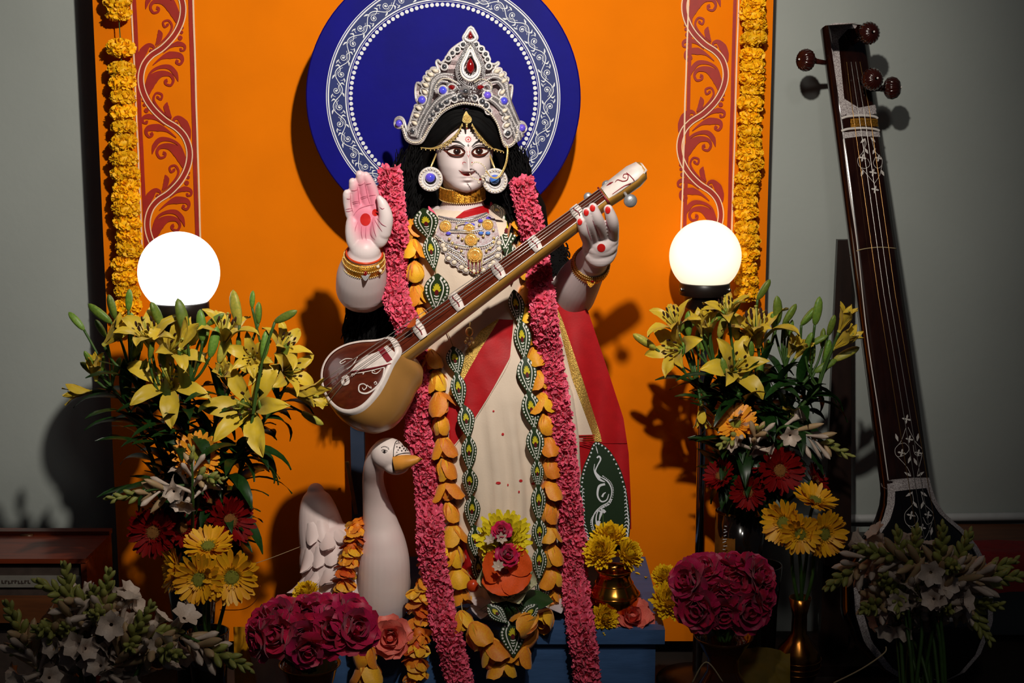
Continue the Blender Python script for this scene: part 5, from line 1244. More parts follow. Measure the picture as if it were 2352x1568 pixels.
# ---- gerbera
GB = {}
for mt in ('gerb_yellow', 'gerb_orange', 'gerb_red'):
    GB[mt] = []
    for s in range(3):
        m = MB(); m.grid(petal(.72, .19, (1.28-.12*s, .2-.35*(s == 2), -.25), .10, [(0, .5), (.4, .9), (.75, 1), (.93, .8), (1, .3)], 2, 5, .04, s)); GB[mt].append(m.mesh('petal', mt))
def eyem(mt):
    m = MB(); m.lathe([(.24, -.02), (.25, .03), (.21, .08), (.15, .07), (.08, .08), (.01, .09)], 20)
    R = random.Random(4)
    for k in range(110): a = R.uniform(0, 6.28); r = R.uniform(.14, .28); m.grid(petal(.08, .03, (.2+R.uniform(0, 1.), 0, 0), 0, None, 1, 2), M=Matrix.Translation((r*cos(a), r*sin(a), .05)) @ Matrix.Rotation(a-pi/2, 4, 'Z'))
    m.lathe([(.28, -.02), (.12, -.16), (.05, -.25)], 12)
    return m.mesh('flower_disc', mt)
GIN = {}
for mt in GB:
    m = MB(); R = random.Random(9)
    for k in range(64): m.grid(petal(R.uniform(.12, .26), .07, (.5+R.uniform(0, .7), .3, 0), .1, None, 2, 3), M=Matrix.Rotation(k*2.4, 4, 'Z') @ Matrix.Translation((0, R.uniform(.2, .27), .02)))
    GIN[mt] = m.mesh('inner_florets', mt)
EY, EYR = eyem('gerb_eye'), eyem('gerb_eye_red')
def gerbera(label, group, px, py, Y, r, d, mt, base, n=40):
    p = P(px, py, Y); R = r*K(Y, py)
    t = thing('gerbera', label, 'gerbera', base, group); M = frame(p, d, RND.uniform(0, 6)) @ scl(R)
    part('flower_disc', EYR if mt == 'gerb_red' else EY, t, M); part('inner_florets', GIN[mt], t, M, kind='stuff')
    for lay in range(2):
        for k in range(n//2+3*lay):
            a = 2*pi*k/(n//2+3*lay)+lay*.2+jit(.05); part('petal', GB[mt][RND.choice((0, 1, 2) if lay else (0, 1))], t, M @ Matrix.Rotation(a, 4, 'Z') @ Matrix.Translation((0, .24, -.01-.05*(1-lay))) @ Matrix.Rotation(jit(.12), 4, 'X') @ scl(RND.uniform(.92, 1.1)))
    dv = Vector(d).normalized(); b = Vector(base)
    m = MB(); m.tube(cr([tuple(p-dv*R*.2), tuple(p-dv*R*.7+Vector((0, 0, -.01))), tuple(b+(p-b)*.45), tuple(b)], 6), [.0035, .0045], 7); m.part('stem', 'stem_green', t)
VG = P(478, 1480, -.36); VG = Vector((VG.x, VG.y, .36))
gl = 'gerberas in the left bouquet'
gerbera('orange gerbera with white buds across its face below the left lilies', gl, 452, 1046, -.28, 60, (.1, -.85, .5), 'gerb_orange', LB(2))
gerbera('dark red gerbera facing forward at the lower left of the bouquet', gl, 352, 1222, -.30, 62, (-.1, -.95, .15), 'gerb_red', LB(1))
gerbera('dark red gerbera half hidden between two others in the left bouquet', gl, 418, 1212, -.27, 56, (.1, -.7, .5), 'gerb_red', LB(3))
gerbera('dark red gerbera turned right above the left yellow gerberas', gl, 528, 1195, -.29, 64, (.55, -.75, .25), 'gerb_red', LB(4))
gerbera('dark red gerbera tilted upward behind the left tuberose buds', gl, 490, 1155, -.24, 56, (.1, -.35, .9), 'gerb_red', LB(5))
gl = 'yellow gerberas in the left vase'
gerbera('yellow gerbera facing forward at left front of the left vase', gl, 458, 1330, -.42, 66, (-.15, -.97, .1), 'gerb_yellow', VG)
gerbera('yellow gerbera facing forward at right front of the left vase', gl, 532, 1325, -.41, 68, (.2, -.95, .15), 'gerb_yellow', VG+Vector((.01, 0, 0)))
gerbera('yellow gerbera tilted upward at the top of the left vase', gl, 478, 1255, -.37, 62, (0, -.45, .85), 'gerb_yellow', VG+Vector((0, .01, 0)))
gerbera('yellow gerbera turned sideways at the left of the left vase', gl, 402, 1310, -.38, 58, (-.85, -.4, .2), 'gerb_yellow', VG+Vector((-.01, 0, 0)))
VY = P(1838, 1370, -.12); VY = Vector((VY.x, VY.y, P(1838, 1400, -.12).z))
gl = 'gerberas in the right bouquet'
gerbera('orange gerbera below the largest lily of the right bouquet', gl, 1690, 972, .05, 54, (-.05, -.75, .65), 'gerb_orange', RB(2))
gerbera('dark red gerbera facing forward above the right yellow gerberas', gl, 1791, 1080, .02, 60, (.1, -.95, .25), 'gerb_red', RB(4))
gerbera('dark red gerbera turned left at the left side of the right bouquet', gl, 1655, 1092, .05, 44, (-.6, -.5, .6), 'gerb_red', RB(0))
gerbera('dark red gerbera low in the middle of the right bouquet', gl, 1718, 1130, .03, 46, (-.15, -.9, .1), 'gerb_red', RB(1))
gerbera('dark red gerbera turned right beside the dark stand', gl, 1872, 1102, .05, 44, (.75, -.4, .4), 'gerb_red', RB(6))
gerbera('dark red gerbera tilted upward behind the forward facing red one', gl, 1745, 1062, .07, 48, (-.2, -.4, .8), 'gerb_red', RB(3))
gl = 'yellow gerberas in the right vase'
gerbera('yellow gerbera turned left in the right brass vase', gl, 1800, 1200, -.16, 58, (-.55, -.8, .2), 'gerb_yellow', VY)
gerbera('yellow gerbera low in the middle of the right brass vase', gl, 1838, 1226, -.19, 52, (-.05, -.97, .05), 'gerb_yellow', VY+Vector((.004, -.004, 0)))
gerbera('yellow gerbera facing forward at the right of the right brass vase', gl, 1892, 1226, -.17, 60, (.3, -.93, .1), 'gerb_yellow', VY+Vector((.008, 0, 0)))
gerbera('yellow gerbera tilted upward at the top of the right brass vase', gl, 1872, 1150, -.12, 56, (.2, -.3, .9), 'gerb_yellow', VY+Vector((0, .008, 0)))

# ---- tuberose
tb = []
for mt, ln in (('tube_white', 1.), ('tube_bud', .8), ('tube_budg', .6)):
    m = MB(); oblong(m, 1., .5, 8, 9, None, [(0, .16), (.3, .22), (.6, .32), (.78, .42), (.92, .3), (1, .04)] if mt == 'tube_white' else [(0, .25), (.3, .38), (.6, .5), (.85, .35), (1, .04)]); tb.append(m.mesh('bud', mt))
flm = []
for s in range(2):
    m = MB(); m.tube([(0, 0, 0), (.03, 0, .5), (0, 0, .75)], [.07, .08, .12], 8, False)
    for k in range(6): m.grid(petal(.46, .36, (.4+.2*s, .6, .2), .12, [(0, .5), (.4, 1), (.75, .8), (1, .1)], 3, 4, .08, k), M=Matrix.Rotation(k*pi/3, 4, 'Z') @ Matrix.Translation((0, .05, .72)))
    flm.append(m.mesh('floret', 'tube_white'))
def tuberose(label, group, base, tip, Y, nb=14, nw=7, no=3, ln=.16, seed=0, sc=1.):
    R = random.Random(seed*7+1); b = Vector(base); e = P(tip[0], tip[1], Y); dd = Vector((tip[2], tip[3], tip[4])).normalized()
    t = thing('tuberose_stem', label, 'tuberose', b, group); s0 = e-dd*ln
    q = [Vector(p) for p in cr([tuple(b), tuple(b+(s0-b)*.55+Vector((0, 0, .02))), tuple(s0), tuple(e-dd*.01)], 8)]
    m = MB(); m.tube(q, [.0045, .004, .0035, .002], 7); m.part('stem', 'stem_green', t)
    tot = nb+nw+no
    for k in range(tot):
        f = k/(tot-1); p = s0+(e-s0)*f; a = k*2.4+R.uniform(-.2, .2); X = dd.orthogonal().normalized(); Yv = dd.cross(X); rd = X*cos(a)+Yv*sin(a)
        if k < no: part('floret', flm[k % 2], t, frame(p, rd+dd*.35, a) @ scl(sc*R.uniform(.050, .062)))
        elif k < no+nw: part('bud', tb[0 if R.random() < .6 else 1], t, frame(p, rd*(.75-.35*f)+dd*.8, a) @ scl(.031*sc, .031*sc, sc*R.uniform(.046, .062)*(1.25-.4*f)))
        else:
            g = (f-(no+nw)/tot)/(1-(no+nw)/tot); s_ = .033*sc*(1-.5*g); part('bud', tb[1 if (g < .3 and R.random() < .6) else 2], t, frame(p, rd*(.7-.4*g)+dd*.75, a) @ scl(s_*.95, s_*.95, s_*1.15))
BLt = P(205, 1568, -.52); BLt = Vector((BLt.x, BLt.y, .2)); BRt = P(2130, 1568, -.40); BRt = Vector((BRt.x, BRt.y, .2))
gl = 'tuberose stems in the bottom left bunch'
for i, (x, y, d, lab) in enumerate(((95, 1340, (-.75, -.3, .55), 'tuberose stem bent left below the wooden instrument box'), (150, 1305, (-.05, -.1, 1), 'tuberose stem with one tall white bud standing highest in the bottom left bunch'), (250, 1318, (.25, -.15, 1), 'tuberose stem with green tip rising at the right of the bottom left bunch'), (20, 1392, (-.3, -.2, 1), 'tuberose stem at the left picture edge of the bottom left bunch'),
    (218, 1410, (.05, -.95, .3), 'tuberose stem pointing forward in the middle of the bottom left bunch'), (400, 1448, (.9, -.2, .25), 'tuberose stem with green tip stretched right towards the left vase'), (85, 1445, (-.15, -.9, .4), 'tuberose stem pointing forward at the left of the bottom left bunch'), (345, 1395, (.5, -.1, .8), 'tuberose stem with pink tinged buds leaning right above the stretched one'),
    (300, 1490, (.3, -.9, .1), 'tuberose stem pointing forward low in the bottom left bunch'), (565, 1530, (.85, -.3, -.25), 'tuberose stem drooping furthest right beside the cream cloth'), (20, 1490, (-.6, -.6, .2), 'tuberose stem pointing left low at the picture edge'), (150, 1440, (.1, -.85, .5), 'tuberose stem pointing forward under the tall white bud'), (410, 1505, (.6, -.7, .1), 'tuberose stem pointing right just above the picture bottom'), (215, 1355, (.2, -.4, 1), 'tuberose stem with open white florets in the upper middle of the bottom left bunch'))):
    tuberose(lab, gl, BLt+Vector((.02*cos(i*2), .02*sin(i*2), 0)), (x, y)+d, -.56+.02*(i % 3)-(.05 if d[1] < -.6 else 0), 15, 9, 5, .19, i, 1.22)
gl = 'tuberose stems in the bottom right bunch'
for i, (x, y, d, lab) in enumerate(((1975, 1258, (-.9, -.15, .3), 'tuberose stem stretched left below the dark stand foot'), (2062, 1225, (-.2, -.1, 1), 'tuberose stem rising at the left of the lute inlay'), (2105, 1222, (.05, -.1, 1), 'tuberose stem with green tip in front of the lute inlay'), (2165, 1215, (-.05, -.1, 1), 'tuberose stem with orange tinged buds right of the lute inlay'), (2225, 1230, (.3, -.1, 1), 'tuberose stem with a green tip in front of the red cloth'),
    (2325, 1290, (.9, -.1, .35), 'tuberose stem stretched right over the red cloth'), (2350, 1322, (1, -.2, .15), 'tuberose stem running out of the picture at the right'), (1905, 1345, (-.75, -.4, -.3), 'tuberose stem hanging over the left side of the bottom right bunch'), (2065, 1400, (-.1, -.8, -.5), 'tuberose stem nodding down in the middle of the bottom right bunch'), (2195, 1300, (.1, -.9, .35), 'tuberose stem pointing forward in the upper right of the bunch'),
    (2270, 1465, (.4, -.5, -.6), 'tuberose stem nodding down at the right of the bunch'), (1985, 1400, (-.5, -.8, .1), 'tuberose stem with open florets at the lower left of the right bunch'), (2130, 1330, (0, -.6, .8), 'tuberose stem with open florets in the centre of the right bunch'), (2290, 1390, (.7, -.6, .2), 'tuberose stem with pale florets at the far right'), (2180, 1400, (.15, -.85, .2), 'tuberose stem with pale florets below the centre of the right bunch'), (2030, 1320, (-.3, -.6, .7), 'tuberose stem with open florets at the upper left of the right bunch'))):
    tuberose(lab, gl, BRt+Vector((.045*cos(i*2), .045*sin(i*2), 0)), (x, y)+d, -.42+.02*(i % 3)-(.05 if d[1] < -.6 else 0), 15, 9, 6, .18, i+20, 1.15)
gl = 'tuberose stems tucked among the gerberas'
tuberose('tuberose stem reaching left across the dark red gerberas', gl, LB(1), (255, 1145, -.95, -.2, -.1), -.34, 12, 5, 4, .17, 50)
tuberose('tuberose stem with white buds in front of the left orange gerbera', gl, LB(2), (440, 1035, .05, -.2, 1), -.36, 4, 4, 2, .11, 51)
tuberose('tuberose stem pointing right under the left orange gerbera', gl, LB(3), (508, 1100, .8, -.5, .1), -.34, 12, 2, 1, .09, 52)
tuberose('tuberose stem with green tip below the right orange gerbera', gl, RB(1), (1655, 1022, -.7, -.6, -.2), -.0, 10, 2, 3, .10, 53)
tuberose('tuberose stem stretched right in front of the dark stand', gl, RB(5), (1948, 1045, .85, -.3, -.35), -.0, 10, 7, 3, .16, 54)
tuberose('tuberose stem with white florets between the two right gerberas', gl, RB(3), (1745, 985, .2, -.6, .8), -.01, 3, 4, 4, .08, 55)

# ---- roses
def rosekit(mt):
    P_ = []
    for lay in range(4):
        for s in range(2):
            m = MB(); a0, a1 = ((.05, .15), (.25, .35), (.5, .8), (.7, 1.3))[lay]
            m.grid(petal((.85, .9, 1., 1.05)[lay], (.75, 1.0, 1.15, 1.25)[lay], (a0+.75-.15*lay, -1.5+.2*lay, a1+.55), .34-.05*lay, [(0, .35), (.25, .8), (.55, 1), (.85, .95), (1, .55)], 6, 7, .05, lay*3+s)); P_.append(m.mesh('petal', mt))
    c = MB(); c.lathe([(.10, 0), (.2, .2), (.2, .42), (.12, .56), (.02, .6)], 12); return P_, c.mesh('heart', mt)
RK = {mt: rosekit(mt) for mt in ('rose_magenta', 'rose_coral')}
def rose(label, group, p, d, size, mt='rose_magenta', base=None, cat='rose'):
    PP, heart = RK[mt]; p = Vector(p); d = Vector(d).normalized()
    t = thing('rose', label, cat, base if base is not None else p-d*size*.2, group)
    size *= .93; M = frame(p-d*size*.55, d+Vector((jit(.15), jit(.1), jit(.15))), RND.uniform(0, 6)) @ scl(size)
    part('heart', heart, t, M)
    for lay, n in ((0, 3), (1, 4), (2, 5), (3, 5)):
        for k in range(n): part('petal', PP[lay*2+(k % 2)], t, M @ Matrix.Rotation(2*pi*k/n+lay*.7+jit(.15), 4, 'Z') @ Matrix.Translation((0, .04+.03*lay, .02-.03*lay)) @ Matrix.Rotation(jit(.1), 4, 'X'))
    if base is not None:
        m = MB(); m.tube(cr([tuple(p-d*size*.5), tuple(Vector(base)+(p-Vector(base))*.4), tuple(base)], 5), .0035, 6); m.part('stem', 'stem_green', t)
BL2 = P(712, 1540, -.40)
rl = [(634, 1460, (-.3, -.9, .2), .052, 'magenta rose facing forward second from left in the front row of the left bowl'), (694, 1466, (-.05, -.95, .15), .05, 'magenta rose facing forward in the middle of the front row of the left bowl'), (765, 1452, (.1, -.9, .3), .058, 'magenta rose facing forward right of middle in the left bowl'), (820, 1442, (.45, -.8, .35), .056, 'magenta rose at the right end of the left bowl'), (754, 1402, (.1, -.5, .85), .05, 'magenta rose tilted up in the top row of the left bowl, right of centre'), (812, 1395, (.5, -.4, .8), .045, 'magenta rose at the right end of the top row of the left bowl'),
      (702, 1403, (0, -.5, .9), .05, 'magenta rose in the centre of the top row of the left bowl'), (636, 1412, (-.4, -.6, .7), .05, 'magenta rose in the top row of the left bowl, left of centre'), (594, 1432, (-.7, -.5, .5), .046, 'magenta rose at the upper left end of the left bowl'), (662, 1393, (-.2, -.2, 1), .042, 'magenta rose at the back left of the left bowl'), (586, 1472, (-.85, -.5, .0), .045, 'magenta rose turned outward at the lower left of the left bowl'), (706, 1500, (.15, -.9, -.3), .044, 'magenta rose drooping over the rim of the left bowl'), (718, 1380, (.1, -.1, 1), .042, 'magenta rose at the very top of the left bowl')]
for i, (x, y, d, s, lab) in enumerate(rl): rose(lab, 'magenta roses in the left bowl', P(x, y, -.43+.04*d[2]+.04*(1+d[1])), d, s, base=BL2+Vector((.012*cos(i), .012*sin(i), 0)))
BR2 = P(1662, 1470, -.36)
rl = [(1574, 1334, (-.7, -.6, .4), .05, 'magenta rose at the left end of the right bunch'), (1655, 1372, (-.05, -.9, .3), .054, 'magenta rose facing forward in the centre of the right bunch'), (1602, 1402, (-.35, -.9, .0), .052, 'magenta rose at the lower left of the right bunch'), (1722, 1406, (.3, -.93, .05), .052, 'magenta rose at the lower right of the right bunch'), (1628, 1340, (-.25, -.75, .6), .046, 'magenta rose left of centre in the middle row of the right bunch'), (1696, 1340, (.15, -.8, .55), .048, 'magenta rose right of centre in the middle row of the right bunch'), (1750, 1318, (.6, -.55, .55), .045, 'magenta rose at the upper right end of the right bunch'), (1758, 1364, (.75, -.6, .2), .046, 'magenta rose at the right end of the right bunch, half turned'),
      (1664, 1306, (0, -.5, .9), .047, 'magenta rose in the middle of the top row of the right bunch'), (1686, 1288, (.05, -.2, 1), .044, 'magenta rose at the very top of the right bunch'), (1614, 1302, (-.3, -.5, .85), .046, 'magenta rose at the left of the top row of the right bunch'), (1578, 1306, (-.6, -.3, .75), .04, 'magenta rose at the back left of the right bunch'), (1735, 1296, (.5, -.3, .85), .042, 'magenta rose at the right of the top row of the right bunch'), (1662, 1412, (0, -.9, -.2), .04, 'magenta rose drooping at the bottom centre of the right bunch')]
for i, (x, y, d, s, lab) in enumerate(rl): rose(lab, 'magenta roses in the right vase', P(x, y, -.39+.04*d[2]+.04*(1+d[1])), d, s, base=BR2+Vector((.012*cos(i), .012*sin(i), 0)))

# ---- chrysanthemums
CH = []
for s in range(3):
    R = random.Random(90+s); m = MB()
    for lay in range(9):
        n = 36-3*lay
        for k in range(n):
            th0 = 1.55-.165*lay+R.uniform(-.1, .1)
            m.grid(petal((.95-.055*lay)*R.uniform(.88, 1.08), .21, (th0, -.75+R.uniform(-.3, .3), .1), .22, [(0, .5), (.5, .9), (.85, 1), (1, .4)], 2, 4), M=Matrix.Rotation(2*pi*(k+.5*lay)/n+R.uniform(-.1, .1), 4, 'Z') @ Matrix.Translation((0, .05, .03*lay)))
    m.ball((0, 0, .2), (.35, .35, .25), 12, 8); CH.append(m)
CHM = [m.mesh('petals', 'chrys_yellow') for m in CH]; calyx = MB(); calyx.lathe([(.3, -.02), (.22, -.15), (.06, -.25), (.05, -.4), (.001, -.4)], 12); calm = calyx.mesh('calyx', 'stem_green')
mat('chrys_lemon', (232, 212, 40), .5, var=.1)
LEM = CH[1].mesh('petals', 'chrys_lemon')
def chrys(label, px, py, Y, r, d, s, group='yellow chrysanthemums'):
    p = P(px, py, Y); k = r*K(Y, py); t = thing('chrysanthemum', label, 'flower', p-Vector((0, 0, k*.4)), group); M = frame(p, d, s*1.3) @ scl(k)
    part('petals', LEM if r > 60 else CHM[s % 3], t, M, kind='stuff'); part('calyx', calm, t, M)
# ================================================================== offerings on the platform
zt = lambda px, py: PZ(px, py, ZP)
chrys('yellow chrysanthemum at the back of the brass pot', 1400, 1238, .03, 46, (0, -.5, .8), 0)
chrys('yellow chrysanthemum at the front left of the brass pot', 1382, 1272, -.01, 46, (-.3, -.75, .6), 1)
chrys('yellow chrysanthemum at the front right of the brass pot', 1438, 1276, .0, 42, (.55, -.65, .5), 2)
chrys('yellow chrysanthemum lying right beside the right pink strand', 1386, 1420, -.055, 40, (.3, -.9, .5), 0)
chrys('yellow chrysanthemum lying against the magenta roses on the platform', 1537, 1384, -.03, 52, (.1, -.8, .6), 1)
chrys('small yellow chrysanthemum behind the largest one on the platform edge', 1527, 1328, .06, 34, (-.2, -.7, .7), 2)
chrys('yellow chrysanthemum peeping out behind the left rose bowl', 706, 1366, .0, 36, (-.3, -.6, .8), 0)
chrys('large yellow chrysanthemum laid at the feet of the statue', 1157, 1242, -.085, 74, (0, -.85, .5), 1)
rose('coral pink rose lying between two chrysanthemums on the platform edge', 'coral roses on the platform', P(1453, 1412, -.05), (.05, -.7, .7), .05, 'rose_coral', cat='rose')
rose('coral pink rose between the left rose bowl and the orange garland', 'coral roses on the platform', P(898, 1460, -.13), (.1, -.9, .4), .05, 'rose_coral', cat='rose')
rose('small magenta rose resting on the large chrysanthemum', 'small magenta roses at the feet', P(1153, 1218, -.14), (0, -.8, .6), .024)
rose('small magenta rose resting inside the orange blossom', 'small magenta roses at the feet', P(1165, 1272, -.155), (.1, -.8, .6), .028)
# orange blossom with a rolled edge
t = thing('orange_blossom', 'broad orange blossom with rolled petals at the feet of the statue', 'flower', P(1160, 1330, -.11))
pm = MB(); pm.grid(petal(1., 1.25, (1.3, -1.0, .7), .10, [(0, .35), (.3, .85), (.6, 1.), (.9, .9), (1, .5)], 8, 8, .07, 3)); pmm = pm.mesh('petal', 'hib_orange'); M = frame(P(1160, 1312, -.125), (.05, -.85, .5)) @ scl(.060)
for k in range(5): part('petal', pmm, t, M @ Matrix.Rotation(k*pi*.4+jit(.2), 4, 'Z') @ Matrix.Translation((0, .1, .05*k)) @ Matrix.Rotation(jit(.25), 4, 'X'))
m = MB(); m.ball((0, 0, .1), (.2, .2, .1), 10, 8, M); m.part('heart', 'gem_red', t)
# pale magnolia cup behind it
t = thing('pale_blossom', 'pale green white blossom opening under the orange one', 'flower', P(1160, 1372, -.08))
pm = MB(); pm.grid(petal(1., .9, (.95, -.2, .1), .28, [(0, .35), (.3, .85), (.6, 1.), (.9, .8), (1, .3)], 6, 7, .06, 5)); pmm = pm.mesh('petal', 'magnolia'); M = frame(P(1165, 1335, -.085), (0, -.65, .45)) @ scl(.078)
for k in range(7): part('petal', pmm, t, M @ Matrix.Rotation(k*2*pi/7, 4, 'Z') @ Matrix.Translation((0, .12, -.05)))
m = MB(); m.lathe([(.1, -.25), (.25, -.1), (.2, .1), (.01, .15)], 12, M); m.part('heart', 'magnolia', t)
pj = MB(); pj.grid(petal(.017, .009, (.7, .2, 0), .2, None, 3, 4)); pjm = pj.mesh('petal', 'tube_white')
for x, y, Y, d, n, lab in ((1145, 1302, -.175, (-.1, -.8, .6), 7, 'tiny white blossom inside the orange blossom'), (1128, 1243, -.145, (-.3, -.6, .6), 6, 'tiny white blossom left on the large chrysanthemum'), (1150, 1238, -.15, (.2, -.8, .5), 6, 'tiny white blossom below the small magenta rose')):
    t = thing('jasmine_blossom', lab, 'flower', P(x, y, Y), 'tiny white blossoms at the feet'); M = frame(P(x, y, Y), d)
    for k in range(n): part('petal', pjm, t, M @ Matrix.Rotation(k*2*pi/n, 4, 'Z') @ Matrix.Translation((0, .002, 0)))
    m = MB(); m.ball((0, 0, .002), .003, 8, 6, M); m.part('heart', 'tube_white', t)
t = thing('orange_bud', 'round orange bud beside the yellow garland at the feet', 'flower', P(1086, 1358, -.09)); M = frame(P(1086, 1345, -.09), (.2, -.6, .7))
m = MB(); m.ball((0, 0, 0), (.0145, .0145, .016), 14, 10, M); m.part('bud', 'coral', t)
m = MB(); m.grid(petal(.03, .024, (1.2, -1.6, .3), .3), M=M @ Matrix.Translation((0, .002, -.016))); m.part('petal', 'hib_orange', t)
# grass bundle and leaf
t = thing('grass_bundle', 'tied bundle of dark green grass blades at the feet of the statue', 'grass', P(1165, 1420, -.10)); m = MB(); R = random.Random(11)
for k in range(190):
    p0 = P(1165+R.uniform(-14, 14), 1372+R.uniform(-4, 6), -.13+R.uniform(-.01, .01)); a = R.uniform(-1.15, 1.15); l = R.uniform(.035, .065)
    m.tube([p0, p0+Vector((sin(a)*l*.5, -.012, -cos(a)*l*.45)), p0+Vector((sin(a)*l, -.016, -cos(a)*l*.85-.006))], [.0011, .0009, .0003], 4)
m.part('blades', 'leaf_green', t, kind='stuff')
m = MB(); m.tube([P(1150, 1374, -.146), P(1165, 1377, -.15), P(1180, 1374, -.146)], .0012, 5); m.part('tie', 'thread', t)
t = thing('wood_apple_leaf', 'broad dark green leaf lying right of the grass bundle', 'leaf', P(1225, 1400, -.105))
m = MB(); rr = petal(.085, .06, (.2, .3, .2), .08, [(0, .1), (.2, .8), (.45, 1), (.75, .7), (1, .03)], 6, 8); m.grid(rr, M=frame(P(1192, 1362, -.105), (1, -.1, -.55), .6)); m.part('blade', 'leaf_green', t)
m = MB(); m.tube([P(1192, 1362, -.107), P(1220, 1378, -.11), P(1256, 1396, -.115)], .0008, 5); m.part('midrib', 'stem_green', t)
# painted leaf board
mat('board_green', (16, 40, 12), .45, var=.12, scale=10)
t = thing('leaf_board', 'dark green leaf shaped board with white painted paisley beside the statue', 'board', P(1390, 1262, .05))
lo = cr(Z7([(1125, 912), (1080, 1000), (1042, 1090), (1022, 1200), (1012, 1330), (1020, 1450), (1055, 1568), (1110, 1640), (1290, 1640), (1345, 1568), (1358, 1450), (1350, 1350), (1325, 1200), (1285, 1080), (1215, 965)]), 4, True)
m = MB(); lY = lambda y: .035+.00025*(1250-y)*.6; m.plate([P(x, y, lY(y)) for x, y in lo], [P(x, y, lY(y)+.008) for x, y in lo]); m.part('board', 'board_green', t, False)
lm_ = lambda x, y: P(x, y, lY(y)-.0012); m = MB(); Zs = lambda pts: Z7(pts)
for i in range(0, len(lo), 1):
    x, y = lo[i]; cx_ = 1389
    if y < 1130: m.dot(x+(cx_-x)*.07, y+4, 2.2, lm_, 8)
for s, xs in ((1, 0), (-1, 1)):
    for k in range(15):
        y = 1125+8.6*k; x = ip([(1100, 1338), (1200, 1333), (1260, 1345)] if s > 0 else [(1100, 1436), (1200, 1446), (1260, 1440)], y); g = .6+.07*k
        m.stroke([(x+s*9*g, y-2), (x+s*5*g, y-5*g), (x+s*1.5, y-1), (x+s*2, y+6*g)], [1.4, 2.6, 2.6*g, .6], lm_, 5)
for q, w in (([(1128, 940), (1135, 965), (1142, 990)], [2, 7, 3]), ([(1135, 1020), (1150, 1010), (1160, 1030), (1140, 1070), (1125, 1110), (1145, 1140), (1165, 1150)], [10, 12, 10, 8, 10, 16, 4]), ([(1120, 1060), (1118, 1110), (1150, 1160), (1190, 1180)], [4, 6, 18, 4]), ([(1165, 1150), (1210, 1180), (1235, 1240), (1215, 1310), (1160, 1345), (1120, 1390), (1105, 1450), (1120, 1510)], [6, 10, 8, 6, 6, 8, 8, 3]), ([(1190, 1195), (1150, 1210), (1140, 1270), (1165, 1310), (1200, 1300), (1215, 1260)], [14, 16, 12, 10, 8, 4]), ([(1170, 1280), (1180, 1260), (1195, 1250)], [14, 10, 4]), ([(1200, 1330), (1150, 1365), (1130, 1420), (1140, 1480), (1165, 1530)], [4, 6, 8, 12, 4]), ([(1190, 1385), (1175, 1370), (1160, 1400), (1150, 1440)], [20, 18, 16, 4]), ([(1150, 1440), (1145, 1480), (1170, 1530)], [22, 26, 8])):
    m.stroke(Z7(q), [x/2.9 for x in w], lm_, 6)
for q, n, r in (([(1175, 1140), (1225, 1180), (1245, 1240), (1225, 1320), (1170, 1355)], 26, 1.3), ([(1140, 1370), (1108, 1410), (1095, 1450), (1105, 1500)], 12, 1.5), ([(1230, 1300), (1210, 1330), (1180, 1345), (1155, 1375)], 8, 2.2)):
    for x, y in cr(Z7(q), max(2, n//(len(q)-1))): m.dot(x, y, r, lm_, 8)
m.part('painted_paisley', 'paint_white', t, False, kind='stuff')
m = MB(); m.tube([P(1385, 1180, .03), P(1386, 1250, .02)], .0012, 5); m.part('midrib', 'stem_green', t)
# brass pot
mat('brass', (214, 150, 62), .16, 1., var=.2, scale=12)
mat('brass_dark', (150, 96, 40), .22, 1., var=.3, scale=14)
def lathe_thing(name, label, cat, px, py_foot, Y, prof, mt, zf=None, n=36, pn='body', group=None):
    c0 = P(px, py_foot, Y); z0 = c0.z if zf is None else zf; T = Matrix.Translation((c0.x, Y, z0))
    t = thing(name, label, cat, (c0.x, Y, z0), group); m = MB(); m.lathe(prof, n, T); m.part(pn, mt, t); return t, T
t, T = lathe_thing('brass_pot', 'small rounded brass pot holding yellow chrysanthemums', 'pot', 1410, 1380, -.0, [(.001, .003), (.030, .003), (.032, .0), (.040, .004), (.056, .026), (.062, .048), (.060, .060), (.054, .070), (.044, .086), (.038, .102), (.040, .112), (.046, .120), (.044, .120), (.036, .110), (.034, .102), (.03, .07)], 'brass', ZP)
for z, r in ((.060, .061), (.086, .045)): m = MB(); m.tube([(r*cos(a), r*sin(a), z) for a in [2*pi*k/32 for k in range(32)]], .0015, 6, M=T, closed=True); m.part('ring', 'brass', t)
# loose petals
pf = MB(); pf.grid(petal(.016, .008, (1.2, .4, 0), .2)); pfm = pf.mesh('loose_petal', 'chrys_yellow')
for i, (x, y) in enumerate(((1470, 1320), (1484, 1325))):
    o = part('loose_petal', pfm, None, Matrix.Translation(zt(x, y)+Vector((0, 0, .001))) @ Matrix.Rotation(1.+i*2, 4, 'Z')); setp(o, ('fallen yellow petal lying closest to the brass pot', 'fallen yellow petal lying furthest right of the brass pot')[i], 'petal', 'fallen petals')

m = MB(); m.grid(petal(.034, .02, (.3, .5, 0), .2, nu=4, nv=6), M=frame(P(935, 750, -.195), (1, -.1, .45), .8)); m.top('loose_petal', 'rose_orange', 'orange petal caught on the strings of the held lute', 'petal', 'fallen petals')
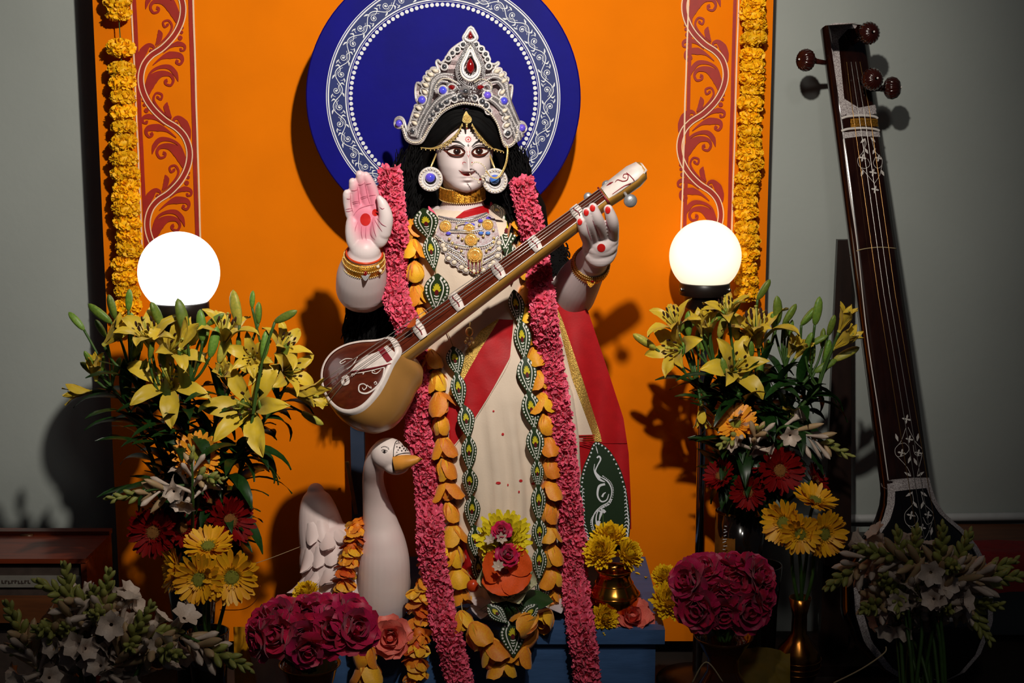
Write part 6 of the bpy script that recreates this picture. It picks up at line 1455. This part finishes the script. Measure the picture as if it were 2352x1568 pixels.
# ================================================================== vases
mat('glass_dark', (40, 26, 12), .06, var=.3, scale=6, trans=.85, ior=1.45, coat=.5)
mat('glass_amber', (170, 104, 40), .05, var=.2, scale=6, trans=.92, ior=1.45)
mat('glass_clear', (150, 146, 132), .04, var=.05, trans=1., ior=1.45)
mat('water_dark', (30, 34, 20), .2, var=.3)
mat('vase_black', (18, 12, 9), .12, var=.2, coat=.6)
vp = lambda H, R, t_=.004: [(.001, .004), (R*.9, .004), (R, .0), (R*1.0, .01), (R*.92, H*.4), (R*1.0, H*.75), (R*1.2, H), (R*1.2-t_, H), (R*1.0-t_, H*.75), (R*.92-t_, H*.4), (R*.9-t_, .02), (.001, .02)]
def vase(label, c, H, R, mt, prof=None, name='flower_vase'):
    t = thing(name, label, 'vase', (c.x, c.y, 0)); m = MB(); m.lathe(prof or vp(H, R), 40, Matrix.Translation((c.x, c.y, 0))); m.part('body', mt, t); return t
vase('tall dark vase holding the left lilies', VL, .44, .045, 'vase_black')
t = vase('tall dark amber vase with a paper label holding the right lilies', VR, .52, .052, 'vase_black')
lab = MB(); kq = .0535
for (x0, x1, y0, y1), nm in (((1648, 1688, 1182, 1312), 'label'),):
    c0 = Vector((VR.x, VR.y, 0)); za, zb = P(x0, y1, VR.y-.05).z, P(x0, y0, VR.y-.05).z; xa, xb = P(x0, 1250, VR.y-.05).x-VR.x, P(x1, 1250, VR.y-.05).x-VR.x
    rows = [[(VR.x+x, VR.y-sqrt(max(1e-6, .058**2-x*x)), z) for x in [xa+(xb-xa)*i/6 for i in range(7)]] for z in (za, zb)]
    mat('label_amber', (120, 74, 26), .3, var=.3, scale=30); lab.grid(rows); lab.part('label', 'label_amber', t)
    m = MB(); R = random.Random(8); xm = xa+(xb-xa)*.35
    for k in range(13):
        z = za+(zb-za)*(.12+.76*k/13); m.tube([(VR.x+xm+R.uniform(-.004, .0), VR.y-.0592, z), (VR.x+xm+R.uniform(.003, .008), VR.y-.0592, z+R.uniform(-.002, .004))], .0011, 4)
    m.part('label_print', 'paint_white', t, kind='stuff')
c0 = P(1745, 1300, .03)
vase('second dark amber vase behind the right roses', Vector((c0.x, .03, 0)), .42, .045, 'glass_dark')
vase('slim dark glass vase holding the left yellow gerberas', VG, .40, .038, 'glass_dark')
bz0 = BL2.z
pr = [(.001, .004), (.05, .004), (.055, 0), (.05, .012), (.02, .03), (.016, bz0*.45), (.022, bz0*.72), (.04, bz0*.82), (.058, bz0+.008), (.066, bz0+.016), (.0645, bz0+.017), (.055, bz0+.008), (.037, bz0*.84), (.012, bz0*.76), (.001, bz0*.76)]
vase('amber glass bowl on a stem under the left roses', BL2, 0, 0, 'glass_amber', pr, 'rose_bowl')
bz1 = BR2.z
pr = [(.001, .004), (.045, .004), (.05, 0), (.048, .012), (.03, .03), (.04, bz1*.25), (.062, bz1*.45), (.066, bz1*.58), (.055, bz1*.72), (.034, bz1*.82), (.034, bz1*.9), (.058, bz1+.002), (.064, bz1+.01), (.062, bz1+.011), (.03, bz1*.9), (.03, bz1*.82), (.05, bz1*.7), (.06, bz1*.56), (.05, bz1*.4), (.001, bz1*.3)]
vase('rounded amber glass vase with flared rim under the right roses', BR2, 0, 0, 'glass_amber', pr, 'rose_vase')
hv = VY.z
pr = [(.001, .004), (.04, .004), (.044, 0), (.04, .012), (.02, .03), (.016, hv*.3), (.02, hv*.42), (.036, hv*.52), (.050, hv*.62), (.052, hv*.68), (.046, hv*.74), (.028, hv*.80), (.018, hv*.85), (.017, hv*.97), (.026, hv+.03), (.024, hv+.03), (.015, hv*.97), (.001, hv*.9)]
t = vase('slender brass vase holding the right yellow gerberas', VY, 0, 0, 'brass_dark', pr, 'brass_vase')
for z, r in ((.68, .0525), (.64, .052), (.60, .048)): m = MB(); m.tube([(VY.x+r*cos(a), VY.y+r*sin(a), hv*z) for a in [2*pi*k/32 for k in range(32)]], .0014, 6, closed=True); m.part('ring', 'brass_dark', t)
t = vase('clear glass cylinder with tuberose stems at the bottom right', Vector((BRt.x, BRt.y, 0)), .27, .085, 'glass_clear')
t = vase('clear glass vase with tuberose stems at the bottom left', Vector((BLt.x, BLt.y, 0)), .24, .07, 'glass_clear')
# thin wire loops by the vases
mat('wire_copper', (176, 92, 52), .35, .7)
for lab_, pts, mt, r in (('thin copper wire arching past the left yellow gerberas', [(505, 1400, -.38), (560, 1398, -.38), (590, 1375, -.38), (597, 1345, -.38)], 'wire_copper', .0009), ('pale thread stretched from the left gerberas to the swan', [(575, 1297, -.3), (620, 1282, -.2), (690, 1255, -.05)], 'thread', .0007), ('pale twine crossing in front of the bottom right glass', [(1915, 1568, -.52), (1980, 1535, -.53), (2030, 1500, -.53), (2035, 1485, -.52)], 'thread', .0016), ('pale twine hanging over the right rose vase', [(1590, 1568, -.46), (1622, 1520, -.47), (1660, 1565, -.47)], 'thread', .0016)):
    m = MB(); m.tube(cr([tuple(P(*p)) for p in pts], 8), r, 5); m.top('thin_wire', mt, lab_, 'wire')

# cream cloth with yellow border, bottom left
mat('cloth_gold', (222, 152, 16), .6, var=.1, bump=.1, bscale=200)
t = thing('bordered_cloth', 'cream cloth with a yellow border hanging beside the left rose bowl', 'cloth', P(595, 1568, -.27))
def hang(name, L, R_, mt, Y, y0=1440, y1=1600):
    m = MB(); rows = []
    for i in range(13):
        py = y0+(y1-y0)*i/12; rows.append([P(ip(L, py)+(ip(R_, py)-ip(L, py))*j/8, py, Y+.008*sin(j*.9+i*.2)+.004*noise.noise(Vector((j*.4, i*.4, 2)))) for j in range(9)])
    m.grid(rows); m.grid([[p+Vector((0, .003, 0)) for p in r] for r in rows], flip=True); m.part(name, mt, t)
hang('border', [(1440, 536), (1600, 540)], [(1440, 566), (1500, 572), (1600, 596)], 'cloth_gold', -.26); hang('cloth', [(1440, 564), (1500, 570), (1600, 592)], [(1440, 690), (1600, 690)], 'sari_cream', -.255)
t = thing('yellow_cloth', 'yellow cloth heap behind the right rose vase', 'cloth', P(1760, 1568, -.2)); m = MB()
rows = [[P(1685+130*j/12, 1500+10*i+8*noise.noise(Vector((j*.5, i*.5, 1)))-14*sin(pi*j/12), -.2-.02*i*.3+.012*noise.noise(Vector((j*.6, i*.6, 4)))) for j in range(13)] for i in range(12)]
mat('cloth_olive', (120, 96, 10), .7); m.grid(rows); m.part('fabric', 'cloth_olive', t)

# ================================================================== instrument box at the left
mat('red_wood', (112, 44, 20), .4, var=.3, scale=10, stretch=(.6, 6, 6), bump=.1, coat=.3)
mat('dark_panel', (66, 54, 48), .55, var=.2); mat('latch', (90, 58, 34), .4, .3)
mat('label_grey', (120, 116, 108), .7, var=.1)
t = thing('harmonium', 'reddish wooden instrument box with sloping lid at the left edge', 'instrument', (P(60, 1400, .2).x, .25, 0))
xr_ = P(196, 1280, .12).x; xl_ = xr_-.55; zb = P(100, 1226, .34).z; zf = P(100, 1283, .12).z
m = MB(); m.add([(xl_, .34, zb), (xr_+.006, .34, zb), (xr_, .12, zf), (xl_, .12, zf), (xl_, .34, zb-.02), (xr_+.006, .34, zb-.02), (xr_, .12, zf-.012), (xl_, .12, zf-.012)], [(3, 2, 1, 0), (4, 5, 6, 7), (0, 1, 5, 4), (2, 3, 7, 6), (1, 2, 6, 5), (3, 0, 4, 7)]); m.part('lid', 'red_wood', t, False)
m = MB(); m.box(((xl_+xr_)/2, .345, zb+.004), (.56, .03, .012)); m.part('lid_strip', 'red_wood', t, False)
m = MB(); m.box(((xl_+xr_)/2, .25, (zf-.012)/2), (.54, .23, zf-.03)); m.part('case', 'dark_panel', t, False)
z1_ = P(100, 1335, .13).z; m = MB(); m.box(((xl_+xr_)/2, .131, z1_), (.52, .008, .028)); m.part('name_strip', 'label_grey', t, False)
m = MB(); R = random.Random(6)
for k in range(9): x = P(5+7.5*k, 1335, .126).x; m.box((x, .1262, z1_+R.uniform(-.001, .001)), (.003, .001, .008)); m.box((x+.003, .1262, z1_+.003*R.choice((-1, 1))), (.004, .001, .002))
m.part('strip_print', 'dark_panel', t, False, kind='stuff')
z2_ = P(100, 1400, .11).z; m = MB(); m.box(((xl_+xr_)/2, .115, z2_), (.54, .03, .06)); m.part('front_rail', 'bench_wood', t, False)
m = MB(); m.box((xr_-.005, .24, zf*.5), (.014, .24, zf-.02)); m.part('end_board', 'red_wood', t, False)
p = P(62, 1232, .325); m = MB(); m.tube([p+Vector((-.016, 0, 0)), p+Vector((.016, 0, .001))], .007, 10); m.tube([p+Vector((-.018, -.03, -.012)), p+Vector((.012, -.03, -.011))], .006, 10); m.part('latch', 'latch', t)

# ================================================================== long-necked drone lute at the right
mat('tan_dark', (34, 13, 8), .14, var=.4, scale=8, stretch=(6, 6, 1), coat=.8)
mat('tan_black', (12, 8, 7), .14, var=.3, coat=.8)
mat('inlay', (214, 206, 204), .4, var=.1, scale=420, c2=(104, 88, 90))
mat('inlay_plain', (216, 208, 202), .4, var=.05); mat('brass_string', (196, 150, 90), .3, .8)
TA, TB = P(1941, 58, .52), P(2086, 1105, .20)
ta = (TA-TB).normalized(); TLn = (TA-TB).length; f0 = Vector((.34, -1, 0)); f0 = (f0-ta*f0.dot(ta)).normalized(); tw = f0.cross(ta).normalized(); tw = tw if tw.x > 0 else -tw
def TV(a, w, n): return TB+ta*a+tw*w+f0*n
TT = thing('tanpura', 'tall dark long-necked lute with white inlay leaning against the wall', 'lute', (TB.x, TB.y, 0))
def tsec(a, hw, dp, bow=.008, n=20): return [TV(a, hw*(-1+2*k/8), bow*(1-(-1+2*k/8)**2)) for k in range(9)]+[TV(a, hw*cos(pi*k/n), -dp*sin(pi*k/n)**.75) for k in range(1, n)]
m = MB(); rows = [tsec(a, hw, dp) for a, hw, dp in ((-.02, .062, .080), (0, .0605, .078), (TLn*.3, .0595, .075), (TLn*.6, .058, .072), (TLn*.8, .057, .07), (TLn, .0565, .068))]
m.grid(rows, True, flip=True); m.f.append(tuple(len(m.v)-len(rows[0])+k for k in range(len(rows[0])))); m.fm.append(0); neck = m; m.part('neck', 'tan_dark', TT)
gC = -.30; gR_ = .195                      # gourd centre below the joint
def bodyw(a):                               # half width of the front below the joint
    return ip([(gC-.195, .01), (gC-.18, .08), (gC-.14, .135), (gC-.07, .182), (gC, .195), (gC+.07, .19), (gC+.12, .17), (gC+.165, .138), (gC+.19, .11), (gC+.215, .086), (gC+.25, .069), (-.02, .062), (0, .0605)], a)
m = MB(); rows = []
for i in range(40):
    a = gC-.195+(.02-gC+.195-.02)*i/39; hw = bodyw(a); dp = ip([(gC-.195, .01), (gC-.1, .16), (gC, .20), (gC+.1, .17), (gC+.2, .10), (0, .071)], a); rows.append(tsec(a, hw, dp, ip([(gC-.2, .005), (gC, .035), (gC+.2, .02), (0, .008)], a)))
m.grid(rows, True, flip=True); gb = m; m.part('gourd', 'tan_black', TT)
TBV = [neck.bvh(), gb.bvh()]
def tdr(off):                               # follows the front, stops at its right edge
    def f(px, py):
        for s in range(0, 60, 2):
            d = ray(px-s, py).normalized(); hs = [h for h in (b.ray_cast(CAM, d) for b in TBV) if h[0] is not None]
            if hs: return CAM+d*(min(h[3] for h in hs)-off)
        return P(px, py, .3)
    return f
td, td2 = tdr(.0012), tdr(.002)
def rimstrip(name, side, a0, a1, w0, mt, n=40):
    m = MB(); L, R_ = [], []
    for i in range(n):
        a = a0+(a1-a0)*i/(n-1); hw = bodyw(a); bow = ip([(gC-.2, .005), (gC, .035), (gC+.2, .02), (0, .008)], a)
        for lst, u in ((L, 1.), (R_, 1-w0/hw if hw > w0 else .2)): lst.append(TV(a, side*hw*u, bow*(1-u*u)+.0016))
    m.grid([L, R_]); m.part(name, mt, TT)
for s in (-1, 1): rimstrip('inlay_rim', s, gC-.19, .0, .018, 'inlay')
zA = lambda pts: [(1800+x/2.904, 20+y/2.904) for x, y in pts]; zB = lambda pts: [(1840+x/2.178, 540+y/2.178) for x, y in pts]
def inl(name, polys, mt, d=td, s=4):
    m = MB()
    for q in polys: m.poly(q, d, s)
    m.part(name, mt, TT)
inl('inlay_head_strip', [zA([(296, 110), (355, 120), (405, 610), (430, 700), (385, 720)])], 'inlay')
inl('inlay_head_band', [zA([(296, 110), (340, 95), (500, 95), (480, 130), (430, 135), (360, 210), (350, 130)])], 'inlay', td2)
inl('inlay_corner', [zA([(405, 600), (500, 660), (610, 640), (625, 700), (520, 712), (420, 710)])], 'inlay', td2)
inl('inlay_collar', [zA([(395, 825), (520, 812), (650, 822), (655, 855), (520, 850), (398, 865)])], 'inlay', td2)
inl('inlay_joint_band', [zB([(400, 1240), (455, 1222), (560, 1212), (645, 1212), (650, 1262), (560, 1270), (460, 1282), (405, 1258)])], 'inlay', td2)
inl('label_plate', [zA([(445, 735), (520, 728), (640, 735), (640, 785), (520, 782), (448, 790)])], 'gold_deep', td2)
m = MB(); R = random.Random(12)
for r_ in range(4):
    for k in range(16): x = 452+11.5*k; m.stroke(zA([(x, 744+r_*11+R.uniform(-1, 1)), (x+6, 744+r_*11+R.uniform(-2, 2))]), [1.2, 1.2], tdr(.0026), 2, False)
m.part('label_print', 'ink_black', TT, False, kind='stuff')
for ya in (722, 806):
    q = [td(*p) for p in zA([(385, ya+10), (430, ya-4), (520, ya-10), (600, ya-4), (655, ya+8)])]; m = MB(); m.tube(cr([tuple(p) for p in q], 5), .0034, 8); m.part('ivory_bridge', 'inlay_plain', TT)
m = MB(); m.stroke(zA([(398, 870), (440, 1230), (490, 1570)])+zB([(330, 500), (390, 900), (436, 1225)]), [2.2, 2.2], td2, 8); m.part('inlay_line', 'inlay_plain', TT, False)
m = MB()
def leafm(x, y, a, l=26, z=zA): m.stroke(z([(x, y), (x+l*.5*cos(a), y+l*.5*sin(a)), (x+l*cos(a), y+l*sin(a))]), [1, 6.5, .5], td2, 4)
def flo(x, y, r, z=zA):
    for k in range(4): a = k*pi/2+.2; m.stroke(z([(x, y), (x+r*.6*cos(a), y+r*.6*sin(a)), (x+r*cos(a), y+r*sin(a))]), [2, 4.5, .8], td2, 3)
for q in ([(545, 870), (530, 950), (495, 1000), (505, 1050), (545, 1065), (575, 1040), (560, 1000)], [(585, 860), (610, 950), (655, 1000), (650, 1050), (620, 1062), (598, 1030), (610, 995)], [(505, 1050), (560, 1110), (605, 1165)], [(655, 1045), (640, 1110), (605, 1165)], [(545, 870), (550, 900), (540, 930)]): m.stroke(zA(q), [1, 1], td2, 6)
for x, y, a in ((545, 865, 2.4), (580, 858, .8), (540, 930, 1.0), (612, 930, 2.0), (530, 1075, 1.9), (650, 1075, 1.1)): leafm(x, y, a, 44)
flo(526, 994, 26); flo(632, 996, 24); flo(596, 1092, 26); flo(610, 1205, 26)
for q in ([(525, 960), (500, 1030), (470, 1070), (480, 1105), (515, 1100), (540, 1070), (520, 1040), (490, 1045)], [(535, 960), (570, 1030), (605, 1070), (600, 1100), (570, 1095), (560, 1050)], [(475, 1100), (530, 1160), (550, 1205)], [(605, 1100), (590, 1160), (580, 1205)],
          [(555, 1280), (560, 1340), (520, 1390), (525, 1440), (560, 1455), (585, 1420), (570, 1385)], [(600, 1280), (615, 1340), (660, 1390), (655, 1430), (630, 1445), (610, 1410)], [(525, 1440), (580, 1500), (612, 1530)], [(655, 1435), (635, 1490), (612, 1530)]): m.stroke(zB(q), [1, 1], td2, 6)
for x, y, a in ((485, 1030, -1.9), (580, 1030, -1.4), (535, 1140, -1.2), (580, 1150, -2.), (550, 1205, -2.6), (582, 1205, -.6), (558, 1285, 2.6), (598, 1283, .6), (560, 1330, 1.), (612, 1330, 1.9), (655, 1460, 1.7)): leafm(x, y, a, 40, zB)
flo(528, 920, 24, zB); flo(542, 1020, 20, zB); flo(503, 1088, 20, zB); flo(587, 1088, 18, zB); flo(550, 1400, 22, zB); flo(635, 1398, 20, zB); flo(605, 1462, 20, zB)
m.part('inlay_vine', 'inlay_plain', TT, False, kind='stuff')
for k, (w0, w1, mt) in enumerate(((-.022, -.024, 'brass_string'), (-.006, -.008, 'string_steel'), (.01, .008, 'string_steel'), (.026, .024, 'brass_string'))):
    m = MB(); m.tube([TV(gC-.02, w1*1.2, .06), TV(TLn*.4, w1, .02), TV(TLn-.23, w0, .016), TV(TLn-.1, w0*.8, .012)], .0008, 5); m.part('string', mt, TT)
m = MB(); m.box((0, 0, 0), (.1, .03, .03), Matrix.Translation(TV(gC-.03, 0, .05)) @ Matrix((tw, f0, ta)).transposed().to_4x4()); m.part('bridge', 'inlay_plain', TT)
m = MB(); q = [td(*p) for p in zB([(245, 100), (280, 78), (330, 66), (400, 60), (485, 66)])]; m.tube(cr([tuple(p) for p in q], 5), .0012, 6); m.part('tie', 'thread', TT)
mat('peg_wood', (48, 16, 12), .18, var=.3, coat=.7)
def peg(px, py, Y, d, stem_to):
    p = P(px, py, Y); M = frame(p, d); m = MB(); rows = []
    for r, z in ((.004, .021), (.014, .019), (.024, .011), (.028, 0), (.025, -.012), (.016, -.019), (.009, -.022), (.008, -.03)):
        rows.append([((r+.0012*cos(18*a)*(r > .012))*cos(a), (r+.0012*cos(18*a)*(r > .012))*sin(a), z) for a in [2*pi*k/72 for k in range(72)]])
    m.grid(rows, True, M, flip=True); o = m.part('peg', 'peg_wood', TT)
    m = MB(); m.ball((.003, .001, .021), .0028, 8, 6, M); m.part('peg_dot', 'inlay_plain', o)
    m = MB(); dv = Vector(d).normalized(); m.tube([p-dv*.02, Vector(stem_to)], [.0075, .006], 12); m.part('peg_shaft', 'peg_wood', o)
peg(1850, 138, .47, (-.9, -.42, .05), TV(TLn-.09, -.045, -.03)); peg(1996, 76, .42, (.25, -.95, .1), TV(TLn-.05, .01, .0)); peg(2004, 182, .40, (.25, -.95, .1), TV(TLn-.15, .02, .0)); peg(2050, 202, .46, (.9, -.4, .05), TV(TLn-.16, .045, -.03))
# stand
mat('stand_wood', (30, 17, 13), .35, var=.3, scale=12, stretch=(4, 4, 1))
t = thing('instrument_stand', 'dark wooden instrument stand behind the long-necked lute', 'stand', (P(1925, 1240, .5).x, .52, 0))
a, b = P(1938, 550, .555), P(1922, 1240, .50); wA, wB = .018, .036
m = MB(); vs = []
for p, w in ((b, wB), (a, wA)): vs += [(p.x-w, p.y-.012, p.z), (p.x+w, p.y-.012, p.z), (p.x+w, p.y+.012, p.z), (p.x-w, p.y+.012, p.z)]
m.add(vs, [(0, 3, 2, 1), (4, 5, 6, 7), (0, 1, 5, 4), (1, 2, 6, 5), (2, 3, 7, 6), (3, 0, 4, 7)]); m.part('upright', 'stand_wood', t, False)
m = MB(); m.box((b.x, b.y, b.z/2), (.075, .03, b.z)); m.part('lower_upright', 'stand_wood', t, False)
m = MB(); zz_ = P(1925, 1240, .45).z; m.box((b.x+.05, .47, zz_-.03), (.2, .14, .05)); m.part('cradle', 'stand_wood', t, False)
m = MB(); m.box((b.x, .5, .015), (.34, .26, .03)); m.part('foot', 'stand_wood', t, False)
